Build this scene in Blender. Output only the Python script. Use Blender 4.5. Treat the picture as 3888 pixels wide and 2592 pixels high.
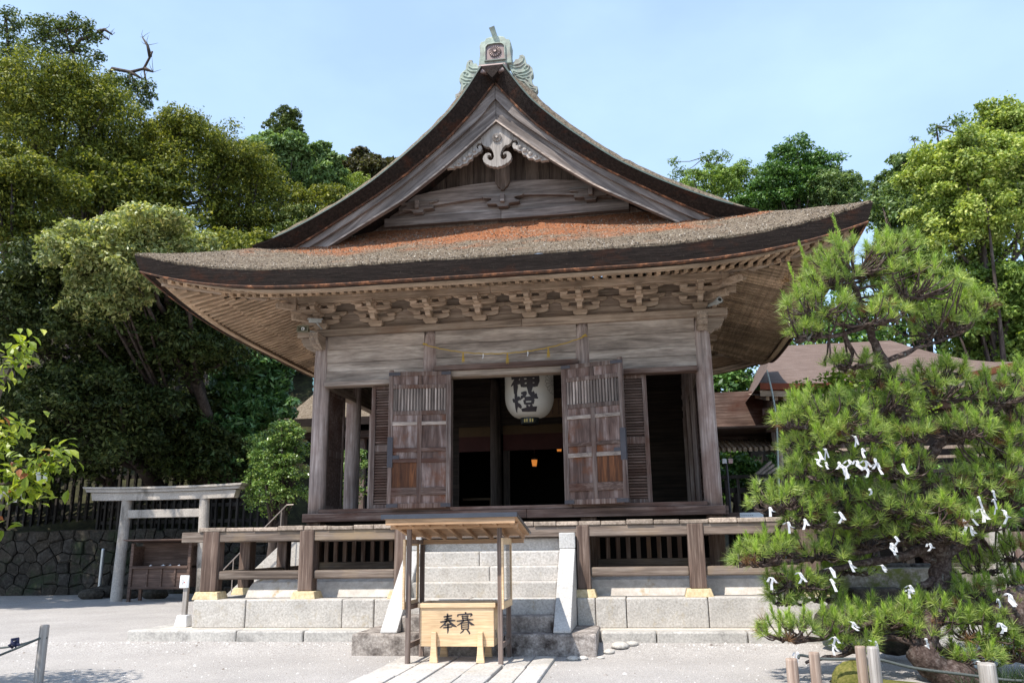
import bpy, math, random
import numpy as np
from math import radians, sin, cos, pi, atan2, sqrt
from mathutils import Vector, Matrix

# ------------------------------------------------------------------ clear, camera, sky, sun
for o in list(bpy.data.objects): bpy.data.objects.remove(o)
SC = bpy.context.scene
COL = SC.collection
rng = np.random.default_rng(7)
random.seed(7)

cam_d = bpy.data.cameras.new('camera'); cam = bpy.data.objects.new('camera', cam_d); COL.objects.link(cam)
_r = Vector((0.98817161, 0.15265848, -0.01456921)); _u = Vector((0.05069601, -0.2355344, 0.97054287)); _f = Vector((-0.14473005, 0.95980151, 0.24048758))
m = Matrix((( _r.x, _u.x, -_f.x, 2.20943), (_r.y, _u.y, -_f.y, -13.89442), (_r.z, _u.z, -_f.z, 1.44), (0, 0, 0, 1)))
cam.matrix_world = m
cam_d.sensor_width = 36; cam_d.lens = 28.5754; cam_d.clip_end = 600; cam_d.clip_start = 0.1
SC.camera = cam

SUN = Vector((-0.36, -0.51, 1.0)).normalized()
W = bpy.data.worlds.new('World'); SC.world = W; W.use_nodes = True
nt = W.node_tree; nt.nodes.clear()
out = nt.nodes.new('ShaderNodeOutputWorld'); bg = nt.nodes.new('ShaderNodeBackground')
sky = nt.nodes.new('ShaderNodeTexSky'); sky.sky_type = 'NISHITA'; sky.sun_disc = False
sky.sun_elevation = math.asin(SUN.z); sky.sun_rotation = atan2(SUN.x, SUN.y) % (2*pi)
sky.altitude = 0; sky.air_density = 1.0; sky.dust_density = 0.6; sky.ozone_density = 1.6
tc = nt.nodes.new('ShaderNodeTexCoord'); mp = nt.nodes.new('ShaderNodeMapping'); mp.inputs['Scale'].default_value = (1.2, 1.2, 2.4)
mp.inputs['Location'].default_value = (0.35, 0.0, 0.1)
nz = nt.nodes.new('ShaderNodeTexNoise'); nz.inputs['Scale'].default_value = 2.2; nz.inputs['Detail'].default_value = 6; nz.inputs['Roughness'].default_value = 0.5
rp = nt.nodes.new('ShaderNodeValToRGB'); rp.color_ramp.elements[0].position = 0.42; rp.color_ramp.elements[1].position = 0.72
rp.color_ramp.elements[0].color = (0.33, 0.33, 0.33, 1); rp.color_ramp.elements[1].color = (0.50, 0.50, 0.50, 1)
mx = nt.nodes.new('ShaderNodeMix'); mx.data_type = 'RGBA'; mx.inputs['B'].default_value = (3.9, 5.2, 6.9, 1)
nt.links.new(tc.outputs['Generated'], mp.inputs['Vector']); nt.links.new(mp.outputs[0], nz.inputs['Vector'])
nt.links.new(nz.outputs['Fac'], rp.inputs['Fac']); nt.links.new(rp.outputs['Color'], mx.inputs['Factor'])
nt.links.new(sky.outputs[0], mx.inputs['A']); nt.links.new(mx.outputs['Result'], bg.inputs['Color'])
bg.inputs['Strength'].default_value = 0.14
nt.links.new(bg.outputs[0], out.inputs['Surface'])

sd = bpy.data.lights.new('sun', 'SUN'); sd.energy = 3.6; sd.angle = radians(0.53); sd.color = (1.0, 0.945, 0.855)
sun = bpy.data.objects.new('sun', sd); COL.objects.link(sun)
sun.rotation_euler = SUN.to_track_quat('Z', 'Y').to_euler(); sun.location = (-10, -16, 30)

SC.view_settings.view_transform = 'Standard'; SC.view_settings.look = 'None'
SC.view_settings.exposure = 0.90; SC.view_settings.gamma = 1; SC.view_settings.use_curve_mapping = False
SC.cycles.use_denoising = True
SC.cycles.max_bounces = 6; SC.cycles.diffuse_bounces = 4; SC.cycles.glossy_bounces = 3; SC.cycles.transparent_max_bounces = 6
SC.cycles.caustics_reflective = False; SC.cycles.caustics_refractive = False

# ------------------------------------------------------------------ helpers
def tag(o, label=None, cat=None, group=None, kind=None):
    if label: o['label'] = label
    if cat: o['category'] = cat
    if group: o['group'] = group
    if kind: o['kind'] = kind
    return o

ORG = {}
def origin(o):
    if o is None: return Vector((0, 0, 0))
    return ORG.get(o.name, Vector((0, 0, 0)))

def thing(name, label, cat, loc=(0, 0, 0), group=None):
    o = bpy.data.objects.new(name, None); COL.objects.link(o); o.location = loc; o.empty_display_size = 0.2
    ORG[o.name] = Vector(loc)
    return tag(o, label, cat, group)

class MB:
    """collects geometry in world coordinates; build() links it as one mesh object"""
    def __init__(s): s.v = []; s.f = []
    def add(s, vs, fs):
        b = len(s.v); s.v.extend([tuple(p) for p in vs]); s.f.extend([tuple(i+b for i in f) for f in fs]); return s
    def bx(s, x0, x1, y0, y1, z0, z1):
        return s.add([(x0,y0,z0),(x1,y0,z0),(x1,y1,z0),(x0,y1,z0),(x0,y0,z1),(x1,y0,z1),(x1,y1,z1),(x0,y1,z1)],
                     [(0,3,2,1),(4,5,6,7),(0,1,5,4),(1,2,6,5),(2,3,7,6),(3,0,4,7)])
    def beam(s, a, b, w, h, up=(0,0,1), w2=None, h2=None):
        a = Vector(a); b = Vector(b); d = (b-a).normalized(); u = Vector(up)
        sdir = d.cross(u)
        if sdir.length < 1e-4: sdir = d.cross(Vector((1,0,0)))
        sdir.normalize(); u = sdir.cross(d).normalized()
        w2 = w if w2 is None else w2; h2 = h if h2 is None else h2
        vs = []
        for p, ww, hh in ((a, w, h), (b, w2, h2)):
            for i, j in ((-1,-1),(1,-1),(1,1),(-1,1)): vs.append(p + sdir*(i*ww/2) + u*(j*hh/2))
        return s.add(vs, [(0,1,2,3),(7,6,5,4),(0,4,5,1),(1,5,6,2),(2,6,7,3),(3,7,4,0)])
    def tube(s, pts, rad, seg=8, cap=True):
        pts = [Vector(p) for p in pts]; n = len(pts)
        if not hasattr(rad, '__len__'): rad = [rad]*n
        vs = []; prev = None
        for i, p in enumerate(pts):
            d = (pts[min(i+1,n-1)] - pts[max(i-1,0)])
            if d.length < 1e-9: d = Vector((0,0,1))
            d.normalize()
            if prev is None:
                t = d.cross(Vector((0,0,1)))
                if t.length < 0.05: t = d.cross(Vector((1,0,0)))
            else: t = prev - d*prev.dot(d)
            t.normalize(); prev = t; b = d.cross(t)
            for k in range(seg):
                a = 2*pi*k/seg; vs.append(p + (t*cos(a) + b*sin(a))*rad[i])
        fs = []
        for i in range(n-1):
            for k in range(seg):
                k2 = (k+1) % seg; fs.append((i*seg+k, i*seg+k2, (i+1)*seg+k2, (i+1)*seg+k))
        if cap: fs.append(tuple(range(seg-1,-1,-1))); fs.append(tuple((n-1)*seg+k for k in range(seg)))
        return s.add(vs, fs)
    def lathe(s, prof, c, seg=24):
        vs = []; n = len(prof)
        for r, z in prof:
            for k in range(seg):
                a = 2*pi*k/seg; vs.append((c[0]+r*cos(a), c[1]+r*sin(a), c[2]+z))
        fs = [(i*seg+k, i*seg+(k+1)%seg, (i+1)*seg+(k+1)%seg, (i+1)*seg+k) for i in range(n-1) for k in range(seg)]
        return s.add(vs, fs)
    def prism(s, poly, axis, a0, a1):
        """extrude a 2D polygon: axis 'y' -> poly is (x,z); 'x' -> (y,z); 'z' -> (x,y)"""
        def P(p, a): return {'y': (p[0], a, p[1]), 'x': (a, p[0], p[1]), 'z': (p[0], p[1], a)}[axis]
        n = len(poly)
        vs = [P(p, a0) for p in poly] + [P(p, a1) for p in poly]
        return s.add(vs, [tuple(range(n)), tuple(range(2*n-1, n-1, -1))] + [(i, i+n, (i+1)%n+n, (i+1)%n) for i in range(n)])
    def grid(s, rows):
        n = len(rows[0]); vs = [p for r in rows for p in r]
        return s.add(vs, [(i*n+j, i*n+j+1, (i+1)*n+j+1, (i+1)*n+j) for i in range(len(rows)-1) for j in range(n-1)])
    def build(s, name, mat, parent=None, bev=0, smooth=False, fix=True, label=None):
        off = origin(parent)
        me = bpy.data.meshes.new(name)
        me.from_pydata([(p[0]-off.x, p[1]-off.y, p[2]-off.z) for p in s.v], [], s.f)
        if fix:
            import bmesh
            bm = bmesh.new(); bm.from_mesh(me); bmesh.ops.recalc_face_normals(bm, faces=bm.faces); bm.to_mesh(me); bm.free()
        if smooth:
            me.polygons.foreach_set('use_smooth', [True]*len(me.polygons))
        me.materials.append(mat); me.update()
        o = bpy.data.objects.new(name, me); COL.objects.link(o)
        if parent is not None:
            o.parent = parent
            if parent.type == 'MESH': ORG[o.name] = origin(parent)
            else: ORG[o.name] = off
        else: ORG[o.name] = Vector((0,0,0))
        if bev:
            b = o.modifiers.new('edge', 'BEVEL'); b.width = bev; b.segments = 2; b.limit_method = 'ANGLE'; b.angle_limit = radians(40)
        if label: o['label'] = label
        return o

def raw_mesh(name, V, F, mat, parent=None, smooth=False):
    """fast numpy mesh; F is (n,k) with constant k"""
    off = origin(parent); V = np.asarray(V, dtype=np.float32) - np.array(off, dtype=np.float32)
    F = np.asarray(F, dtype=np.int32); n, k = F.shape
    me = bpy.data.meshes.new(name)
    me.vertices.add(len(V)); me.vertices.foreach_set('co', V.ravel())
    me.loops.add(n*k); me.loops.foreach_set('vertex_index', F.ravel())
    me.polygons.add(n); me.polygons.foreach_set('loop_start', np.arange(0, n*k, k, dtype=np.int32))
    try: me.polygons.foreach_set('loop_total', np.full(n, k, dtype=np.int32))
    except Exception: pass
    if smooth: me.polygons.foreach_set('use_smooth', np.ones(n, dtype=bool))
    me.update(calc_edges=True); me.materials.append(mat)
    o = bpy.data.objects.new(name, me); COL.objects.link(o)
    if parent is not None: o.parent = parent
    ORG[o.name] = off
    return o

def copy_part(o, parent, dloc=(0,0,0)):
    c = o.copy(); COL.objects.link(c); c.parent = parent; ORG[c.name] = origin(parent)
    c.location = (o.location[0]+dloc[0], o.location[1]+dloc[1], o.location[2]+dloc[2])
    for ch in list(o.children): copy_part(ch, c)
    return c

# ------------------------------------------------------------------ materials
def nodes(name):
    mt = bpy.data.materials.new(name); mt.use_nodes = True; t = mt.node_tree
    return mt, t, t.nodes['Principled BSDF']

def ramp(t, fac, stops):
    r = t.nodes.new('ShaderNodeValToRGB'); e = r.color_ramp.elements
    while len(e) < len(stops): e.new(0.5)
    for i, (p, c) in enumerate(stops): e[i].position = p; e[i].color = (c[0], c[1], c[2], 1) if hasattr(c, '__len__') else (c, c, c, 1)
    t.links.new(fac, r.inputs['Fac']); return r.outputs['Color']

def noise(t, vec, scale, detail=6, rough=0.6, dist=0.0):
    n = t.nodes.new('ShaderNodeTexNoise'); n.inputs['Scale'].default_value = scale; n.inputs['Detail'].default_value = detail
    n.inputs['Roughness'].default_value = rough; n.inputs['Distortion'].default_value = dist
    t.links.new(vec, n.inputs['Vector']); return n.outputs['Fac']

def mapped(t, scale=(1,1,1), coord='Object', rot=(0,0,0)):
    c = t.nodes.new('ShaderNodeTexCoord'); src = c.outputs[coord]
    if any(rot):
        m0 = t.nodes.new('ShaderNodeMapping'); m0.inputs['Rotation'].default_value = rot; t.links.new(src, m0.inputs['Vector']); src = m0.outputs[0]
    mnode = t.nodes.new('ShaderNodeMapping'); mnode.inputs['Scale'].default_value = scale
    t.links.new(src, mnode.inputs['Vector']); return mnode.outputs[0]

def mixc(t, a, b, fac, mode='MIX'):
    x = t.nodes.new('ShaderNodeMix'); x.data_type = 'RGBA'; x.blend_type = mode
    for sock, val in (('A', a), ('B', b)):
        if isinstance(val, tuple): x.inputs[sock].default_value = (*val, 1)
        else: t.links.new(val, x.inputs[sock])
    if isinstance(fac, float): x.inputs['Factor'].default_value = fac
    else: t.links.new(fac, x.inputs['Factor'])
    return x.outputs['Result']

def bump(t, b, h, strength, dist=0.02):
    n = t.nodes.new('ShaderNodeBump'); n.inputs['Strength'].default_value = strength; n.inputs['Distance'].default_value = dist
    t.links.new(h, n.inputs['Height']); t.links.new(n.outputs[0], b.inputs['Normal'])

def island(t):
    g = t.nodes.new('ShaderNodeNewGeometry'); return g.outputs['Random Per Island']

def wood(name, dark, mid, light, axis, grain=14.0, rough=0.75, bmp=0.35, stain=None, stain_lo=0.45, stain_hi=0.62, isl=0.25, stain_scale=0.9, rot=0.0):
    mt, t, b = nodes(name)
    lo = 0.55; sc = {'x': (lo, grain, grain), 'y': (grain, lo, grain), 'z': (grain, grain, lo)}[axis]
    R_ = (0, rot, 0)
    v = mapped(t, sc, rot=R_); n = noise(t, v, 1.6, 8, 0.62, 0.6)
    fine = noise(t, mapped(t, tuple(q*4 for q in sc), rot=R_), 2.0, 4, 0.6)
    c = ramp(t, n, [(0.30, dark), (0.5, mid), (0.72, light)])
    big = noise(t, mapped(t, tuple(0.7 + 0.03*q for q in sc)), 1.1, 4, 0.6)
    c = mixc(t, c, ramp(t, big, [(0.32, 0.62), (0.68, 1.18)]), 1.0, 'MULTIPLY')
    c = mixc(t, c, ramp(t, fine, [(0.35, 0.72), (0.65, 1.12)]), 0.8, 'MULTIPLY')
    if isl: c = mixc(t, c, ramp(t, island(t), [(0, 1-isl), (1, 1+isl*0.7)]), 1.0, 'MULTIPLY')
    if stain:
        sn = noise(t, mapped(t, tuple(0.8 + 0.05*q for q in sc)), stain_scale, 5, 0.65)
        c = mixc(t, c, stain, ramp(t, sn, [(stain_lo, 0.0), (stain_hi, 1.0)]))
    t.links.new(c, b.inputs['Base Color']); b.inputs['Roughness'].default_value = rough; b.inputs['Specular IOR Level'].default_value = 0.25
    bump(t, b, mixc(t, n, fine, 0.5), bmp, 0.01)
    return mt

def stone(name, dark, mid, light, scale=30.0, rough=0.9, bmp=0.5, isl=0.18, stain=None, slo=0.5, shi=0.65, sscale=1.5, szs=1.0, stain2=None):
    mt, t, b = nodes(name); v = mapped(t)
    n = noise(t, v, scale, 6, 0.75); big = noise(t, v, 2.2, 5, 0.6); med = noise(t, v, scale*0.25, 4, 0.6)
    c = ramp(t, n, [(0.33, dark), (0.5, mid), (0.66, light)])
    c = mixc(t, c, ramp(t, big, [(0.3, 0.78), (0.7, 1.12)]), 1.0, 'MULTIPLY')
    if isl: c = mixc(t, c, ramp(t, island(t), [(0, (1-isl,1-isl,1-isl)), (0.5, (1+isl*.3,1.0,1-isl*.5)), (1, (1.05,1.05,1.07))]), 1.0, 'MULTIPLY')
    if stain:
        sn = noise(t, mapped(t, (1,1,szs)), sscale, 7, 0.7)
        c = mixc(t, c, stain, ramp(t, sn, [(slo, 0.0), (shi, 1.0)]))
    if stain2:
        sn = noise(t, mapped(t, (1.3,1.1,1)), sscale*1.7, 6, 0.7)
        c = mixc(t, c, stain2, ramp(t, sn, [(0.56, 0.0), (0.72, 0.8)]))
    t.links.new(c, b.inputs['Base Color']); b.inputs['Roughness'].default_value = rough; b.inputs['Specular IOR Level'].default_value = 0.2
    bump(t, b, mixc(t, n, med, 0.55), bmp, 0.02)
    return mt

def plain(name, col, rough=0.6, metal=0.0, var=0.15, scale=6.0, bmp=0.0, emit=None, spec=0.4):
    mt, t, b = nodes(name); v = mapped(t)
    n = noise(t, v, scale, 5, 0.6)
    c = ramp(t, n, [(0.3, tuple(x*(1-var) for x in col)), (0.7, tuple(min(1, x*(1+var)) for x in col))])
    t.links.new(c, b.inputs['Base Color']); b.inputs['Roughness'].default_value = rough; b.inputs['Metallic'].default_value = metal
    b.inputs['Specular IOR Level'].default_value = spec
    if bmp: bump(t, b, noise(t, v, scale*4, 5, 0.6), bmp, 0.01)
    if emit:
        b.inputs['Emission Color'].default_value = (*emit[0], 1); b.inputs['Emission Strength'].default_value = emit[1]
    return mt

def leaf_mat(name, stops, rough=0.5, trans=0.3, spec=0.4, clump=1.2):
    mt = bpy.data.materials.new(name); mt.use_nodes = True; t = mt.node_tree; b = t.nodes['Principled BSDF']
    c = ramp(t, island(t), stops)
    n = noise(t, mapped(t), clump, 3, 0.5)
    c = mixc(t, c, ramp(t, n, [(0.3, (0.74, 0.78, 0.8)), (0.7, (1.2, 1.15, 1.05))]), 1.0, 'MULTIPLY')
    t.links.new(c, b.inputs['Base Color']); b.inputs['Roughness'].default_value = rough; b.inputs['Specular IOR Level'].default_value = spec
    tr = t.nodes.new('ShaderNodeBsdfTranslucent'); t.links.new(mixc(t, c, (1.25, 1.3, 0.55), 1.0, 'MULTIPLY'), tr.inputs['Color'])
    mixs = t.nodes.new('ShaderNodeMixShader'); mixs.inputs[0].default_value = trans
    t.links.new(b.outputs[0], mixs.inputs[1]); t.links.new(tr.outputs[0], mixs.inputs[2])
    t.links.new(mixs.outputs[0], t.nodes['Material Output'].inputs['Surface'])
    return mt

G1, G2, G3 = (0.192,0.138,0.104), (0.369,0.283,0.217), (0.591,0.476,0.379)
Wx = wood('weathered_wood_x', G1, G2, G3, 'x', stain=(0.196,0.122,0.08), stain_lo=0.55, stain_hi=0.75)
Wy = wood('weathered_wood_y', G1, G2, G3, 'y')
Wz = wood('weathered_wood_z', (0.204,0.155,0.137), (0.409,0.318,0.281), (0.675,0.561,0.511), 'z', stain=(0.189,0.108,0.083), stain_lo=0.46, stain_hi=0.70)
WallW = wood('wall_board_wood', (0.253,0.2,0.167), (0.491,0.399,0.335), (0.791,0.673,0.581), 'x', grain=4.5, isl=0.32)
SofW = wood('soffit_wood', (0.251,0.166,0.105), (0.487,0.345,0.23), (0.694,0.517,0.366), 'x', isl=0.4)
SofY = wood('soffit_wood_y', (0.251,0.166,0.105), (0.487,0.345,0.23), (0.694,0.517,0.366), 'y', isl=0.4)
SofB = wood('soffit_board_wood', (0.183,0.113,0.068), (0.352,0.235,0.151), (0.503,0.352,0.239), 'x', isl=0.4)  # darker than the rafters: shade between them put into the board colour
SofBY = wood('soffit_board_shaded_y', (0.183,0.113,0.068), (0.352,0.235,0.151), (0.503,0.352,0.239), 'y', isl=0.4)  # same shade-darkened board tone, grain along y
BrkW = wood('bracket_wood', (0.27,0.193,0.133), (0.497,0.373,0.273), (0.708,0.56,0.431), 'x', grain=7, isl=0.2)
DkX = wood('dark_wood_x', (0.072,0.041,0.033), (0.168,0.107,0.085), (0.353,0.26,0.219), 'x', stain=(0.079,0.03,0.018), stain_lo=0.5, stain_hi=0.7)
DkZ = wood('dark_wood_z', (0.082,0.05,0.042), (0.192,0.132,0.109), (0.417,0.336,0.296), 'z', stain=(0.1,0.041,0.023), stain_lo=0.5, stain_hi=0.7)
PanZ = wood('door_panel_wood', (0.075,0.042,0.033), (0.185,0.118,0.097), (0.451,0.353,0.32), 'z', grain=5, isl=0.3, stain=(0.15,0.05,0.018), stain_lo=0.5, stain_hi=0.66, stain_scale=2.0)
OrgZ = wood('rust_panel_wood', (0.045,0.021,0.014), (0.125,0.05,0.024), (0.30,0.115,0.045), 'z', grain=9, isl=0.2)
BatX = wood('pale_batten_wood', (0.228,0.175,0.147), (0.442,0.35,0.293), (0.642,0.537,0.461), 'x')
LatZ = wood('lattice_wood', (0.134,0.1,0.085), (0.321,0.25,0.213), (0.589,0.488,0.427), 'z', isl=0.5)
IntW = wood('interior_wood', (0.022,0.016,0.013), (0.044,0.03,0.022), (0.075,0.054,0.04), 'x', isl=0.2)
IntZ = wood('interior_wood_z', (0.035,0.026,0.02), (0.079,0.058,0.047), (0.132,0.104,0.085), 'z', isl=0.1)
VerX = wood('veranda_wood_x', (0.088,0.063,0.049), (0.205,0.154,0.123), (0.356,0.292,0.243), 'x', stain=(0.267,0.191,0.115), stain_lo=0.52, stain_hi=0.72)
VerY = wood('veranda_deck_wood', (0.244,0.188,0.146), (0.439,0.348,0.277), (0.635,0.519,0.423), 'y', isl=0.3, stain=(0.159,0.11,0.087), stain_lo=0.56, stain_hi=0.72)
VerZ = wood('veranda_post_wood', (0.07,0.042,0.033), (0.17,0.114,0.089), (0.341,0.257,0.209), 'z', stain=(0.24,0.139,0.076), stain_lo=0.58, stain_hi=0.8)
GabX = wood('gable_wood', (0.101,0.078,0.071), (0.225,0.183,0.161), (0.406,0.345,0.311), 'x', grain=9)
GabL = wood('gable_wood_left', (0.089,0.07,0.064), (0.197,0.163,0.147), (0.355,0.308,0.284), 'x', grain=9, rot=0.68)
GabR = wood('gable_wood_right', (0.089,0.07,0.064), (0.197,0.163,0.147), (0.355,0.308,0.284), 'x', grain=9, rot=-0.68)
GabZ = wood('gable_wall_wood', (0.079,0.055,0.043), (0.165,0.12,0.095), (0.277,0.21,0.167), 'z', grain=9, isl=0.3)
GabP = wood('carved_wood', (0.211,0.179,0.163), (0.337,0.299,0.269), (0.453,0.398,0.362), 'z', grain=8, isl=0.05)
ShlW = wood('shelter_post_wood', (0.11,0.075,0.062), (0.21,0.155,0.13), (0.33,0.265,0.235), 'z', grain=22, isl=0.1)
NewX = wood('new_cedar_x', (0.34,0.20,0.11), (0.50,0.31,0.18), (0.60,0.40,0.25), 'x', grain=16, isl=0.08, bmp=0.1)
BoxW = wood('cypress_box_wood', (0.713,0.469,0.262), (0.799,0.561,0.335), (0.85,0.622,0.398), 'x', grain=16, isl=0.05, bmp=0.06, rough=0.6)
Fen = wood('old_fence_wood', (0.015,0.012,0.01), (0.033,0.027,0.023), (0.06,0.051,0.044), 'z', isl=0.4)
ShelfW = wood('notice_shelf_wood', (0.075,0.045,0.035), (0.143,0.091,0.071), (0.225,0.154,0.126), 'x', isl=0.15)
PostG = wood('grey_post_wood', (0.22,0.19,0.17), (0.38,0.34,0.31), (0.52,0.48,0.44), 'z', grain=24, isl=0.15)
PostB = wood('brown_post_wood', (0.20,0.13,0.10), (0.37,0.27,0.21), (0.54,0.43,0.355), 'z', grain=20, isl=0.3)
Bark = wood('bark', (0.03,0.022,0.018), (0.075,0.055,0.046), (0.16,0.125,0.11), 'z', grain=9, bmp=1.0, isl=0)
PBark = stone('pine_bark', (0.022,0.014,0.012), (0.075,0.05,0.042), (0.18,0.144,0.13), scale=22, bmp=1.0, isl=0, stain=(0.225,0.24,0.218), slo=0.6, shi=0.72, sscale=7)
Gran = stone('granite', (0.324,0.303,0.282), (0.477,0.454,0.431), (0.603,0.579,0.554), scale=34, stain=(0.27,0.24,0.211), slo=0.56, shi=0.75, sscale=2.2, isl=0.12, stain2=(0.36,0.30,0.21))
GranK = stone('kerb_granite', (0.306,0.294,0.29), (0.459,0.445,0.431), (0.585,0.57,0.554), scale=34, stain=(0.18,0.169,0.158), slo=0.56, shi=0.72, sscale=2.6, isl=0.16)
GranW = stone('pale_granite', (0.36,0.345,0.33), (0.50,0.485,0.47), (0.60,0.59,0.58), scale=36, isl=0.04, bmp=0.45)
GranD = stone('stained_granite', (0.20,0.17,0.155), (0.34,0.305,0.28), (0.49,0.45,0.42), scale=30, stain=(0.055,0.042,0.037), slo=0.43, shi=0.66, sscale=3.4, isl=0.1)
Rock = stone('field_stone', (0.021,0.018,0.016), (0.048,0.042,0.036), (0.093,0.084,0.073), scale=14, isl=0.2, stain=(0.027,0.042,0.018), slo=0.52, shi=0.7, sscale=1.2)
Foot = stone('yellow_foot_stone', (0.42,0.33,0.19), (0.58,0.47,0.29), (0.68,0.57,0.38), scale=18, isl=0.08, bmp=0.25)
Plas = stone('plinth_plaster', (0.546,0.489,0.434), (0.676,0.616,0.558), (0.78,0.724,0.67), scale=9, isl=0, bmp=0.15, stain=(0.442,0.318,0.174), slo=0.58, shi=0.66, sscale=1.1)
Earth = stone('packed_earth', (0.42,0.37,0.31), (0.54,0.49,0.42), (0.62,0.57,0.50), scale=40, isl=0, bmp=0.2)
Torii = stone('torii_stone', (0.295,0.261,0.236), (0.41,0.371,0.334), (0.5,0.458,0.418), scale=30, isl=0.05, stain=(0.098,0.087,0.076), slo=0.54, shi=0.68, sscale=1.4, szs=0.4)
CopperE = plain('dark_copper_edging', (0.05,0.075,0.065), 0.6)
Copper = stone('verdigris_copper', (0.187,0.225,0.191), (0.297,0.348,0.293), (0.399,0.446,0.383), scale=7, isl=0, bmp=0.1, rough=0.6, stain=(0.204,0.162,0.145), slo=0.46, shi=0.70, sscale=3)
CopperB = plain('brown_copper', (0.20,0.15,0.14), 0.45, 0.4)
CopperBl = plain('blue_copper', (0.16,0.33,0.36), 0.5, 0.1)
Iron = plain('iron_fitting', (0.075,0.068,0.075), 0.6, 0.3)
Steel = plain('steel_rail', (0.30,0.25,0.22), 0.45, 0.5)
Galv = plain('galvanised', (0.45,0.45,0.45), 0.35, 0.8)
Dark = plain('void_shade_black', (0.006,0.005,0.0045), 0.9)  # near black colour stands in for missing light in the unlit depths
Ink = plain('ink', (0.035,0.028,0.03), 0.7, var=0.25)
White = plain('white_card', (0.80,0.80,0.80), 0.6, var=0.03)
Paper = plain('fortune_paper', (0.66,0.65,0.66), 0.7, var=0.04)
LPaper = plain('lantern_paper', (0.42,0.385,0.335), 0.7, var=0.05, emit=((1.0,0.9,0.75), 0.02))
Gold = plain('straw_rope', (0.46,0.30,0.065), 0.7, bmp=0.4, scale=40)
Rope = plain('dark_rope', (0.085,0.095,0.09), 0.8, bmp=0.8, scale=60)
BlueCord = plain('navy_cord', (0.02,0.022,0.06), 0.7)
RoofMetal = plain('dark_sheet_metal', (0.05,0.055,0.07), 0.4, 0.3)
Speak = plain('olive_speaker', (0.16,0.15,0.10), 0.5)
SpeakD = plain('speaker_mouth', (0.02,0.02,0.016), 0.6)
CamG = plain('grey_camera', (0.40,0.42,0.41), 0.4)
Curtain = plain('red_curtain', (0.063,0.018,0.014), 0.8)
CurtainB = plain('gold_band', (0.099,0.058,0.025), 0.8)
Plaque = plain('old_plaque', (0.207,0.122,0.065), 0.7)
Lamp = plain('lit_lamp', (0.5,0.2,0.05), 0.5, emit=((1.0,0.33,0.06), 0.32))
Red = plain('vermilion', (0.45,0.03,0.02), 0.5)
VermD = plain('faded_vermilion', (0.23,0.06,0.03), 0.7, bmp=0.2)
MossM = stone('moss', (0.05,0.06,0.012), (0.13,0.125,0.03), (0.20,0.17,0.055), scale=26, bmp=1.0, isl=0, stain=(0.28,0.25,0.22), slo=0.62, shi=0.72, sscale=4)
glass_m, gt, gb = nodes('clear_panel'); gb.inputs['Base Color'].default_value = (0.95,0.96,0.96,1); gb.inputs['Roughness'].default_value = 0.05
gb.inputs['Transmission Weight'].default_value = 1.0; gb.inputs['IOR'].default_value = 1.1

# gravel
Gravel, t, b = nodes('gravel'); v = mapped(t)
n1 = noise(t, v, 75, 4, 0.8); n2 = noise(t, v, 0.7, 5, 0.6); n3 = noise(t, v, 18, 5, 0.7)
c = ramp(t, n1, [(0.30, (0.20,0.185,0.172)), (0.48, (0.385,0.36,0.342)), (0.66, (0.58,0.555,0.535))])
c = mixc(t, c, ramp(t, n2, [(0.3, 0.85), (0.7, 1.07)]), 1.0, 'MULTIPLY'); c = mixc(t, c, ramp(t, n3, [(0.3, 0.90), (0.7, 1.07)]), 1.0, 'MULTIPLY')
vo = t.nodes.new('ShaderNodeTexVoronoi'); vo.inputs['Scale'].default_value = 110; t.links.new(v, vo.inputs['Vector'])
vc = t.nodes.new('ShaderNodeRGBToBW'); t.links.new(vo.outputs['Color'], vc.inputs[0])
c = mixc(t, c, ramp(t, vc.outputs[0], [(0.1, (0.74,0.73,0.73)), (0.5, (1,0.99,0.98)), (0.9, (1.1,1.09,1.08))]), 1.0, 'MULTIPLY')
t.links.new(c, b.inputs['Base Color']); b.inputs['Roughness'].default_value = 0.95; b.inputs['Specular IOR Level'].default_value = 0.1
bump(t, b, mixc(t, n1, vo.outputs['Distance'], 0.5), 0.55, 0.02)

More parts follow.
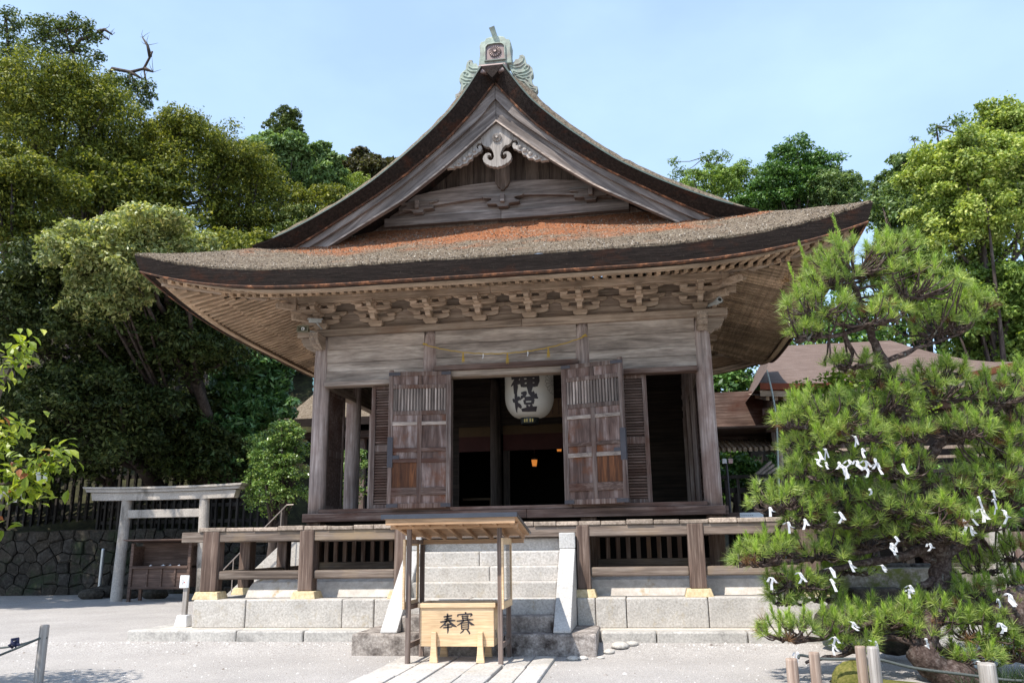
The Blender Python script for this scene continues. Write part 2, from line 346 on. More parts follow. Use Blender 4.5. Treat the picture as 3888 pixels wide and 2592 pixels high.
# bark thatch: lichen grey with freshly exposed orange bark towards the gable foot
def thatch_top(name, orange=True):
    mt, t, b = nodes(name); v = mapped(t)
    fine = noise(t, v, 26, 6, 0.8); med = noise(t, v, 5, 6, 0.7); big = noise(t, mapped(t, (1, 2.2, 2.2)), 1.3, 5, 0.65)
    c = ramp(t, fine, [(0.34, (0.05,0.036,0.027)), (0.46, (0.156,0.122,0.093)), (0.57, (0.256,0.21,0.161)), (0.70, (0.525,0.463,0.378))])
    c = mixc(t, c, ramp(t, med, [(0.32, (0.72,0.68,0.62)), (0.66, (1.12,1.12,1.08))]), 1.0, 'MULTIPLY')
    if orange:
        sx = t.nodes.new('ShaderNodeSeparateXYZ'); t.links.new(mapped(t), sx.inputs[0])
        mr = t.nodes.new('ShaderNodeMapRange'); mr.inputs['From Min'].default_value = -1.75; mr.inputs['From Max'].default_value = -0.6
        t.links.new(sx.outputs['Y'], mr.inputs['Value'])
        ad = t.nodes.new('ShaderNodeMath'); ad.operation = 'ADD'; t.links.new(mr.outputs[0], ad.inputs[0])
        s2 = t.nodes.new('ShaderNodeMath'); s2.operation = 'MULTIPLY_ADD'; s2.inputs[1].default_value = 2.6; s2.inputs[2].default_value = -1.40
        t.links.new(big, s2.inputs[0]); t.links.new(s2.outputs[0], ad.inputs[1])
        fac = ramp(t, ad.outputs[0], [(0.22, 0.0), (0.80, 0.95)])
        oc = ramp(t, fine, [(0.34, (0.086,0.03,0.015)), (0.5, (0.299,0.109,0.048)), (0.66, (0.506,0.253,0.138))])
        c = mixc(t, c, oc, fac)
    t.links.new(c, b.inputs['Base Color']); b.inputs['Roughness'].default_value = 0.95; b.inputs['Specular IOR Level'].default_value = 0.1
    bump(t, b, mixc(t, fine, med, 0.45), 1.0, 0.06)
    return mt
ThT = thatch_top('lichen_bark_thatch'); ThR = thatch_top('ridge_bark_thatch', False)
def thatch_edge(name, sc):
    mt, t, b = nodes(name)
    lay = noise(t, mapped(t, sc), 3.0, 7, 0.75); blot = noise(t, mapped(t, (1,1,2)), 1.5, 6, 0.65); spk = noise(t, mapped(t), 22, 5, 0.8)
    c = ramp(t, lay, [(0.3, (0.008,0.006,0.005)), (0.55, (0.028,0.02,0.017)), (0.75, (0.06,0.043,0.036))])
    c = mixc(t, c, (0.12,0.034,0.012), ramp(t, blot, [(0.54, 0.0), (0.80, 0.55)]))
    c = mixc(t, c, (0.20,0.165,0.125), ramp(t, spk, [(0.60, 0.0), (0.80, 0.55)]))
    t.links.new(c, b.inputs['Base Color']); b.inputs['Roughness'].default_value = 0.9; b.inputs['Specular IOR Level'].default_value = 0.15
    bump(t, b, mixc(t, lay, spk, 0.4), 0.9, 0.03)
    return mt
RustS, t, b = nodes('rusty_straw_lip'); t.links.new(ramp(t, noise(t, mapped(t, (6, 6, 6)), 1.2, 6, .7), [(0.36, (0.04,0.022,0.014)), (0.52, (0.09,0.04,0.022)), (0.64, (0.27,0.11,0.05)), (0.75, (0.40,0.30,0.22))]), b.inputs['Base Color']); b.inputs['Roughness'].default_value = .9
ThE = thatch_edge('cut_thatch_edge', (1.2, 1.2, 26)); ThG = thatch_edge('gable_thatch_edge', (7, 7, 7))
RfR = thatch_top('side_shrine_bark', False)
mt, t, b = nodes('brown_bark_roof')
lay = noise(t, mapped(t, (0.9, 6, 20)), 2.2, 7, 0.7); sp = noise(t, mapped(t), 30, 4, 0.7)
c = ramp(t, lay, [(0.3, (0.075,0.047,0.037)), (0.52, (0.135,0.09,0.071)), (0.72, (0.22,0.165,0.14))])
c = mixc(t, c, ramp(t, sp, [(0.3, 0.8), (0.7, 1.15)]), 1.0, 'MULTIPLY'); t.links.new(c, b.inputs['Base Color']); b.inputs['Roughness'].default_value = 0.9
bump(t, b, lay, 0.6, 0.03); RfB = mt

LM = {
 'olive': leaf_mat('olive_leaves', [(0.0,(0.056,0.077,0.016)), (0.45,(0.137,0.164,0.03)), (0.8,(0.251,0.26,0.048)), (1.0,(0.42,0.396,0.08))], 0.5, 0.32, 0.3, 0.7),
 'darkolive': leaf_mat('dark_olive_leaves', [(0.0,(0.043,0.067,0.016)), (0.6,(0.109,0.15,0.032)), (1.0,(0.2,0.226,0.059))], 0.5, 0.2, 0.4, 0.8),
 'silver': leaf_mat('silvery_leaves', [(0.0,(0.132,0.171,0.065)), (0.5,(0.301,0.342,0.132)), (0.85,(0.459,0.473,0.203)), (1.0,(0.657,0.578,0.229))], 0.42, 0.3, 0.45, 0.8),
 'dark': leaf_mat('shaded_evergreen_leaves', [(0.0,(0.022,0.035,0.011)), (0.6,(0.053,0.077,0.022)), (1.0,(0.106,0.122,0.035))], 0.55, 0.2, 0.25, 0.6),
 'broad': leaf_mat('broad_leaves', [(0.0,(0.039,0.094,0.03)), (0.6,(0.094,0.195,0.064)), (1.0,(0.173,0.296,0.097))], 0.4, 0.25, 0.5, 0.8),
 'pale': leaf_mat('pale_green_leaves', [(0.0,(0.115,0.189,0.074)), (0.6,(0.203,0.297,0.115)), (1.0,(0.297,0.392,0.176))], 0.55, 0.3, 0.3, 0.7),
 'bronze': leaf_mat('bronze_leaves', [(0.0,(0.05,0.045,0.02)), (0.6,(0.10,0.085,0.04)), (1.0,(0.15,0.16,0.06))], 0.45, 0.25, 0.4, 1.5),
 'lime': leaf_mat('lime_leaves', [(0.0,(0.151,0.219,0.047)), (0.5,(0.303,0.383,0.089)), (0.85,(0.462,0.513,0.144)), (1.0,(0.604,0.619,0.235))], 0.5, 0.35, 0.35, 0.9),
 'lime2': leaf_mat('mid_green_leaves', [(0.0,(0.104,0.175,0.037)), (0.6,(0.218,0.314,0.071)), (1.0,(0.349,0.437,0.118))], 0.5, 0.33, 0.35, 0.9),
 'deep': leaf_mat('deep_green_leaves', [(0.0,(0.034,0.085,0.019)), (0.6,(0.092,0.194,0.042)), (1.0,(0.186,0.304,0.073))], 0.42, 0.25, 0.45, 0.9),
 'bluegreen': leaf_mat('blue_green_leaves', [(0.0,(0.085,0.144,0.052)), (0.6,(0.169,0.245,0.089)), (1.0,(0.27,0.338,0.133))], 0.5, 0.28, 0.4, 0.9),
 'bush': leaf_mat('glossy_bush_leaves', [(0.0,(0.076,0.144,0.032)), (0.55,(0.169,0.279,0.065)), (0.85,(0.288,0.389,0.106)), (1.0,(0.405,0.473,0.162))], 0.32, 0.25, 0.6, 1.5),
 'maple': leaf_mat('maple_leaves', [(0.0,(0.13,0.20,0.025)), (0.6,(0.21,0.29,0.04)), (1.0,(0.29,0.37,0.07))], 0.5, 0.45, 0.3, 2.0),
 'cherry': leaf_mat('cherry_leaves', [(0.0,(0.15,0.213,0.023)), (0.6,(0.275,0.338,0.04)), (0.93,(0.413,0.45,0.069)), (0.97,(0.325,0.15,0.057)), (1.0,(0.35,0.1,0.052))], 0.4, 0.42, 0.4, 2.0),
 'needle': leaf_mat('pine_needles', [(0.0,(0.132,0.21,0.054)), (0.6,(0.295,0.392,0.094)), (1.0,(0.512,0.574,0.172))], 0.42, 0.32, 0.5, 2.5),
 'shoot': leaf_mat('young_pine_needles', [(0.0,(0.211,0.346,0.046)), (0.6,(0.349,0.5,0.071)), (1.0,(0.487,0.615,0.129))], 0.45, 0.3, 0.4, 2.5),
 'deadneedle': leaf_mat('dead_pine_needles', [(0.0,(0.10,0.05,0.025)), (1.0,(0.24,0.13,0.06))], 0.6, 0.1, 0.3, 2.5),
 'grass': leaf_mat('dwarf_lilyturf', [(0.0,(0.015,0.03,0.012)), (1.0,(0.05,0.085,0.03))], 0.4, 0.2, 0.5, 2.5),
}
# ------------------------------------------------------------------ the setting
def sstep(a, b, x):
    t = min(1, max(0, (x-a)/(b-a))); return t*t*(3-2*t)
def gz(x, y): return 0.11*sstep(-2.85, -2.0, y)
xs = [-90, -50, -30] + list(np.arange(-20, 20.1, 1.0)) + [30, 50, 90]
ys = [-60, -30, -18] + list(np.arange(-12, -3.9, 1.0)) + list(np.arange(-3.2, -1.7, 0.1)) + [0, 5, 10, 20, 40, 90]
g = MB(); g.grid([[(x, y, gz(x, y)) for x in xs] for y in ys])
tag(g.build('ground', Gravel, smooth=True), 'pale grey raked gravel court in front of the wooden hall', 'ground', kind='structure')

def hz(x, y):
    if x < 0:
        e = 10.6 + 0.02*abs(x+12)
        h = 2.0*sstep(-5.0, -9.0, x)*sstep(9.6, 10.4, y) + max(0, y-e)*0.86
        return min(h*sstep(-4.0, -10.5, x), 13 + 0.06*(y-20)) - 0.3
    h = max(0, y-13)*0.62*sstep(4.0, 9.0, x)
    return min(h, 9) - 0.3
g = MB(); g.grid([[(x, y, hz(x, y)) for x in list(np.arange(-60, 60.1, 1.5))] for y in list(np.arange(9.6, 60, 1.2))])
tag(g.build('hill', stone('forest_floor', (0.012,0.011,0.006), (0.03,0.028,0.013), (0.055,0.055,0.02), scale=3, isl=0, bmp=0.8), smooth=True), 'dark wooded slope rising behind the shrine hall', 'hill', kind='structure')

# stone paving leading to the steps
random.seed(3)
g = MB()
lines = [-0.95, -0.56, -0.20, 0.155, 0.515, 0.80, 1.07]
for i in range(len(lines)-1):
    y = -2.93 - random.random()*0.5
    g_y0 = -2.92
    cuts = [g_y0]
    while cuts[-1] > -11: cuts.append(cuts[-1] - random.uniform(0.55, 1.1))
    for a, b_ in zip(cuts[:-1], cuts[1:]):
        j = random.uniform(-0.012, 0.012)
        g.bx(lines[i]+0.012+j*(i > 0), lines[i+1]-0.010+j*(i < 5), b_+0.012, a, -0.05, 0.032+random.uniform(-0.006, 0.006))
tag(g.build('path', Gran, bev=0.012), 'pale stone slab path laid in strips up to the steps', 'path', kind='structure')

# kerb stones, earth strip
k = thing('stone_kerb', 'low line of pale granite kerb stones around the hall platform', 'kerb', (0, -2.0, 0.0))
jx = [-5.46, -3.71, -2.68, -1.73]; jr = [1.60, 2.35, 3.55, 4.7, 5.5]
for A in (jx, jr):
    for i in range(len(A)-1):
        mb = MB(); mb.bx(A[i]+0.006, A[i+1]-0.006, -2.11+random.uniform(-.012,.012), -1.84, -0.05, 0.252+random.uniform(-.008,.008)); mb.build('kerb_stone', GranK, k, bev=0.025)
for s in (-1, 1):
    for a in np.arange(-1.84, 6.5, 1.4):
        mb = MB(); x0 = -5.46 if s < 0 else 5.22; mb.bx(x0, x0+0.27, a+0.006, min(a+1.4, 7)-0.006, -0.05, 0.25+random.uniform(-.006,.006)); mb.build('kerb_stone', GranK, k, bev=0.025)
g = MB(); g.bx(-5.2, 5.22, -1.84, 7.0, -0.05, 0.243)
tag(g.build('earth_strip', Earth), 'beige packed earth strip between kerb and stone base', 'ground', kind='structure')

# stone base
pb = thing('stone_podium', 'granite block base under the wooden hall and veranda', 'base', (0, -1.58, 0.25))
jo = [-4.72, -3.85, -2.30, -1.80, -1.34]; jo2 = [1.24, 1.51, 1.95, 3.10, 4.05, 4.72]
for A in (jo, jo2):
    for i in range(len(A)-1):
        mb = MB(); mb.bx(A[i]+0.005, A[i+1]-0.005, -1.585+random.uniform(-.01,.01), -1.0, 0.24, 0.655+random.uniform(-.004,.004)); mb.build('base_block', Gran, pb, bev=0.018)
for s in (-1, 1):
    for a in np.arange(-1.0, 6.0, 1.5):
        mb = MB(); x0 = -4.72 if s < 0 else 4.25; mb.bx(x0, x0+0.47, a+0.005, a+1.495, 0.24, 0.655); mb.build('base_block', Gran, pb, bev=0.018)
mb = MB(); mb.bx(-4.25, 4.25, -1.0, 6.5, 0.24, 0.648); mb.build('base_top', Earth, pb)

# staircase
st = thing('stone_staircase', 'granite staircase with sloping side slabs up to the veranda', 'staircase', (0, -2.75, 0))
mb = MB(); 
xx = -1.73
for w, dy in ((0.95, 0.0), (1.15, 0.015), (1.205, -0.01)):
    mb.bx(xx+0.002, xx+w-0.002, -2.75+dy, -1.6, -0.06, 0.284); xx += w
mb.build('landing_slab', GranD, st, bev=0.03)
for i in range(1, 7):
    y = -2.748 + 0.242*i; z = 0.282 + 0.209*i
    mt_ = GranD if i == 1 else Gran
    mb = MB(); zt = z if i < 6 else 1.515
    mb.bx(-1.10, 0.20 - 0.2*(i % 3) , y if i < 6 else -1.30, -0.9, zt-0.225, zt); mb.bx(0.204 - 0.2*(i % 3), 1.005, (y if i < 6 else -1.30)+0.004, -0.9, zt-0.225, zt-0.002)
    mb.build('step', mt_, st, bev=0.022)
for x0, x1 in ((-1.34, -1.105), (1.010, 1.238)):
    mb = MB(); mb.prism([(-2.70,0.285),(-2.70,0.315),(-1.545,1.348),(-0.95,1.348),(-0.95,0.285)], 'x', x0, x1); mb.build('side_slab', GranW, st, bev=0.012)
    mb = MB(); mb.bx(x0-0.004, x1+0.004, -1.53, -1.46, 1.352, 1.58); mb.build('side_slab_cap', GranW, st, bev=0.01)
st_r = [(1.72,-2.55,.055),(1.86,-2.33,.09),(2.02,-2.22,.06),(1.40,-2.93,.05),(1.28,-2.98,.06),(1.62,-2.85,.035)]
for (x, y, r) in st_r:
    mb = MB(); seg = 9
    prof = [(r*1.5*sin(pi*q/6)*random.uniform(.9,1.1)+0.001, -r*0.55*cos(pi*q/6)) for q in range(7)]
    mb.lathe(prof, (x, y, gz(x, y)+r*0.3), seg)
    tag(mb.build('loose_stone', GranK, smooth=True), 'small loose stone lying on gravel beside the landing slab', 'stone', 'loose stones by the landing slab')

pr_ = np.random.default_rng(12); n = 5200
px_ = pr_.uniform(-7.5, 7.5, n); py_ = np.where(pr_.random(n) < .35, -2.15-np.abs(pr_.normal(size=n))*.12, pr_.uniform(-7.0, -2.2, n))
ok = ~((np.abs(px_-.05) < 1.75) & (py_ > -2.8)) & ~((px_ > -1.0) & (px_ < 1.1)); px_, py_ = px_[ok], py_[ok]; n = len(px_)
sz_ = pr_.uniform(.004, .014, n)*(1+1.3*(pr_.random(n) < .04)); V = np.empty((n, 5, 3)); a0 = pr_.uniform(0, 6, n)
for q in range(4): V[:, q, 0] = px_+np.cos(a0+q*pi/2)*sz_*pr_.uniform(.7, 1.3, n); V[:, q, 1] = py_+np.sin(a0+q*pi/2)*sz_*pr_.uniform(.7, 1.3, n); V[:, q, 2] = [gz(x, y)-.002 for x, y in zip(px_, py_)]
V[:, 4, 0] = px_; V[:, 4, 1] = py_; V[:, 4, 2] = V[:, 0, 2]+sz_*.9
F = np.concatenate([np.stack([np.arange(n)*5+q, np.arange(n)*5+(q+1) % 4, np.arange(n)*5+4], 1) for q in range(4)])
PebM, t, b = nodes('pebbles'); t.links.new(ramp(t, island(t), [(0, (0.16,0.13,0.11)), (0.4, (0.40,0.37,0.345)), (1.0, (0.66,0.64,0.62))]), b.inputs['Base Color']); b.inputs['Roughness'].default_value = .9
tag(raw_mesh('pebbles', V.reshape(-1, 3), F, PebM), 'loose pebbles scattered over the raked gravel', 'gravel', kind='stuff')

# ------------------------------------------------------------------ shrine hall
H = thing('shrine_hall', 'large weathered wooden shrine hall with curved bark thatch gable roof', 'shrine hall', (0, 0, 0.65))
CX = [-3.41, -1.366, 1.366, 3.41]
YB = 4.65; YM1, YM2 = 1.75, 3.2
def column(x, y, z0, z1, r, mat=Wz, top=True):
    mb = MB()
    pr = [(0.001, z0), (r*1.02, z0), (r, z0+0.5), (r*0.985, z1-0.55), (r*0.94, z1-0.3), (r*0.80, z1-0.08), (r*0.66, z1), (0.001, z1)]
    mb.lathe([(a, b_) for a, b_ in pr], (x, y, 0), 28)
    return mb.build('column', mat, H, smooth=True)
for x in CX: column(x, 0, 1.90 if abs(x) > 3 else 1.99, 5.16, 0.145)
for s in (-3.41, 3.41):
    for y in (YM1, YM2, YB): column(s, y, 1.7, 5.16, 0.15)
for x in CX[1:3]: column(x*0.72, YB-0.1, 1.7, 5.16, 0.13, IntZ)

# bottom beams
mb = MB(); mb.bx(-3.57, 0.35, -0.245, 0.0, 1.842, 1.985); mb.bx(0.354, 3.57, -0.243, 0.0, 1.840, 1.983)
mb.build('ground_beam', DkX, H, bev=0.012)
for s in (-1, 1):
    mb = MB(); mb.bx(s*3.40-0.245 if s < 0 else 3.40, s*3.40 if s < 0 else 3.645, 0.003, YB, 1.842, 1.985); mb.build('ground_beam', DkX, H, bev=0.012)
mb = MB(); mb.bx(-3.30, -0.965, -0.185, 0.05, 1.988, 2.055); mb.bx(-0.96, 1.12, -0.20, 0.06, 1.988, 2.05); mb.bx(1.125, 3.30, -0.185, 0.05, 1.988, 2.055)
mb.build('sill', DkX, H, bev=0.006)
# tie beams and wall boards above the openings
mb = MB(); mb.bx(-3.86, 0.318, -0.155, 0.115, 5.165, 5.292); mb.bx(0.322, 3.86, -0.175, 0.115, 5.155, 5.288)
mb.build('tie_beam', Wx, H, bev=0.012)
nose = [(3.40,4.915),(3.40,5.155),(3.80,5.155),(3.80,5.09),(3.765,5.06),(3.77,5.02),(3.72,4.99),(3.69,4.955),(3.63,4.94),(3.58,4.90),(3.555,4.885)]
for s in (-1, 1):
    mb = MB(); mb.prism([(s*a, b_) for a, b_ in nose], 'y', -0.09, 0.09); mb.build('carved_beam_nose', Wx, H, bev=0.008)
    mb = MB(); mb.prism([(-0.12+0.12-(a-3.40)-0.10, b_) for a, b_ in nose], 'x', s*3.41-0.085, s*3.41+0.085); mb.build('carved_beam_nose', Wy, H, bev=0.008)
rows = [(4.918,5.162),(4.668,4.914),(4.502,4.664),(4.300,4.498)]
for (xa, xb) in ((-3.30,-1.47),(-1.27,1.27),(1.47,3.30)):
    for q, (za, zb) in enumerate(rows):
        if xa == -1.27 and q == 3: continue
        mb = MB(); mb.bx(xa, xb, -0.085 + 0.006*((q+int(xa*3)) % 3), 0.03, za, zb); mb.build('wall_board', WallW, H, bev=0.006)
mb = MB(); mb.bx(-3.28,-1.50,-0.215,0.03,4.213,4.297); mb.build('lintel', BatX, H, bev=0.006)
mb = MB(); mb.bx(1.50,3.29,-0.215,0.03,4.205,4.292); mb.build('lintel', DkX, H, bev=0.006)
mb = MB(); mb.bx(-1.245,1.29,-0.235,0.03,4.402,4.498); mb.build('lintel', DkX, H, bev=0.006, label='red brown lintel above the open central doors')
mb = MB(); mb.bx(-1.22,1.22,-0.185,0.05,4.288,4.398); mb.build('door_head', Wx, H, bev=0.006)
for x0, x1 in ((-1.215,-0.965),(0.985,1.215)):
    mb = MB(); mb.bx(x0, x1, -0.15, 0.05, 2.055, 4.285); mb.build('door_jamb', DkZ, H, bev=0.006)

# louvred side panels in the front bays and along the sides
def louvre(x0, x1, y, z0=2.058, z1=4.205, parent=H, flip=False):
    mb = MB(); w = 0.075
    B = (lambda a0, a1, b0, b1, c0, c1: mb.bx(a0, a1, b0, b1, c0, c1)) if not flip else (lambda a0, a1, b0, b1, c0, c1: mb.bx(b0, b1, a0, a1, c0, c1))
    B(x0, x0+w, y-0.05, y+0.04, z0, z1); B(x1-w, x1, y-0.05, y+0.04, z0, z1)
    B(x0+w, x1-w, y-0.045, y+0.035, z0, z0+0.06); B(x0+w, x1-w, y-0.045, y+0.035, z1-0.06, z1); B(x0+w, x1-w, y-0.035, y+0.025, 3.03, 3.15)
    fr = mb.build('louvre_panel', DkZ, parent, bev=0.005)
    mb = MB(); z = z0+0.075
    while z < z1-0.075:
        if not (3.01 < z < 3.16): B(x0+w, x1-w, y-0.03, y+0.012, z, z+0.022)
        z += 0.048
    B(x0+w, x1-w, y+0.013, y+0.02, z0+0.06, z1-0.06)
    mb.build('slats', DkX, fr)
louvre(-2.43, -1.51, -0.02); louvre(1.51, 2.43, -0.02)
louvre(0.18, 1.05, -3.37, 2.08, 4.22, flip=True); louvre(0.18, 1.6, 3.37, 2.08, 4.22, flip=True); louvre(1.9, 3.05, 3.37, 2.08, 4.22, flip=True); louvre(3.35, 4.5, 3.37, 2.08, 4.22, flip=True)
for s in (-1, 1):
    mb = MB(); mb.bx(s*3.41-0.09, s*3.41+0.09, 0.15, YB-0.15, 4.22, 4.34); mb.build('side_lintel', Wy, H, bev=0.008)
for s in (-1, 1):
    for q, (za, zb) in enumerate([(4.345,4.63),(4.634,4.91),(4.914,5.16)]):
        mb = MB(); mb.bx(s*3.41-0.03, s*3.41+0.03, 0.13, YB-0.1, za, zb); mb.build('wall_board', Wy, H, bev=0.005)
    mb = MB(); mb.bx(s*3.41-0.115, s*3.41+0.115, 0.116, YB+0.4, 5.163, 5.29); mb.build('tie_beam', Wy, H, bev=0.01)

# floor, ceiling, back room
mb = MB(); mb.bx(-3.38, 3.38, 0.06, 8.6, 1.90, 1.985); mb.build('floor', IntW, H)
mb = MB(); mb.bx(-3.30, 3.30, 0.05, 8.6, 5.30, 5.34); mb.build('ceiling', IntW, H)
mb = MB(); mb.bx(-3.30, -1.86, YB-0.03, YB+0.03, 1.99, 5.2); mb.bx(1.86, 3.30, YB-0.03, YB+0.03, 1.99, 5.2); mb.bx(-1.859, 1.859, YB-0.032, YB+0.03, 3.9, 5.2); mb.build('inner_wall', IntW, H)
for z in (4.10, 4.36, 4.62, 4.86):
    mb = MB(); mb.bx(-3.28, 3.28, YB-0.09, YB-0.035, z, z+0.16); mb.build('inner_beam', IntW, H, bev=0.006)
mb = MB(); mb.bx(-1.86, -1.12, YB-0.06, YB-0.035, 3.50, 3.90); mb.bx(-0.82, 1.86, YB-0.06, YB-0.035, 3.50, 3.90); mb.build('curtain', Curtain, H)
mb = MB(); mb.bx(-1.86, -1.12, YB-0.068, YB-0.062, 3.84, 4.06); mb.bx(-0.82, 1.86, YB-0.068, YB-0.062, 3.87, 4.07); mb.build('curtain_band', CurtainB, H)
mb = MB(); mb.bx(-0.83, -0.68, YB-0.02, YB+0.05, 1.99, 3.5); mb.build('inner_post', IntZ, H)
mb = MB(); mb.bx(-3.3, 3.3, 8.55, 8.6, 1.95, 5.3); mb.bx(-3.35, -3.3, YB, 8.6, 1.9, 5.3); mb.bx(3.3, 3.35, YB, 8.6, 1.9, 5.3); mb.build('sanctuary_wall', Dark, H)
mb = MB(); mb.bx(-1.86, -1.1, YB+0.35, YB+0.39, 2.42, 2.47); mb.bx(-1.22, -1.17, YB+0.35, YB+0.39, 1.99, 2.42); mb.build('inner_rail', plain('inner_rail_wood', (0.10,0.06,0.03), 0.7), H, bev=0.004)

# open door leaves
def door(hx, dirx, ang):
    """leaf hinged at hx, running outward along dirx, its free end swung forward by ang"""
    w = 1.09; T = 0.055; z0, z1 = 2.035, 4.385
    ca, sa = cos(ang), sin(ang)
    def put(mb):
        mb.v = [(hx + dirx*(p[0]*ca + p[1]*sa), -0.245 - p[0]*sa + p[1]*ca, p[2]) for p in mb.v]
        return mb
    fr = MB()
    fr.bx(0, 0.085, -T/2, T/2, z0+0.02, z1); fr.bx(w-0.075, w, -T/2-.004, T/2, z0+0.02, z1+0.035)
    for za, zb in ((z0,z0+0.085),(z1-0.075,z1-0.0),(4.085,4.155),(3.62,3.695)): fr.bx(0.085, w-0.075, -T/2+.004, T/2-.004, za, zb)
    fr.bx(w/2-0.04, w/2+0.04, -T/2, T/2-.01, z0+0.085, 3.62); fr.bx(w/2-0.03, w/2+0.03, -T/2+.006, T/2-.01, 4.155, 4.31)
    f = put(fr).build('door', DkZ, H, bev=0.006)
    la = MB(); n = 17
    for i in range(n):
        xa = 0.095 + (w-0.19)*i/n; la.bx(xa, xa+0.03, -0.012, 0.012, 3.695, 4.085)
    la.bx(0.085, w-0.075, 0.02, 0.024, 3.695, 4.085)
    put(la).build('lattice', LatZ, f)
    for xa, xb in ((0.085, w/2-0.04), (w/2+0.04, w-0.075)):
        for q, (za, zb) in enumerate(((3.05,3.44),(2.38,2.80))):
            out = (xa > 0.3)
            mb = MB(); mb.bx(xa, xb, -0.008, 0.008, za, zb)
            m_ = OrgZ if (out and q == 1) else PanZ
            put(mb).build('panel', m_, f, label='bright rust coloured lower panel' if m_ is OrgZ else None)
        for za, zb in ((3.50,3.62),(2.87,2.985),(2.12,2.25),(4.155,4.31)):
            mb = MB(); mb.bx(xa, xb, -0.006, 0.008, za, zb); put(mb).build('panel', PanZ, f)
        for za, zb, m_ in ((3.44,3.50,BatX),(2.985,3.05,DkX),(2.80,2.87,BatX if dirx > 0 else DkX),(2.25,2.38,DkX)):
            mb = MB(); mb.bx(xa-0.002, xb+0.002, -T/2-0.004, 0.012, za, zb); put(mb).build('batten', m_, f, bev=0.005)
    for args in ((w-0.19,w+.006,-T/2-.012,T/2+.004,z0+.012,z0+.075),(0,.17,-T/2-.012,-T/2-.003,z0+.012,z0+.075),(w-.2,w+.006,-T/2-.012,-T/2-.003,z1-.07,z1-.012),(0,.17,-T/2-.012,-T/2-.003,z1-.07,z1-.012)):
        mb = MB(); mb.bx(*args); put(mb).build('iron_strap', Iron, f, bev=0.004)
    mb = MB(); mb.bx(w-0.088, w+0.006, -T/2-0.012, T/2, 2.72, 3.24); mb.bx(w-0.20, w-0.088, -T/2-0.012, -T/2-.004, 2.86, 2.925);
    put(mb).build('hinge_strap', Iron, f, bev=0.004)
door(-0.935, -1, radians(6))
door(1.005, 1, radians(17))

# bracket sets
def bracket_at(x, y, corner=0):
    mb = MB()
    def block(cx, cy, z, w, h):
        a = w/2; b_ = w*0.36
        vs = [(cx+i*b_, cy+j*b_, z) for i, j in ((-1,-1),(1,-1),(1,1),(-1,1))] + [(cx+i*a, cy+j*a, z+h*0.45) for i, j in ((-1,-1),(1,-1),(1,1),(-1,1))] + [(cx+i*a, cy+j*a, z+h) for i, j in ((-1,-1),(1,-1),(1,1),(-1,1))]
        mb.add(vs, [(3,2,1,0),(0,1,5,4),(1,2,6,5),(2,3,7,6),(3,0,4,7),(4,5,9,8),(5,6,10,9),(6,7,11,10),(7,4,8,11),(8,9,10,11)])
    def arm_x(cx, cy, z, L, h, t):
        q = L/2; mb.prism([(cx-q, z+h), (cx-q, z+h*0.45), (cx-q*0.86, z+h*0.14), (cx-q*0.6, z), (cx+q*0.6, z), (cx+q*0.86, z+h*0.14), (cx+q, z+h*0.45), (cx+q, z+h)], 'y', cy-t/2, cy+t/2)
    def arm_y(cx, ya, yb, z, h, t):
        mb.prism([(ya, z+h), (ya, z+h*0.5), (ya+0.05, z+h*0.1), (ya+0.11, z), (yb, z), (yb, z+h)], 'x', cx-t/2, cx+t/2)
    block(x, y-0.07, 5.296, 0.255, 0.115)
    arm_x(x, y-0.065, 5.415, 0.66, 0.105, 0.085)
    arm_y(x, y-0.40, y+0.10, 5.412, 0.112, 0.092)
    for dx in (-0.27, 0.27): block(x+dx, y-0.065, 5.523, 0.15, 0.075)
    block(x, y-0.33, 5.522, 0.15, 0.075)
    arm_x(x, y-0.33, 5.598, 0.66, 0.09, 0.08)
    arm_x(x, y-0.062, 5.60, 0.92, 0.09, 0.07)
    arm_y(x, y-0.62, y+0.10, 5.595, 0.10, 0.088)
    for dx in (-0.265, 0.0, 0.265): block(x+dx, y-0.33, 5.687, 0.14, 0.07)
    mb.prism([(x-0.43, 5.80), (x-0.43, 5.775), (x-0.31, 5.745), (x-0.26, 5.762), (x+0.26, 5.762), (x+0.31, 5.745), (x+0.43, 5.775), (x+0.43, 5.80)], 'y', y-0.37, y-0.29)
    block(x, y-0.55, 5.695, 0.13, 0.06)
    mb.v = [(p[0], p[1], 5.296+(p[2]-5.296)*0.85) for p in mb.v]
    return mb
first = None
for x in (-2.36, -1.34, -0.44, 0.46, 1.36, 2.38):
    if first is None: first = bracket_at(x, 0).build('bracket_set', BrkW, H, bev=0.006); fx = x
    else: copy_part(first, H, (x-fx, 0, 0))
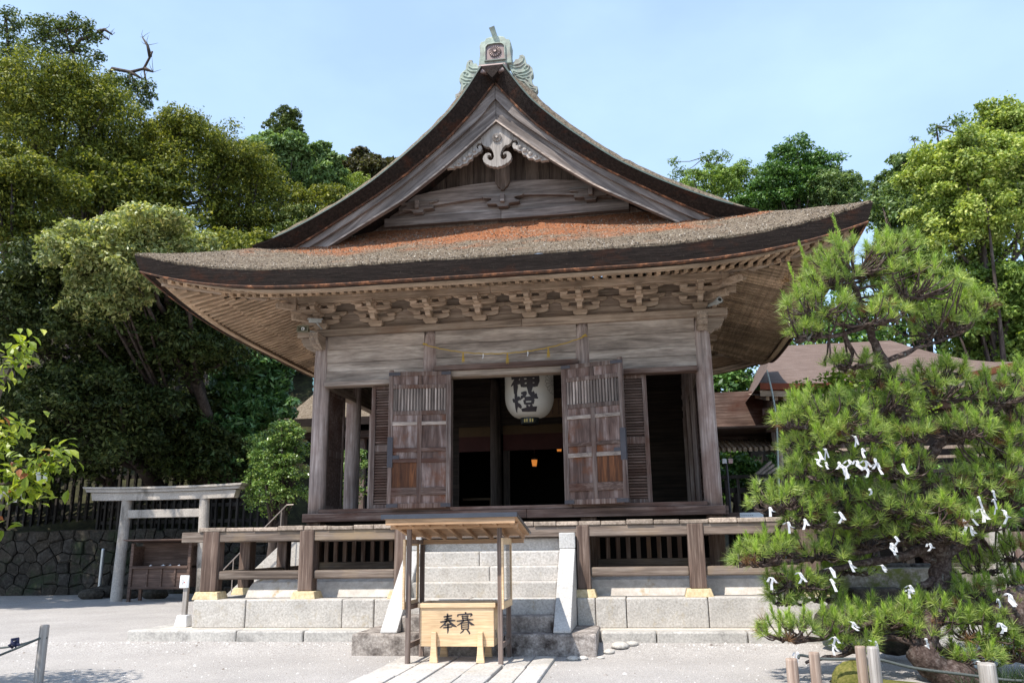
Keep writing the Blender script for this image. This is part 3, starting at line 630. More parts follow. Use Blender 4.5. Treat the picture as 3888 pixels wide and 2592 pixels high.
for s in (-1, 1):
    mb = bracket_at(s*3.41, 0)
    # diagonal and side arms of the corner set
    d = Vector((s*0.7071, -0.7071, 0)); o_ = Vector((s*3.41, 0, 0))
    for z, L in ((5.47, 0.62), (5.645, 0.92)): mb.beam(o_+Vector((0,0,z)), o_+d*L+Vector((0,0,z+0.01)), 0.10, 0.10)
    for z, L in ((5.465, 0.42), (5.645, 0.64)): mb.beam(o_+Vector((0,0.0,z)), o_+Vector((s*L,0.0,z)), 0.09, 0.10)
    for z, L in ((5.56, 0.36), (5.73, 0.58)): mb.bx(s*3.41+s*L-0.07, s*3.41+s*L+0.07, -0.07, 0.07, z-0.03, z+0.04)
    mb.beam(o_+d*0.6+Vector((0,0,5.60)), o_+d*0.6+Vector((0,0,5.86)), 0.12, 0.12, up=(0,1,0))
    mb.build('bracket_set', BrkW, H, bev=0.006)
    for y in (0.95, 1.85, 2.75, 3.7):
        mb = MB(); mb.bx(s*3.41-0.12, s*3.41+0.12, y-0.12, y+0.12, 5.296, 5.41); mb.beam((s*3.3,y,5.47),(s*3.95,y,5.47),0.09,0.11); mb.beam((s*3.75,y-0.32,5.62),(s*3.75,y+0.32,5.62),0.08,0.09); mb.beam((s*3.47,y-0.32,5.55),(s*3.47,y+0.32,5.55),0.08,0.10)
        mb.build('bracket_set', BrkW, H, bev=0.006)
mb = MB(); mb.bx(-3.40, 3.40, -0.022, 0.05, 5.292, 5.98); mb.build('frieze_board', Wx, H)
for s in (-1, 1):
    mb = MB(); mb.bx(s*3.41-0.03, s*3.41+0.03, 0.052, YB, 5.292, 5.98); mb.build('frieze_board', Wy, H)
# eave purlin
mb = MB(); mb.bx(-0.2-4.0, -0.2, -0.42, -0.26, 5.728, 5.852); mb.bx(-0.196, 4.2, -0.425, -0.26, 5.728, 5.852); mb.build('eave_purlin', BrkW, H, bev=0.01)
for s in (-1, 1):
    mb = MB(); mb.bx(s*3.78-0.07, s*3.78+0.07, -0.255, YB+0.6, 5.728, 5.852); mb.build('eave_purlin', SofY, H, bev=0.01)

# ---- eaves: corner lift
EX, EY0, EY1 = 5.72, -2.45, 7.05
YC = (EY0+EY1)/2; HY = (EY1-EY0)/2
def lift(dc): return 0.42*max(0.0, min(1.0, 1-dc/3.72))**2.8
def ez(d, dc): return 5.69 + lift(dc)*max(0, 1-d/2.55)**1.2 + 0.48*d + 0.055*d*d
def inset(dc): return 0.16*(1-lift(dc)/0.42)
# rafters: lower tier (from the wall out) and flying tier
def lf(p, half): return lift(half-abs(p))
def rafter_mb(side, p, tier):
    """side: 'f' front, -1 left, 1 right ; p = position along the eave"""
    mb = MB()
    if side == 'f':
        L = lf(p, EX); hip = max(0, abs(p)-3.41)       # rafters near the corner start on the hip beam
        if tier == 0: zb = 5.575+L*0.55; a = (p, -0.05-hip, 6.00+(zb-6.00)*min(1, hip/1.37)); b_ = (p, -1.42, zb)
        else: zb = 5.415+L; za = 5.74+L*0.5; h_ = max(0, hip-0.9); a = (p, -0.95-h_, za+(zb-za)*min(1, h_/1.19)); b_ = (p, -2.14, zb)
        if a[1] < b_[1]+0.08: return None
    else:
        q = p-YC; L = lf(q, HY); hip = max(0, 0.0-p) + max(0, p-4.6)
        if tier == 0: zb = 5.575+L*0.55; a = (side*(3.46+hip), p, 6.00+(zb-6.00)*min(1, hip/1.32)); b_ = (side*4.78, p, zb)
        else: zb = 5.415+L; za = 5.74+L*0.5; h_ = max(0, hip-0.9); a = (side*(4.35+h_), p, za+(zb-za)*min(1, h_/1.05)); b_ = (side*5.40, p, zb)
        if abs(a[0]) > abs(b_[0])-0.08: return None
    mb.beam(a, b_, 0.068, 0.085, h2=0.08)
    return mb
SP = 0.142
stuff = MB(); cnt = 0
for side in (-1, 1):
    for i in range(int((EY1-EY0-0.5)/SP)):
        p = EY0+0.3+SP*i
        for tier in (0, 1):
            mb = rafter_mb(side, p, tier)
            if mb is None: continue
            if p < 3.1 and ((tier == 1) or (side == -1 and p < 1.6)) and cnt < 98: mb.build('rafter', SofW, H, fix=True); cnt += 1
            else: stuff.add(mb.v, mb.f)
for i in range(-39, 40):
    for tier in (0, 1):
        mb = rafter_mb('f', SP*i, tier)
        if mb: stuff.add(mb.v, mb.f)
tag(stuff.build('rafters', SofY, H), kind='stuff')
# soffit boards over the rafters
def sweep(prof_f, n=46, back=False):
    """rows following the eave outline; prof_f(d-list) -> list of (inset d, z offset fn)"""
    rows = []
    for s_ in np.linspace(-1, 1, n): rows.append(('f', s_))
    return rows
def eave_pt(side, s_, d, zf):
    """point at inset d on a side, s_ in [-1,1] along it"""
    if side in ('f', 'b'):
        dc = EX*(1-abs(s_)); x = s_*(EX-d); y = (EY0+d+0.06*(1-lift(dc)/0.42)) if side == 'f' else (EY1-d-0.06*(1-lift(dc)/0.42))
    else:
        dc = HY*(1-abs(s_)); y = YC+s_*(HY-d); x = side*(EX-d-inset(dc)*max(0, 1-d/1.2))
    return (x, y, zf(d, dc))
def skirt(side, ds, zf, n=61):
    mb = MB(); mb.grid([[eave_pt(side, s_, d, zf) for s_ in np.linspace(-1, 1, n)] for d in ds]); return mb
zs = lambda d, dc: 5.47 + lift(dc)*max(0, 1-(d-0.3)/2.2) + (0.22*(d-0.3) if d < 1.2 else 0.198+0.33*(d-1.2))
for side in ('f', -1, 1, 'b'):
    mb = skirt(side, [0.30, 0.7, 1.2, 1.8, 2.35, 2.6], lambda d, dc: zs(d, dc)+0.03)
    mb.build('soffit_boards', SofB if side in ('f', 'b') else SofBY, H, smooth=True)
# fascia batten under the thatch, second batten between the rafter tiers
for side in ('f', -1, 1, 'b'):
    n = 61; mb = MB()
    sec = [(0.22, 5.365), (0.20, 5.475), (0.34, 5.475), (0.34, 5.365)]
    rows = []
    for d, z in sec + [sec[0]]: rows.append([eave_pt(side, s_, d, lambda dd, dc, z=z: z+lift(dc)) for s_ in np.linspace(-0.985, 0.985, n)])
    mb.grid(rows); mb.build('eave_fascia', BrkW if side in ('f', 'b') else SofY, H)
    mb = MB(); rows = []
    sec = [(0.985, 5.60), (0.985, 5.66), (1.08, 5.66), (1.08, 5.60)]
    for d, z in sec + [sec[0]]: rows.append([eave_pt(side, s_, d, lambda dd, dc, z=z: z+lift(dc)*0.60) for s_ in np.linspace(-0.99, 0.99, n)])
    mb.grid(rows); mb.build('rafter_batten', BrkW if side in ('f', 'b') else SofY, H)
# hip beams
for s in (-1, 1):
    for yy, sg in ((0, -1), (4.6, 1)):
        mb = MB(); mb.beam((s*3.41, yy, 5.93), (s*4.65, yy+sg*1.24, 5.60+0.20), 0.13, 0.17); mb.beam((s*4.2, yy+sg*0.8, 5.78), (s*5.42, yy+sg*2.08, 5.725), 0.12, 0.15, h2=0.13)
        mb.build('hip_beam', Wx, H, bev=0.01)
# thatch of the lower roof
for side in ('f', -1, 1, 'b'):
    def top(d, dc, side=side): return ez(d, dc)
    ds = [0.0, 0.03, 0.12, 0.3, 0.6, 0.9, 1.2, 1.5, 1.8, 2.1, 2.4, 2.75]
    mb = skirt(side, ds, lambda d, dc: ez(d, dc) + (-0.03 if d == 0 else 0), n=91)
    rr = random.Random(5)
    mb.v = [(p[0], p[1], p[2]+rr.uniform(-.012, .012)) for p in mb.v]
    mb.build('eave_thatch', ThT if side == 'f' else ThR, H, smooth=True)
    mb = MB(); n = 91; rows = []
    sec = [(0.0, -0.028), (0.02, -0.10), (0.055, -0.20), (0.085, -0.285), (0.16, -0.295), (0.36, -0.29)]
    for d, dz in sec: rows.append([eave_pt(side, s_, d, lambda dd, dc, dz=dz: 5.69+lift(dc)*(1-0.03*(dz < -.1))+dz) for s_ in np.linspace(-1, 1, n)])
    mb.grid(rows); mb.build('eave_thatch_edge', ThE, H, smooth=False)
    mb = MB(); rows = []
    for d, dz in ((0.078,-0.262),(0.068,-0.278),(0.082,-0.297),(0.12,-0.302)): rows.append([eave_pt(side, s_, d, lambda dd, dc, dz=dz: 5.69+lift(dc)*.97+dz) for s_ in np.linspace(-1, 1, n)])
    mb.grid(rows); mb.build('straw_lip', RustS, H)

# flakes of bark, dry moss tufts and frayed straw on the front slope
fr_ = np.random.default_rng(31); n = 11000
sx_ = fr_.uniform(-1, 1, n); dd_ = fr_.uniform(0.0, 1, n)**1.2*2.3
P_ = np.array([eave_pt('f', a, d, ez) for a, d in zip(sx_, dd_)]); P_[:, 2] += .004
Nn = np.tile([0, -.5, 1.0], (n, 1)) + fr_.normal(size=(n, 3))*.5; Nn /= np.linalg.norm(Nn, axis=1, keepdims=True)
tt = fr_.normal(size=(n, 3)); tt -= Nn*np.sum(tt*Nn, 1, keepdims=True); tt /= np.linalg.norm(tt, axis=1, keepdims=True); bb = np.cross(Nn, tt)
ln = fr_.uniform(.012, .045, (n, 1)); wd = fr_.uniform(.004, .012, (n, 1))
V = np.empty((n, 4, 3)); V[:, 0] = P_-tt*ln*.5; V[:, 1] = P_+bb*wd; V[:, 2] = P_+tt*ln*.5+np.array([0, 0, .012]); V[:, 3] = P_-bb*wd
FlM, t, b = nodes('bark_flakes'); t.links.new(ramp(t, island(t), [(0, (0.03,0.02,0.015)), (0.45, (0.16,0.125,0.095)), (0.85, (0.28,0.235,0.185)), (1.0, (0.46,0.41,0.35))]), b.inputs['Base Color']); b.inputs['Roughness'].default_value = .9
tag(raw_mesh('bark_flakes', V.reshape(-1, 3), np.arange(4*n).reshape(-1, 4), FlM, H), kind='stuff')
n = 2600; sx_ = fr_.uniform(-1, 1, n); V = np.empty((n, 3, 3))
for i, a in enumerate(sx_):
    p = np.array(eave_pt('f', a, 0.01, ez)); l = fr_.uniform(.01, .045)*(1+1.2*(fr_.random() < .04)); V[i, 0] = p+[-.006, 0, -.012]; V[i, 1] = p+[.006, 0, -.012]; V[i, 2] = p+[fr_.normal()*.015, -l*.8, fr_.normal()*.010-.004]
tag(raw_mesh('frayed_straw', V.reshape(-1, 3), np.arange(3*n).reshape(-1, 3), FlM, H), kind='stuff')

# ---- upper gable roof
OUT = [(0.20,9.74),(0.45,9.33),(0.71,8.96),(1.2,8.47),(1.69,8.05),(2.18,7.67),(2.68,7.36),(3.17,7.095),(3.66,6.86),(4.10,6.69),(4.36,6.63)]
INN = [(0.0,9.53),(0.44,8.96),(0.87,8.50),(1.3,8.135),(1.73,7.80),(2.16,7.52),(2.59,7.256),(3.02,7.0),(3.44,6.75),(3.9,6.53),(4.28,6.42)]
def interp(P, x): return float(np.interp(x, [p[0] for p in P], [p[1] for p in P]))
def arc(P, n=40):
    xs_ = [p[0] for p in P]; zs_ = [p[1] for p in P]
    d = np.concatenate([[0], np.cumsum(np.hypot(np.diff(xs_), np.diff(zs_)))]); u = np.linspace(0, d[-1], n)
    x = np.interp(u, d, xs_); z = np.interp(u, d, zs_)
    for _ in range(2):
        z[1:-1] = (z[:-2]+2*z[1:-1]+z[2:])/4; x[1:-1] = (x[:-2]+2*x[1:-1]+x[2:])/4
    return list(zip(x, z))
OA, IA = arc(OUT), arc(INN)
def nrm(P, i):
    a = P[max(0, i-1)]; b_ = P[min(len(P)-1, i+1)]; dx, dz = b_[0]-a[0], b_[1]-a[1]; L = sqrt(dx*dx+dz*dz); return (-dz/L, dx/L)
rr = random.Random(11)
for s in (-1, 1):
    rows = []
    for y, o_, drop in ((-1.15, 0.0, 0), (-1.10, 0.07, 0), (-1.0, 0.14, 0), (-0.8, 0.21, 0), (-0.4, 0.27, 0), (0.1, 0.30, 0.25), (0.7, 0.31, 1), (2.3, 0.31, 1), (4.6, 0.31, 1), (5.4, 0.25, 0.3), (5.75, 0.05, 0)):
        row = []
        for i, (x, z) in enumerate(OA):
            nx, nz_ = nrm(OA, i); f = sstep(0, 0.12, i/len(OA))
            e = 1-sstep(0.86, 1.0, i/(len(OA)-1))*0.6
            zz = z + nz_*o_*f*e - drop*0.42*max(0, (x-2.6)/1.8)**1.5
            row.append((s*(x+nx*o_*f*e), y, zz+rr.uniform(-.014, .014)))
        rows.append(row)
    mb = MB(); mb.grid(rows); mb.build('gable_roof', ThR, H, smooth=True)
    # cut face of the gable thatch
    rows = []
    for k_, y in ((0, -1.15), (0.08, -1.145), (0.5, -1.03), (0.94, -0.90), (1, -0.88)):
        rows.append([(s*(a[0]*(1-k_)+b_[0]*k_), y, a[1]*(1-k_)+b_[1]*k_) for a, b_ in zip(OA, IA)])
    rows.append([(s*b_[0], -0.3, b_[1]) for b_ in IA]); rows.append([(s*b_[0], 0.13, b_[1]-0.02) for b_ in IA])
    mb = MB(); mb.grid(rows); mb.build('gable_thatch_edge', ThG, H)
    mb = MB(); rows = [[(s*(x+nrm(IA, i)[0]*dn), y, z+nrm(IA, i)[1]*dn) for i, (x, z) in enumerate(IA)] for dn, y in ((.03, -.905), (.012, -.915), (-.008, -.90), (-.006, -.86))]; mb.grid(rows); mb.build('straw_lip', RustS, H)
    # copper strip along the edge
    mb = MB(); rows = []
    for dn, y in ((0.014, -1.162), (0.014, -1.06), (-0.012, -1.165)):
        rows.append([(s*(x+nrm(OA, i)[0]*dn), y, z+nrm(OA, i)[1]*dn) for i, (x, z) in enumerate(OA[:-3])])
    mb.grid(rows[2:]+rows[:1]+rows[1:2]); mb.build('copper_edging', CopperE, H)
    mb = MB(); mb.grid([[(s*x, y, z+0.0) for x, z in IA] for y in (0.13, 5.7)]); mb.build('roof_underside', GabX, H)
mb = MB(); mb.bx(-0.26, 0.26, -1.13, 5.7, 9.62, 9.79); mb.build('ridge', CopperB, H, bev=0.03)
# thatch apex wedge joining both halves
mb = MB(); mb.prism([(-0.215,9.745),(0.215,9.745),(0.001,9.50),(-0.001,9.50)], 'y', -1.14, -0.92); mb.build('gable_thatch_edge', ThG, H)
# fascia + bargeboards
FAS = [(0.0,9.25),(0.3,8.87),(0.58,8.62),(0.85,8.40),(1.3,8.015),(1.75,7.66),(2.2,7.36),(2.7,7.06),(3.3,6.70),(3.9,6.40)]
BAR = [(0.0,8.83),(0.34,8.53),(0.68,8.235),(1.02,7.945),(1.35,7.70),(1.69,7.445),(2.03,7.25),(2.37,7.06),(2.7,6.87),(3.3,6.52),(3.9,6.2)]
FA, BA = arc(FAS), arc(BAR)
for s in (-1, 1):
    poly = lambda A, B: [(s*x, z) for x, z in A] + [(s*x, z) for x, z in reversed(B)]
    for nm, A, B, y0, y1, m_ in (('gable_fascia', IA, FA, -0.85, -0.74, GabX), ('bargeboard', FA, BA, -0.775, -0.68, GabX)):
        mb = MB(); n = len(A)
        vs = []; 
        for (a, b_) in zip(A, B):
            for p, y in ((a, y0), (b_, y0), (b_, y1), (a, y1)): vs.append((s*(p[0]+0.004), y, p[1]))
        fs = [(i*4+k_, i*4+(k_+1) % 4, (i+1)*4+(k_+1) % 4, (i+1)*4+k_) for i in range(n-1) for k_ in range(4)] + [(0,1,2,3), ((n-1)*4+3,(n-1)*4+2,(n-1)*4+1,(n-1)*4)]
        mb.add(vs, fs); 
        # grain follows the rake: reuse the x grained wood
        mb.build(nm, GabR if s > 0 else GabL, H)
    mb = MB(); rows = [[(s*p[0], y, p[1]+dz) for p in BA] for y, dz in ((-0.79, 0.0), (-0.79, 0.035), (-0.77, 0.04))]; mb.grid(rows); mb.build('bargeboard_trim', BatX, H)
# gable wall boards
mb = MB(); x = -3.3
while x < 3.3:
    w = rr.uniform(0.19, 0.30); xm = max(abs(x), abs(x+w)); zt = interp(INN, max(0.01, min(abs(x), abs(x+w))))-0.05
    mb.add([(x+.004, 0.11+rr.uniform(0, .012), 6.7), (x+w-.004, 0.11, 6.7), (x+w-.004, 0.11, interp(INN, abs(x+w))-.03), (x+.004, 0.11, interp(INN, abs(x))-.03)], [(0,1,2,3)]); x += w
mb.build('gable_wall', GabZ, H)
mb = MB(); n = 17
rows = []
for zf, y in ((0, 0.08), (0, -0.07), (1, -0.07), (1, 0.08)):
    rows.append([(x_, y, (7.99-0.215*(abs(x_)/2.0)**2) if zf else (7.69-0.20*(abs(x_)/2.0)**2)) for x_ in np.linspace(-2.0, 2.0, n)])
mb.grid(rows+rows[:1]); mb.build('rainbow_beam', GabX, H)
mb = MB(); mb.bx(-2.3, -0.055, -0.02, 0.1, 7.272, 7.44); mb.bx(-0.05, 2.3, -0.03, 0.1, 7.262, 7.43); mb.build('gable_beam', GabX, H, bev=0.01)
mb = MB(); mb.bx(-2.2, 2.2, 0.02, 0.1, 7.44, 7.72); mb.build('gable_panel', GabX, H)
for x in (-1.62, 0.0, 1.62):
    mb = MB(); mb.prism([(x-.09,7.46),(x+.09,7.46),(x+.12,7.52),(x+.30,7.53),(x+.31,7.57),(x+.22,7.60),(x+.22,7.635),(x+.36,7.65),(x+.40,7.69),(x-.40,7.69),(x-.36,7.65),(x-.22,7.635),(x-.22,7.60),(x-.31,7.57),(x-.30,7.53),(x-.12,7.52)], 'y', -0.13, 0.02)
    mb.bx(x-.04, x+.04, -0.20, -0.13, 7.53, 7.69); mb.build('gable_bracket', GabX, H, bev=0.01)
mb = MB(); mb.prism([(-.14,8.9),(.14,8.9),(.135,7.95),(.09,7.86),(.05,7.83),(.03,7.785),(-.03,7.785),(-.05,7.83),(-.09,7.86),(-.135,7.95)], 'y', -0.14, -0.04); mb.build('king_strut', GabZ, H, bev=0.008)
# carved pendant
half = [(0,8.88),(.19,8.71),(.30,8.60),(.295,8.50),(.25,8.42),(.20,8.385),(.15,8.385),(.12,8.35),(.10,8.33),(.07,8.26),(.057,8.19),(.075,8.135),(.11,8.112),(.15,8.125),(.176,8.165),(.172,8.21),(.138,8.224),(.125,8.20),(.105,8.215),(.12,8.25),(.16,8.268),(.21,8.258),(.25,8.215),(.265,8.155),(.245,8.09),(.215,8.065),(.20,8.04),(.16,8.03),(.14,8.005),(.10,8.00),(.08,7.982),(.03,7.985),(0,7.962)]
poly = half + [(-a, b_) for a, b_ in reversed(half[1:-1])]
pd = MB(); pd.prism(poly, 'y', -0.70, -0.60); pend = pd.build('gable_pendant', GabP, H, bev=0.006)
def rosette(c, r, name, mat, parent, ny=-1, petals=16, dep=0.045):
    mb = MB(); vs = [(c[0], c[1]-dep*1.2, c[2])]; fs = []; n = petals*4
    for ring, (rr_, dd) in enumerate(((0.25, 1.3), (0.3, 0.75), (0.97, 0.75), (1.0, 0.2))):
        for k_ in range(n):
            a = 2*pi*k_/n; lob = abs(sin(a*petals/2)); f = (0.80+0.20*lob) if ring >= 2 else 1
            vs.append((c[0]+r*rr_*f*cos(a), c[1]-dep*dd*(0.45+0.55*lob if ring in (1, 2) else 1), c[2]+r*rr_*f*sin(a)))
    for k_ in range(n):
        fs.append((0, 1+k_, 1+(k_+1) % n))
        for rg in range(3): fs.append((1+rg*n+k_, 1+rg*n+(k_+1) % n, 1+(rg+1)*n+(k_+1) % n, 1+(rg+1)*n+k_))
    vs2 = [(c[0]+r*cos(2*pi*k_/n)*0.97, c[1]+0.01, c[2]+r*sin(2*pi*k_/n)*0.97) for k_ in range(n)]
    b0 = len(vs); vs += vs2
    for k_ in range(n): fs.append((1+3*n+k_, 1+3*n+(k_+1) % n, b0+(k_+1) % n, b0+k_))
    mb.add(vs, fs); return mb.build(name, mat, parent)
rosette((0.0, -0.70, 8.545), 0.088, 'rosette', GabP, pend)
for s in (-1, 1):
    wing = [(.285,8.57),(.36,8.515),(.45,8.435),(.56,8.34),(.70,8.22),(.82,8.115),(.93,8.03),(.86,8.035),(.80,8.025),(.76,8.06),(.69,8.05),(.64,8.09),(.56,8.10),(.52,8.16),(.46,8.18),(.445,8.245),(.39,8.255),(.34,8.30),(.30,8.31),(.275,8.36),(.285,8.42),(.33,8.435),(.355,8.40),(.335,8.37),(.37,8.375),(.385,8.43),(.35,8.475),(.29,8.47)]
    mb = MB(); mb.prism([(s*a, b_) for a, b_ in wing], 'y', -0.69, -0.60)
    for (a, b_, r_) in ((.60,8.18,.045),(.50,8.26,.05),(.70,8.12,.035),(.42,8.33,.04),(.78,8.075,.028),(.56,8.235,.035)):
        mb.lathe([(0.001,-r_),(r_*.75,-r_*.7),(r_,0),(r_*.7,r_*.7),(0.001,r_)], (s*a, -0.69, b_), 8)
    mb.build('carved_wing', GabP, H, bev=0.005)

# ridge end ornament
hf = [(.31,9.98),(.305,10.10),(.285,10.22),(.295,10.40),(.27,10.475),(.20,10.49),(.17,10.545),(.10,10.56),(0,10.565)]
poly = [(-a, b_) for a, b_ in hf] + [(a, b_) for a, b_ in reversed(hf[:-1])]
wi = [(.175,10.06),(.172,10.33),(.135,10.375),(.10,10.385),(0,10.395)]
orn = MB(); orn.prism(poly, 'y', -0.80, -0.52); ornm = orn.build('ridge_ornament', Copper, H, bev=0.015)
mb = MB(); wp = [(-a, b_) for a, b_ in wi] + [(a, b_) for a, b_ in reversed(wi[:-1])]
n = len(wp)
vs = [(a*1.14, -0.835, (b_-10.22)*1.12+10.22) for a, b_ in wp] + [(a, -0.84, b_) for a, b_ in wp] + [(a, -0.805, b_) for a, b_ in wp] + [(a*1.14, -0.80, (b_-10.22)*1.12+10.22) for a, b_ in wp]
mb.add(vs, [(i+r_*n, (i+1) % n+r_*n, (i+1) % n+((r_+1) % 4)*n, i+((r_+1) % 4)*n) for i in range(n) for r_ in range(4)])
mb.build('niche_frame', Copper, ornm, bev=0.004)
mb = MB(); mb.prism(wp, 'y', -0.806, -0.802); mb.build('niche', CopperB, ornm)
rosette((0.0, -0.81, 10.235), 0.115, 'rosette', CopperB, ornm, petals=16, dep=0.035)
mb = MB(); mb.tube([(0.02,-0.68,10.42),(0.01,-0.76,10.52),(-0.015,-0.83,10.61),(-0.045,-0.90,10.70)], [0.058,0.052,0.05,0.055], 14); mb.build('bird_perch_tube', Copper, ornm, smooth=False)
for s in (-1, 1):
    wing = [(.22,10.02),(.30,9.985),(.345,10.04),(.37,10.085),(.415,10.075),(.445,10.12),(.44,10.155),(.50,10.165),(.545,10.12),(.56,10.05),(.57,9.975),(.63,9.93),(.675,9.87),(.69,9.79),(.685,9.73),(.655,9.69),(.665,9.62),(.67,9.555),(.71,9.50),(.765,9.48),(.765,9.42),(.73,9.36),(.64,9.395),(.56,9.46),(.47,9.55),(.38,9.68),(.30,9.82)]
    mb = MB(); mb.prism([(s*a, b_) for a, b_ in wing], 'y', -0.74, -0.60)
    def curl(P, r0=0.018):
        mb.tube([(s*a, -0.745, b_) for a, b_ in P], [r0]*(len(P)-1)+[r0*.6], 6)
    curl([(.26,10.0),(.34,9.96),(.43,9.97),(.50,10.02),(.52,10.09),(.49,10.12)]); curl([(.27,9.95),(.36,9.90),(.46,9.91),(.54,9.97)])
    curl([(.32,9.84),(.41,9.79),(.52,9.80),(.60,9.84),(.62,9.90),(.57,9.92),(.53,9.88),(.56,9.855)]); curl([(.34,9.79),(.44,9.73),(.56,9.74),(.66,9.80)]); curl([(.38,9.73),(.50,9.67),(.62,9.69)])
    curl([(.44,9.63),(.53,9.60),(.575,9.53),(.63,9.46),(.73,9.43)]); curl([(.48,9.57),(.55,9.50),(.62,9.43),(.71,9.39)]); curl([(.55,9.66),(.61,9.60),(.625,9.53),(.68,9.48)])
    mb.build('ornament_wing', Copper, ornm, bev=0.006)

# ---- veranda
dk = MB(); rr = random.Random(9)
nj = [-4.79,-4.33,-3.86,-3.45,-3.02,-2.636,-2.21,-1.88,-1.50,-1.12,-0.75,-0.42,-0.05,0.28,0.62,0.96,1.29,1.625,2.0,2.4,2.78,3.2,3.6,4.0,4.41,4.79]
for a, b_ in zip(nj[:-1], nj[1:]):
    dz = rr.uniform(-.012, .008); dk.bx(a+.004, b_-.004, -1.45+rr.uniform(-.012, .012), -0.25, 1.684+min(0,dz)*.2, 1.75+dz)
dk.build('veranda_deck', VerY, H, bev=0.012)
for s in (-1, 1):
    dk = MB(); y = -0.25
    while y < 6.1:
        w = rr.uniform(0.3, 0.42); dz = rr.uniform(-.01, .006); xa, xb = sorted((s*3.66, s*4.79)); dk.bx(xa, xb, y+.004, y+w-.004, 1.69+dz, 1.75+dz); y += w
    dk.build('veranda_deck', VerX, H, bev=0.012)
mb = MB(); mb.bx(-5.09, 0.4, -1.425, -1.255, 1.522, 1.682); mb.bx(0.404, 5.09, -1.428, -1.255, 1.520, 1.682); mb.build('veranda_beam', VerX, H, bev=0.015)
for s in (-1, 1):
    mb = MB(); mb.bx(s*4.57-.085, s*4.57+.085, -1.25, 6.1, 1.522, 1.682); mb.build('veranda_beam', VerY, H, bev=0.015)
def vpost(x, y, w, d=0.22):
    mb = MB(); mb.bx(x-w/2, x+w/2, y-d/2, y+d/2, 0.768, 1.686); p = mb.build('veranda_post', VerZ, H, bev=0.015)
    mb = MB(); a, b_ = w/2+.05, w/2+.085
    mb.add([(x+i*(b_ if k_ == 0 else a), y+j*((d/2+.07) if k_ == 0 else (d/2+.035)), 0.65 if k_ == 0 else 0.768) for k_ in (0, 1) for i, j in ((-1,-1),(1,-1),(1,1),(-1,1))], [(3,2,1,0),(4,5,6,7),(0,1,5,4),(1,2,6,5),(2,3,7,6),(3,0,4,7)])
    mb.build('foot_stone', Foot, p, bev=0.012)
for x in (-4.57, 4.57): vpost(x, -1.34, 0.27)
for x in (-2.965, 2.995): vpost(x, -1.34, 0.235)
for x in (-1.45, 1.352): vpost(x, -1.34, 0.19)
for s in (-1, 1):
    for y in (-0.15, 1.35, 2.9, 4.4): vpost(s*4.57, y, 0.2)
for xa, xb in ((-4.43,-3.085),(-2.845,-1.55),(1.45,2.875),(3.115,4.43)):
    mb = MB(); mb.bx(xa, xb, -1.405, -1.275, 0.945, 1.078); mb.build('veranda_rail', VerX, H, bev=0.02)
for s in (-1, 1):
    for ya, yb in ((-1.22,-0.26),(-0.04,1.24),(1.46,2.79)):
        mb = MB(); mb.bx(s*4.57-.06, s*4.57+.06, ya, yb, 0.945, 1.07); mb.build('veranda_rail', VerY, H, bev=0.02)
# underfloor lattice and plaster plinth
for xa, xb in ((-3.42,-1.40),(1.25,3.42)):
    fr = MB(); fr.bx(xa, xb, -0.09, -0.01, 1.06, 1.17); fr.bx(xa, xb, -0.09, -0.01, 1.51, 1.62); fr.bx(xa, xb, -0.085, -0.02, 0.86, 1.056); f = fr.build('underfloor_lattice', VerX, H, bev=0.008)
    x = xa+0.05; mb = MB()
    while x < xb-0.06: mb.bx(x, x+0.07, -0.075, -0.025, 1.171, 1.509); x += 0.165
    mb.build('bars', VerZ, f, bev=0.005)
for x in CX:
    mb = MB(); mb.bx(x-.13, x+.13, -.12, .12, 0.86, 1.84); mb.build('floor_post', VerZ, H, bev=0.012)
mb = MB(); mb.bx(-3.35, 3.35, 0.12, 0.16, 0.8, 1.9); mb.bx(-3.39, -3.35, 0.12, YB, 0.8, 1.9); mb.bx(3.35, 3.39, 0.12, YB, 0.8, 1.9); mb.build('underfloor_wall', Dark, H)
rows = []
for y, z, ins in ((-1.06,0.648,0),(-1.03,0.78,0.03),(-0.97,0.88,0.08),(-0.82,0.95,0.2),(-0.5,0.99,0.4),(0.2,1.0,0.8)):
    rows.append([(x, y, z) for x in (-4.12+ins, -1.3)]); 
mbp = MB(); mbp.grid(rows); mbp.build('plaster_plinth', Plas, H); mbp = MB()
mbp.grid([[(x, y, z) for x in (1.2, 4.12-ins)] for y, z, ins in ((-1.06,0.648,0),(-1.03,0.78,0.03),(-0.97,0.88,0.08),(-0.82,0.95,0.2),(-0.5,0.99,0.4),(0.2,1.0,0.8))]); mbp.build('plaster_plinth', Plas, H)
for s in (-1, 1):
    mbp = MB(); mbp.grid([[(s*(4.12-ins), ya if k_ == 0 else 5.6, z) for k_, ya in ((0, y), (1, y))] for y, z, ins in ((-1.06,0.648,0),(-1.03,0.78,0.03),(-0.97,0.88,0.08),(-0.82,0.95,0.2),(-0.5,0.99,0.4),(0.2,1.0,0.8))]); mbp.build('plaster_plinth', Plas, H)
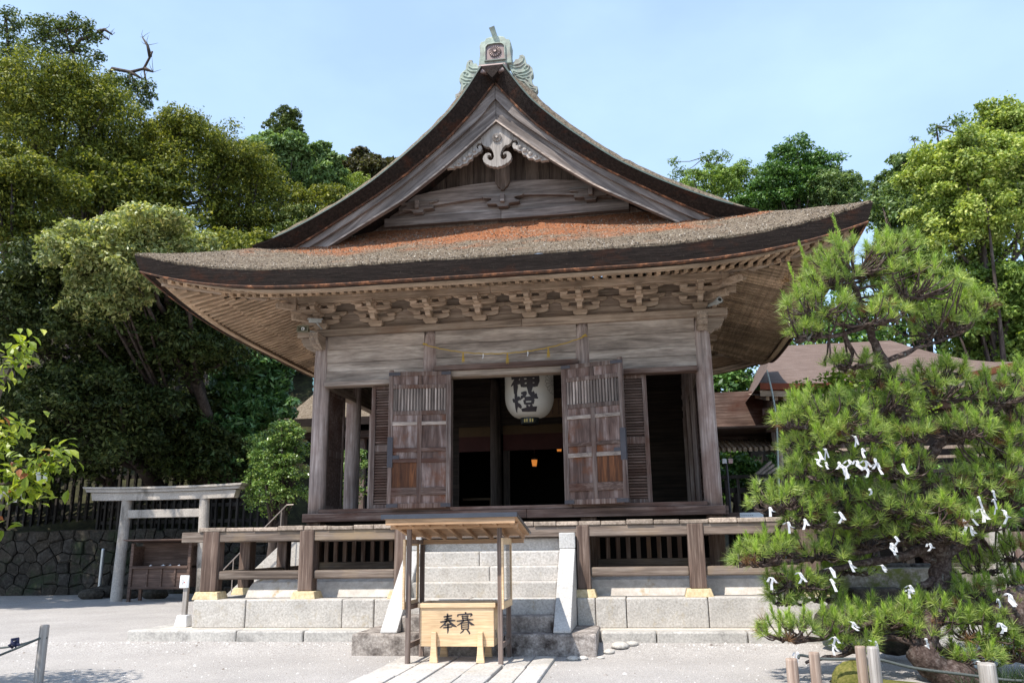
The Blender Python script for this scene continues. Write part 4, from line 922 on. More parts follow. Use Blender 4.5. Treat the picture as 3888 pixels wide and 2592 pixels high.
# ------------------------------------------------------------------ text meshes
def brush(mb, strokes, conv, y=None):
    """calligraphy stroke: list of (x, z, half width); each stroke becomes a flat ribbon"""
    for S in strokes:
        L, R = [], []
        # densify
        P = []
        for (a, b_) in zip(S[:-1], S[1:]):
            for q in range(5): u = q/5; P.append(tuple(a[i]*(1-u)+b_[i]*u for i in range(3)))
        P.append(S[-1])
        for i, p in enumerate(P):
            a = P[max(0, i-1)]; b_ = P[min(len(P)-1, i+1)]; dx, dz = b_[0]-a[0], b_[1]-a[1]; l = sqrt(dx*dx+dz*dz)+1e-9
            L.append(conv(p[0]-dz/l*p[2], p[1]+dx/l*p[2])); R.append(conv(p[0]+dz/l*p[2], p[1]-dx/l*p[2]))
        mb.grid([L, R])

# ------------------------------------------------------------------ things hung in or on the hall
# big paper lantern
LC = (0.29, 0.9, 0.0)
t_ = thing('paper_lantern', 'big white paper lantern with black brush characters hanging inside the central doorway', 'lantern', (LC[0], LC[1], 3.70))
def lr(z): # radius by height
    u = (z-3.77)/(4.93-3.77); u = min(1, max(0, u)); e = 0.455
    if u < 0.34: return 0.17 + (e-0.17)*sqrt(max(0, 1-((0.34-u)/0.34)**2))
    if u > 0.66: return 0.17 + (e-0.17)*sqrt(max(0, 1-((u-0.66)/0.34)**2))
    return e
prof = []
nz_ = 66
for i in range(nz_+1):
    z = 3.77 + (4.93-3.77)*i/nz_; prof.append((lr(z) - (0.007 if i % 2 else 0), z))
mb = MB(); mb.lathe(prof, (LC[0], LC[1], 0), 40); mb.build('paper_shade', LPaper, t_, smooth=True)
mb = MB(); mb.lathe([(0.001,3.65),(0.15,3.65),(0.165,3.67),(0.175,3.75),(0.178,3.78),(0.15,3.785)], (LC[0], LC[1], 0), 28); mb.build('lower_ring', plain('black_lacquer', (0.012,0.014,0.012), 0.4), t_)
mb = MB(); mb.lathe([(0.15,4.92),(0.178,4.925),(0.175,5.01),(0.001,5.02)], (LC[0], LC[1], 0), 28); mb.tube([(LC[0],LC[1],5.01),(LC[0],LC[1],5.29)], 0.012, 6); mb.build('upper_ring', bpy.data.materials['black_lacquer'], t_)
mb = MB()
for a in (-2.0, -1.75, -1.4, -1.15): mb.bx(LC[0]+0.176*cos(a)-.012, LC[0]+0.176*cos(a)+.012, LC[1]+0.178*sin(a)-.004, LC[1]+0.178*sin(a)+.004, 3.68, 3.74)
mb.build('gold_mark', plain('gold_leaf', (0.28,0.20,0.06), 0.4, 0.5), t_)
def wrap(xo, zo, a0=-pi/2-0.07, rad=0.006):
    def f(x, z):
        zz = zo+z; r = lr(zz)+rad; a = a0 + (xo+x)/0.455; return (LC[0]+r*cos(a), LC[1]+r*sin(a), zz)
    return f
kami = [ [(-.31,.47,.02),(-.25,.41,.05),(-.21,.36,.02)], [(-.47,.25,.035),(-.33,.29,.05),(-.18,.33,.05),(-.22,.22,.045),(-.33,.07,.04),(-.49,-.10,.012)], [(-.31,.12,.04),(-.30,-.15,.055),(-.31,-.46,.035)], [(-.27,.10,.03),(-.20,.03,.05),(-.13,-.03,.02)],
         [(-.08,.27,.03),(-.06,.05,.055),(-.05,-.19,.035)], [(-.07,.26,.035),(.16,.285,.045),(.42,.32,.05),(.42,.08,.055),(.38,-.17,.03)], [(-.04,.06,.03),(.37,.09,.04)], [(-.05,-.14,.03),(.37,-.11,.04)], [(.16,.50,.03),(.18,.30,.06),(.18,-.20,.06),(.17,-.52,.02)] ]
toh = [ [(-.48,.20,.02),(-.43,.08,.045),(-.40,.02,.02)], [(-.19,.27,.03),(-.25,.14,.035),(-.29,.08,.012)], [(-.33,.46,.03),(-.325,.15,.05),(-.37,-.15,.045),(-.50,-.44,.012)], [(-.32,-.02,.025),(-.24,-.15,.05),(-.17,-.26,.03)],
        [(-.12,.42,.025),(.05,.45,.04),(.0,.32,.04),(-.19,.10,.012)], [(-.13,.29,.02),(-.04,.22,.035)], [(.17,.52,.03),(.25,.38,.05),(.37,.25,.05),(.50,.18,.015)], [(.36,.47,.035),(.25,.38,.02)], [(.46,.35,.035),(.33,.30,.02)],
        [(.0,.185,.025),(.31,.21,.03)], [(-.01,.10,.03),(.01,-.11,.03)], [(.0,.10,.03),(.32,.125,.04),(.29,-.10,.035)], [(.01,-.09,.028),(.29,-.075,.03)], [(.06,-.16,.02),(.12,-.27,.045)], [(.28,-.14,.035),(.20,-.28,.03)], [(-.19,-.37,.03),(.10,-.345,.05),(.50,-.32,.055)] ]
mb = MB()
brush(mb, [[(x*.56, z*.42, w*.92) for x, z, w in q] for q in kami], wrap(0.0, 4.355)); brush(mb, [[(x*.50, z*.37, w*.78) for x, z, w in q] for q in toh], wrap(0.0, 4.005))
mb.build('brush_characters', Ink, t_, fix=False)
# sixteen petalled flower line crest on the flanks of the lantern
for xo in (0.62, -0.70):
    mb = MB(); f = wrap(xo, 4.39)
    R = 0.215
    for k_ in range(16):
        a = 2*pi*k_/16; pts = []
        for q in range(13):
            u = q/12; th = a + (u-0.5)*2*pi/16
            rad = R*(0.86+0.14*sin(pi*u)) if 0.0 < u < 1.0 else R*0.86
            pts.append((rad*cos(th), rad*sin(th), 0.0035))
        brush(mb, [pts, [(0.035*cos(a-pi/16), 0.035*sin(a-pi/16), .003), (R*.86*cos(a-pi/16), R*.86*sin(a-pi/16), .0035)]], f)
    brush(mb, [[(0.035*cos(q*pi/8), 0.035*sin(q*pi/8), .003) for q in range(17)]], f)
    mb.build('flower_crest', Ink, t_, fix=False)

t_.location.z -= 0.10      # hangs a little lower than first measured
# straw rope with tassels and paper strips
r_ = thing('straw_rope', 'thin yellow straw rope with tassels strung between the two inner front columns', 'rope', (0, -0.22, 4.6))
A = Vector((-1.44, -0.20, 4.905)); B = Vector((1.43, -0.20, 4.90)); pts = []
for i in range(41):
    u = i/40; p = A.lerp(B, u); p.z -= 0.25*(1-(2*u-1)**2)**0.9; p.y -= 0.05*sin(pi*u)**.5; pts.append(p)
mb = MB(); mb.tube([p+Vector((0, 0.005*sin(i*2.2), 0.005*cos(i*2.2))) for i, p in enumerate(pts)], 0.010, 6); mb.tube([A+Vector((-.03,.03,.01)), A+Vector((.0,-.02,.0)), A+Vector((.06,0,-.01))], [0.012,0.022,0.012], 6); mb.tube([B+Vector((.03,.03,.0)), B+Vector((0,-.02,0.02)), B+Vector((-.06,0,-.01))], [0.012,0.024,0.012], 6)
mb.build('cord', Gold, r_, smooth=True)
def rz(x): 
    i = min(range(41), key=lambda q: abs(pts[q].x-x)); return pts[i]
for x in (-0.72, 0.06, 0.80):
    p = rz(x); mb = MB()
    for q in range(7):
        dx = (q-3)*0.0095; mb.tube([p+Vector((0,0,0.012)), p+Vector((dx*.4,0,-0.05)), p+Vector((dx+.004*(x < 0),-.003*q,-0.17-.012*(q % 3)))], [0.006,0.005,0.003], 4)
    mb.build('tassel', Gold, r_)
for x in (-0.36, 0.42):
    p = rz(x); mb = MB(); mb.prism([(p.x-.009,p.z-.005),(p.x+.009,p.z-.005),(p.x+.012,p.z-.05),(p.x-.004,p.z-.095),(p.x-.014,p.z-.09),(p.x-.006,p.z-.05)], 'y', p.y-.004, p.y-.001); mb.build('paper_strip', Paper, r_)

# loudspeaker and camera at the corner
sp = thing('loudspeaker', 'olive box loudspeaker with white centre ring under the left eave corner', 'loudspeaker', (-3.61, -0.5, 5.17))
mb = MB(); x0, x1, z0, z1 = -3.715, -3.50, 5.17, 5.29
mb.add([(x0,-.52,z0),(x1,-.52,z0),(x1,-.52,z1),(x0,-.52,z1),(x0+.05,-.33,z0+.03),(x1-.05,-.33,z0+.03),(x1-.05,-.33,z1-.03),(x0+.05,-.33,z1-.03),(x0+.012,-.521,z0+.012),(x1-.012,-.521,z0+.012),(x1-.012,-.521,z1-.012),(x0+.012,-.521,z1-.012),(x0+.05,-.45,z0+.035),(x1-.05,-.45,z0+.035),(x1-.05,-.45,z1-.035),(x0+.05,-.45,z1-.035)],
  [(0,1,5,4),(1,2,6,5),(2,3,7,6),(3,0,4,7),(4,5,6,7),(0,1,9,8),(1,2,10,9),(2,3,11,10),(3,0,8,11),(8,9,13,12),(9,10,14,13),(10,11,15,14),(11,8,12,15),(12,13,14,15)])
mb.build('horn', Speak, sp)
mb = MB(); mb.tube([(-3.607+.026*cos(a), -.50, 5.23+.026*sin(a)) for a in np.linspace(0, 2*pi, 17)], 0.006, 6); mb.lathe([(0.001,0),(0.012,0.0),(0.012,0.05)], (-3.607,-.47,5.205), 10); mb.build('ring', White, sp)
mb = MB(); mb.tube([(-3.56,-.34,5.23),(-3.50,-.22,5.23),(-3.48,-.11,5.22)], 0.012, 6); mb.build('bracket_arm', CamG, sp)
cm = thing('security_camera', 'small grey box camera mounted above the olive loudspeaker', 'camera', (-3.38, -0.5, 5.33))
mb = MB(); mb.beam((-3.47,-.56,5.355),(-3.30,-.42,5.375),0.07,0.06); mb.build('housing', CamG, cm, bev=0.008)
mb = MB(); mb.beam((-3.49,-.575,5.388),(-3.29,-.41,5.408),0.085,0.012); mb.build('sun_hood', CamG, cm)
mb = MB(); mb.tube([(-3.36,-.48,5.335),(-3.35,-.40,5.30),(-3.37,-.20,5.29)], 0.014, 6); mb.build('mount', CamG, cm)
cm = thing('security_camera', 'small round nosed grey camera beside the right corner bracket', 'camera', (3.72, -0.3, 5.36))
mb = MB(); mb.tube([(3.55,-.12,5.345),(3.66,-.28,5.345)], 0.03, 10); mb.tube([(3.66,-.28,5.345),(3.72,-.40,5.36)], [0.045,0.055], 12); mb.build('housing', CamG, cm)
mb = MB(); mb.tube([(3.716,-.396,5.359),(3.724,-.41,5.361)], 0.03, 12); mb.build('lens', SpeakD, cm)
# plaque with brush writing deep inside
pl = thing('wooden_plaque', 'dim brown wooden plaque with vertical brush writing behind the lantern', 'plaque', (0.62, 4.5, 4.2))
mb = MB(); mb.bx(0.02, 1.12, 4.42, 4.46, 4.21, 4.64); mb.build('board', Plaque, pl)
mb = MB(); rr = random.Random(4)
for i, x in enumerate((0.95, 0.80, 0.65, 0.50, 0.36, 0.22)):
    z = 4.60
    while z > 4.27 + 0.02*(i % 3):
        w = rr.uniform(.012, .026); h = rr.uniform(.02, .05)
        brush(mb, [[(x-w, z, .003), (x+w, z-.3*h, .006), (x-.4*w, z-h, .004), (x+.6*w, z-1.25*h, .003)]], lambda a, b_: (a, 4.417, b_)); z -= h*1.35+.006
mb.build('brush_writing', Ink, pl, fix=False)
for x, z, s_, lab in ((-0.33, 3.39, 1.0, 'small glowing orange hanging lamp in the dark sanctuary, the lower one'), (0.30, 3.74, 0.75, 'small glowing orange lamp under the dark curtain, the upper one')):
    l = thing('hanging_lamp', lab, 'lamp', (x, 6.4, z-.1))
    mb = MB(); mb.lathe([(0.001,-.10),(.05,-.10),(.075,.06),(0.001,.06)], (x, 6.4, z), 6); mb.build('lamp_glass', Lamp, l)
    mb = MB(); mb.lathe([(.085,.06),(.09,.075),(.03,.16),(.01,.20)], (x, 6.4, z), 6); mb.tube([(x,6.4,z+.18),(x,6.4,5.28)], .006, 4); mb.lathe([(.056,-.115),(.056,-.10),(.001,-.10)], (x, 6.4, z), 6); mb.build('lamp_frame', CopperB, l)

# ------------------------------------------------------------------ offertory box under its little roof
ob = thing('offertory_box', 'pale cypress offertory box with two black brush characters on its front', 'box', (-0.1, -3.3, 0.03))
mb = MB(); mb.bx(-0.572, 0.362, -3.50, -3.475, 0.215, 0.672); mb.bx(-0.572, 0.362, -3.05, -3.025, 0.215, 0.672); mb.bx(-0.572, -0.547, -3.475, -3.05, 0.215, 0.672); mb.bx(0.337, 0.362, -3.475, -3.05, 0.215, 0.672); mb.bx(-0.547, 0.337, -3.475, -3.05, 0.215, 0.24)
mb.build('body', BoxW, ob, bev=0.003)
mb = MB()
for a in ((-0.60,0.388,-3.52,-3.45),(-0.60,0.388,-3.075,-3.005),(-0.60,-0.53,-3.449,-3.076),(0.318,0.388,-3.449,-3.076)): mb.bx(a[0],a[1],a[2],a[3],0.672,0.726)
mb.build('rim', BoxW, ob, bev=0.004)
mb = MB(); x = -0.50
while x < 0.30: mb.prism([(x-.022,.665),(x,.70),(x+.022,.665)], 'y', -3.45, -3.075); x += 0.072
mb.bx(-0.53,0.318,-3.449,-3.076,0.60,0.61); mb.build('grille', NewX, ob)
for x in (-0.385, 0.20):
    for y0, y1 in ((-3.558,-3.502),(-3.023,-2.967)):
        mb = MB(); mb.prism([(x-.052,.032),(x+.052,.032),(x+.04,.13),(x+.032,.25),(x+.032,.388),(x-.032,.388),(x-.032,.25),(x-.04,.13)], 'y', y0, y1); mb.build('leg', BoxW, ob, bev=0.005)
def onbox(xo, zo):
    return lambda x, z: (xo+x, -3.5035, zo+z)
# brush written characters, stroke by stroke (unit box about 0.24 m)
S = 0.25
def cs(strokes, s): return [[(x*s, z*s, w*s*1.3) for x, z, w in st_] for st_ in strokes]
hou = [ [(-.24,.33,.022),(-.02,.36,.034),(.22,.40,.024)], [(-.20,.21,.020),(0,.235,.030),(.20,.265,.022)], [(-.42,.07,.024),(-.1,.115,.034),(.16,.15,.036),(.40,.15,.02)],
        [(-.03,.50,.030),(-.02,.34,.040),(-.06,.16,.040),(-.18,-.02,.034),(-.44,-.22,.010)], [(.02,.18,.020),(.12,.04,.042),(.26,-.08,.056),(.47,-.16,.014)],
        [(-.20,-.09,.020),(0,-.065,.030),(.17,-.04,.022)], [(-.26,-.21,.020),(0,-.185,.030),(.22,-.165,.022)], [(.0,.03,.024),(.0,-.15,.036),(.0,-.34,.036),(-.02,-.50,.010)] ]
sai = [ [(.0,.52,.020),(.03,.47,.040),(.045,.43,.020)], [(-.36,.42,.018),(-.37,.37,.030),(-.40,.30,.020)], [(-.34,.40,.020),(-.05,.415,.026),(.32,.435,.030),(.35,.40,.034),(.26,.30,.010)],
        [(-.20,.30,.014),(0,.315,.022),(.20,.335,.016)], [(-.17,.21,.014),(0,.225,.020),(.18,.24,.015)], [(-.13,.36,.014),(-.12,.24,.024),(-.11,.11,.018)], [(.11,.37,.014),(.11,.25,.024),(.115,.12,.018)],
        [(-.44,.085,.020),(-.1,.115,.028),(.20,.15,.032),(.43,.155,.014)], [(-.05,.13,.018),(-.16,.02,.030),(-.42,-.14,.010)], [(.10,.14,.018),(.22,.03,.036),(.34,-.06,.048),(.48,-.10,.012)],
        [(-.18,-.01,.016),(-.185,-.16,.026),(-.18,-.32,.020)], [(-.17,-.01,.016),(.04,.01,.020),(.17,.015,.024),(.175,-.14,.028),(.17,-.31,.022)],
        [(-.15,-.105,.014),(.15,-.09,.018)], [(-.15,-.20,.014),(.15,-.185,.018)], [(-.17,-.30,.016),(.16,-.285,.020)], [(-.06,-.32,.016),(-.12,-.40,.026),(-.26,-.50,.010)], [(.08,-.32,.018),(.17,-.40,.034),(.24,-.50,.026),(.19,-.53,.008)] ]
mb = MB(); brush(mb, cs(hou, 0.235), onbox(-0.215, 0.485)); brush(mb, cs(sai, 0.245), onbox(0.002, 0.492)); mb.build('brush_characters', Ink, ob, fix=False)
mb = MB(); mb.tube([(0.368,-3.40,.40),(0.375,-3.38,.36),(0.372,-3.36,.32)], .006, 6); mb.bx(.363,.372,-3.40,-3.36,.34,.40); mb.bx(.363,.38,-3.39,-3.37,.30,.335); mb.build('padlock', Steel, ob)

sh = thing('box_shelter', 'small wooden shelter with slanted plank roof and framed side panels over the offertory box', 'shelter', (-0.11, -3.3, 0.03))
for x in (-0.69, 0.468):
    for y, zt in ((-3.63, 1.628), (-2.98, 1.44)):
        mb = MB(); mb.bx(x-.028, x+.028, y-.028, y+.028, 0.03, zt); mb.build('post', ShlW, sh, bev=0.004)
mb = MB(); mb.bx(-0.93, 0.70, -3.66, -3.60, 1.63, 1.685); mb.build('beam', NewX, sh, bev=0.003)
mb = MB(); mb.bx(-0.90, 0.68, -3.01, -2.95, 1.441, 1.50); mb.build('beam', NewX, sh, bev=0.003)
for x in (-0.69, 0.468):
    mb = MB(); mb.bx(x-.02, x+.02, -3.60, -3.01, 1.45, 1.50); mb.build('tie_rail', ShlW, sh)
    mb = MB(); mb.bx(x-.016, x+.016, -3.601, -3.009, 0.20, 0.262); mb.build('tie_rail', ShlW, sh)
    mb = MB(); mb.bx(x-.016, x+.016, -3.601, -3.009, 0.655, 0.71); mb.build('tie_rail', ShlW, sh)
def rf(y, dz=0): return 1.722 + (y+3.95)*(1.515-1.722)/(1.2) + dz
mb = MB(); mb.add([(x, y, rf(y, z)) for z in (0.026, 0.048) for x, y in ((-0.925,-3.95),(0.725,-3.95),(0.725,-2.74),(-0.925,-2.74))], [(3,2,1,0),(4,5,6,7),(0,1,5,4),(1,2,6,5),(2,3,7,6),(3,0,4,7)]); mb.build('roof_boards', NewX, sh)
mb = MB(); mb.add([(x, y, rf(y, z)) for z in (0.052, 0.072) for x, y in ((-0.955,-3.99),(0.745,-3.99),(0.745,-2.71),(-0.955,-2.71))], [(3,2,1,0),(4,5,6,7),(0,1,5,4),(1,2,6,5),(2,3,7,6),(3,0,4,7)]); mb.bx(-0.955, 0.745, -4.0, -3.985, rf(-3.99, 0.02), rf(-3.99, 0.074)); mb.build('roof_sheet', RoofMetal, sh)
for i in range(8):
    x = -0.86 + i*0.215; mb = MB(); mb.beam((x, -3.93, rf(-3.93, 0.002)), (x, -2.76, rf(-2.76, 0.002)), 0.04, 0.045); mb.build('rafter', NewX, sh)
mb = MB(); mb.bx(-0.90, 0.715, -3.975, -3.951, rf(-3.96, -0.05), rf(-3.96, 0.045)); mb.build('fascia', NewX, sh, bev=0.003)
for xa in (-0.735, 0.512):
    fr = MB(); y0, y1 = -3.71, -3.02
    for (ya, yb, za, zb) in ((y0,y0+.055,.665,1.505),(y1-.055,y1,.665,1.505),(y0+.055,y1-.055,.665,.75),(y0+.055,y1-.055,1.425,1.505)): fr.bx(xa-.013, xa+.013, ya, yb, za, zb)
    f = fr.build('panel_frame', BoxW, sh, bev=0.003)
    mb = MB(); mb.bx(xa-.003, xa+.003, y0+.055, y1-.055, .75, 1.425); mb.build('pane', glass_m, f)

# ------------------------------------------------------------------ sign post, rope posts
sg = thing('sign_post', 'slim wooden sign post with white card and concrete foot at the kerb corner', 'sign', (-4.97, -1.37, 0.25))
mb = MB(); mb.add([(-4.97+i*a, -1.37+j*a, z) for a, z in ((.105,.245),(.078,.42)) for i, j in ((-1,-1),(1,-1),(1,1),(-1,1))], [(3,2,1,0),(4,5,6,7),(0,1,5,4),(1,2,6,5),(2,3,7,6),(3,0,4,7)]); mb.build('foot', White, sg, bev=0.01)
mb = MB(); mb.bx(-5.005,-4.935,-1.40,-1.33,.42,1.0); mb.build('post', PostG, sg, bev=0.004)
mb = MB(); mb.add([(-5.055,-1.43,.83),(-4.955,-1.43,.83),(-4.955,-1.42,1.02),(-5.055,-1.42,1.02),(-5.055,-1.41,.83),(-4.915,-1.40,.83),(-4.915,-1.40,1.02),(-5.055,-1.40,1.02)], [(0,1,2,3),(4,7,6,5),(0,4,5,1),(2,6,7,3),(3,7,4,0),(1,5,6,2)]); mb.build('card', White, sg)
mb = MB()
for (x, z) in ((-5.02,.945),(-5.0,.95),(-5.02,.915),(-4.995,.92),(-5.018,.89),(-4.998,.892)): brush(mb, [[(x-.008,z+.008,.002),(x+.006,z+.004,.003),(x-.004,z-.006,.002),(x+.008,z-.008,.002)]], lambda a, b_: (a, -1.4335, b_))
mb.build('writing', Ink, sg, fix=False)
mb = MB(); mb.bx(-4.982,-4.968,-1.433,-1.431,.905,.925); mb.build('red_mark', Red, sg)

rp_ = thing('rope_post', 'round grey wooden rope fence post standing alone in the gravel at the front corner', 'post', (-4.56, -5.05, 0))
mb = MB(); mb.lathe([(0.001,-.3),(.052,-.3),(.050,.60),(.045,.615),(0.001,.615)], (-4.56,-5.05,0), 18); mb.build('shaft', PostG, rp_)
ropeL = []
for i in range(17):
    u = i/16; ropeL.append((-4.57-2.2*u, -5.10-0.35*u, 0.475-0.30*sin(pi*min(1, u*1.0))*1.0 - 0.02*u))
mb = MB(); mb.tube([(-4.51,-5.05,.475)]+ropeL, .013, 7); tag(mb.build('rope', Rope, smooth=True), 'dark rope sagging low from the lone round post out of view', 'rope', 'ropes on the corner post')
mb = MB(); mb.tube([(-4.60,-5.02,.48)]+[(-4.62-0.9*u, -4.98+0.4*u, 0.475-0.27*u+0.10*u*u) for u in np.linspace(0, 1, 10)], .012, 7); tag(mb.build('rope', Rope, smooth=True), 'shorter upper rope with a navy cord knot tied to the lone post', 'rope', 'ropes on the corner post')
mb = MB()
mb.tube([(-4.93,-4.83,.385),(-5.02,-4.80,.365),(-5.10,-4.77,.37)], [.016,.014,.02], 8); mb.tube([(-5.10,-4.78,.35),(-5.15,-4.80,.39),(-5.19,-4.76,.42),(-5.13,-4.74,.43),(-5.10,-4.77,.37)], .02, 8); mb.tube([(-5.12,-4.78,.40),(-5.20,-4.78,.36),(-5.16,-4.76,.33)], .016, 8)
tag(mb.build('cord_knot', BlueCord, smooth=True), 'navy blue cord knot tied around the upper rope', 'cord')

# ------------------------------------------------------------------ torii, notice shelf, pole, walls at the left
to = thing('stone_torii', 'grey stone gateway with two round pillars and a stained double lintel', 'torii', (-10.3, 6.6, 0.1))
for xb, xt in ((-11.5,-11.46),(-9.10,-9.215)):
    mb = MB(); pts = [(xb+(xt-xb)*u, 6.6, 0.05+2.66*u) for u in np.linspace(0, 1, 8)]; mb.tube(pts, list(np.linspace(.148,.128,8)), 20); mb.build('pillar', Torii, to, smooth=False)
def curvebeam(x0, x1, zb, zt, y0, y1, rise, ov=0.0):
    mb = MB(); rows = []; n = 15
    for (zf, y) in ((0, y0), (0, y1), (1, y1), (1, y0), (0, y0)):
        rows.append([(x0+(x1-x0)*i/(n-1)+(ov*(2*i/(n-1)-1) if zf else 0), y, (zt if zf else zb)+rise*abs(2*i/(n-1)-1)**2.5) for i in range(n)])
    mb.grid(rows)
    for i in (0, n-1): mb.f.append(tuple(len(mb.v)-5*n+i+k_*n for k_ in range(4)))
    return mb
curvebeam(-12.40,-8.32,2.70,2.905,6.46,6.74,0.02,.05).build('lower_lintel', Torii, to, bev=0.012)
curvebeam(-12.55,-8.17,2.909,2.985,6.40,6.80,0.035,.05).build('upper_lintel', Torii, to, bev=0.012)
curvebeam(-12.62,-8.10,2.989,3.045,6.36,6.84,0.04,.04).build('cap_stone', Torii, to, bev=0.012)
mb = MB(); mb.bx(-11.40,-9.25,6.53,6.67,2.235,2.45); mb.build('tie_beam', Torii, to, bev=0.012)

sf = thing('notice_shelf', 'low roofed wooden display shelf standing between the stone gateway pillars', 'shelf', (-10.1, 6.5, 0.1))
for x in (-10.98, -9.36):
    for y in (6.35, 6.85):
        mb = MB(); mb.bx(x-.04, x+.04, y-.035, y+.035, 0.09, 1.58); mb.build('leg', ShelfW, sf, bev=0.005)
mb = MB(); mb.add([(x, y, z) for z in (0, 1) for x, y in ((-11.12,6.1),(-9.22,6.1),(-9.22,7.0),(-11.12,7.0))], [(3,2,1,0),(4,5,6,7),(0,1,5,4),(1,2,6,5),(2,3,7,6),(3,0,4,7)])
mb.v = [(p[0], p[1], 1.645-0.07*(p[1]-6.1)+0.03*p[2]) for p in mb.v]; mb.build('roof', ShelfW, sf)
mb = MB(); mb.bx(-10.94,-9.40,6.82,6.85,0.45,1.58); mb.build('back_board', VermD if False else ShelfW, sf, label='reddish brown back board')
mb = MB(); mb.bx(-10.96,-9.38,6.30,6.86,0.935,1.0); mb.build('shelf_board', ShelfW, sf, bev=0.005)
mb = MB(); mb.bx(-10.94,-9.40,6.36,6.38,0.48,0.934); mb.bx(-10.96,-10.945,6.36,6.84,.48,1.5); mb.bx(-9.395,-9.38,6.36,6.84,.48,1.5); mb.build('front_panel', ShelfW, sf)
mb = MB()
for x in (-10.52,-10.12,-9.74): mb.bx(x-.025, x+.025, 6.325, 6.358, 0.48, 0.934)
mb.bx(-10.94,-9.40,6.31,6.37,0.42,0.479); mb.build('muntins', ShelfW, sf, bev=0.004)
for x, w in ((-10.5,.03),(-10.15,.05),(-9.95,.025),(-9.7,.03)):
    mb = MB(); mb.bx(x-w, x+w, 6.42, 6.47, 1.0, 1.012); mb.add([(x-w*.5,6.44,1.012),(x+w*.6,6.45,1.012),(x+w*.3,6.46,1.03),(x-w*.2,6.45,1.035)], [(0,1,2,3)])
    tag(mb.build('paper_slip', Paper), 'small white paper slip lying on the roofed display shelf', 'paper', 'paper slips on the display shelf')

po = thing('capped_pole', 'thin shiny metal pole with rounded cap by the dark stone wall', 'pole', (-13.4, 8.6, 0.1))
mb = MB(); mb.lathe([(0.001,0.05),(.05,0.05),(.05,1.42),(.04,1.46),(0.001,1.475)], (-13.4,8.6,0), 12); mb.build('shaft', Galv, po, smooth=False)

def rubble(x0, x1, y0, y1, z0, z1, seed, name, label, cat, rows=6, mat=Rock, size=0.42):
    rr = random.Random(seed); w = thing(name, label, cat, ((x0+x1)/2, (y0+y1)/2, z0))
    L = sqrt((x1-x0)**2+(y1-y0)**2); dx, dy = (x1-x0)/L, (y1-y0)/L; nx, ny = dy, -dx
    mb = MB(); Hh = z1-z0; nr = max(1, rows); seeds = []
    for r in range(nr):
        s_ = -.2+rr.random()*.3
        while s_ < L+.3:
            seeds.append((s_, Hh*(r+.5)/nr+rr.uniform(-.34, .34)*Hh/nr*(nr > 1))); s_ += rr.uniform(.55, 1.5)*size
    P = lambda s2, off, z: (x0+dx*s2+nx*off, y0+dy*s2+ny*off, z0+z)
    for k_, (sx_, sz_) in enumerate(seeds):
        poly = [(0, 0), (L, 0), (L, Hh+rr.uniform(-.05, .03)), (0, Hh+rr.uniform(-.05, .03))]
        for q, (tx, tz) in enumerate(seeds):
            if q == k_ or abs(tx-sx_) > size*4: continue
            ex, ez_ = tx-sx_, tz-sz_; cc = (tx*tx+tz*tz-sx_*sx_-sz_*sz_)/2; new = []
            for a, b_ in zip(poly, poly[1:]+poly[:1]):
                da, db = a[0]*ex+a[1]*ez_-cc, b_[0]*ex+b_[1]*ez_-cc
                if da <= 0: new.append(a)
                if da*db < 0: u = da/(da-db); new.append((a[0]+(b_[0]-a[0])*u, a[1]+(b_[1]-a[1])*u))
            poly = new
            if len(poly) < 3: break
        if len(poly) < 3: continue
        mx_, mz_ = sum(p[0] for p in poly)/len(poly), sum(p[1] for p in poly)/len(poly); f = .10+rr.uniform(-.05, .05); n = len(poly)
        r0 = [P(mx_+(p[0]-mx_)*.96, 0, mz_+(p[1]-mz_)*.985) for p in poly]; r1 = [P(mx_+(p[0]-mx_)*rr.uniform(.92, .98), f*.8, mz_+(p[1]-mz_)*rr.uniform(.90, .97)) for p in poly]; r2 = [P(mx_+(p[0]-mx_)*rr.uniform(.70, .88), f+rr.uniform(-.03, .03), mz_+(p[1]-mz_)*rr.uniform(.66, .86)) for p in poly]
        mb.add(r0+r1+r2, [(i, (i+1) % n, n+(i+1) % n, n+i) for i in range(n)]+[(n+i, n+(i+1) % n, 2*n+(i+1) % n, 2*n+i) for i in range(n)]+[tuple(range(2*n, 3*n))])
    mb.build('stones', mat, w, bev=0.012)
    mb = MB(); mb.add([(x0,y0+.03,z0-.2),(x1,y1+.03,z0-.2),(x1,y1+.03,z1-.06),(x0,y0+.03,z1-.06),(x0,y0+1.2,z0-.2),(x1,y1+1.2,z0-.2),(x1,y1+1.2,z1-.06),(x0,y0+1.2,z1-.06)], [(0,1,2,3),(5,4,7,6),(3,2,6,7),(0,3,7,4),(1,5,6,2)]); mb.build('core', Rock, w)
    return w
rubble(-24, -11.2, 8.6, 10.0, 0.05, 2.03, 1, 'stone_wall', 'dark mossy rough stone retaining wall behind the stone gateway', 'wall')
rubble(-11.2, -9.5, 9.9, 10.0, 0.05, 1.85, 2, 'stone_wall', 'short dark rubble wall right behind the roofed display shelf', 'wall')
for i in range(6):
    rubble(-9.5, -8.0, 7.6+0.36*i, 7.6+0.36*i, 0.05, 0.42+0.27*i, 20+i, 'rough_step', 'rough field stone step, ' + ['lowest', 'second', 'third', 'fourth', 'fifth', 'topmost'][i] + ' of the old flight behind the veranda', 'step', rows=1+i, size=0.6)
rr = random.Random(8)
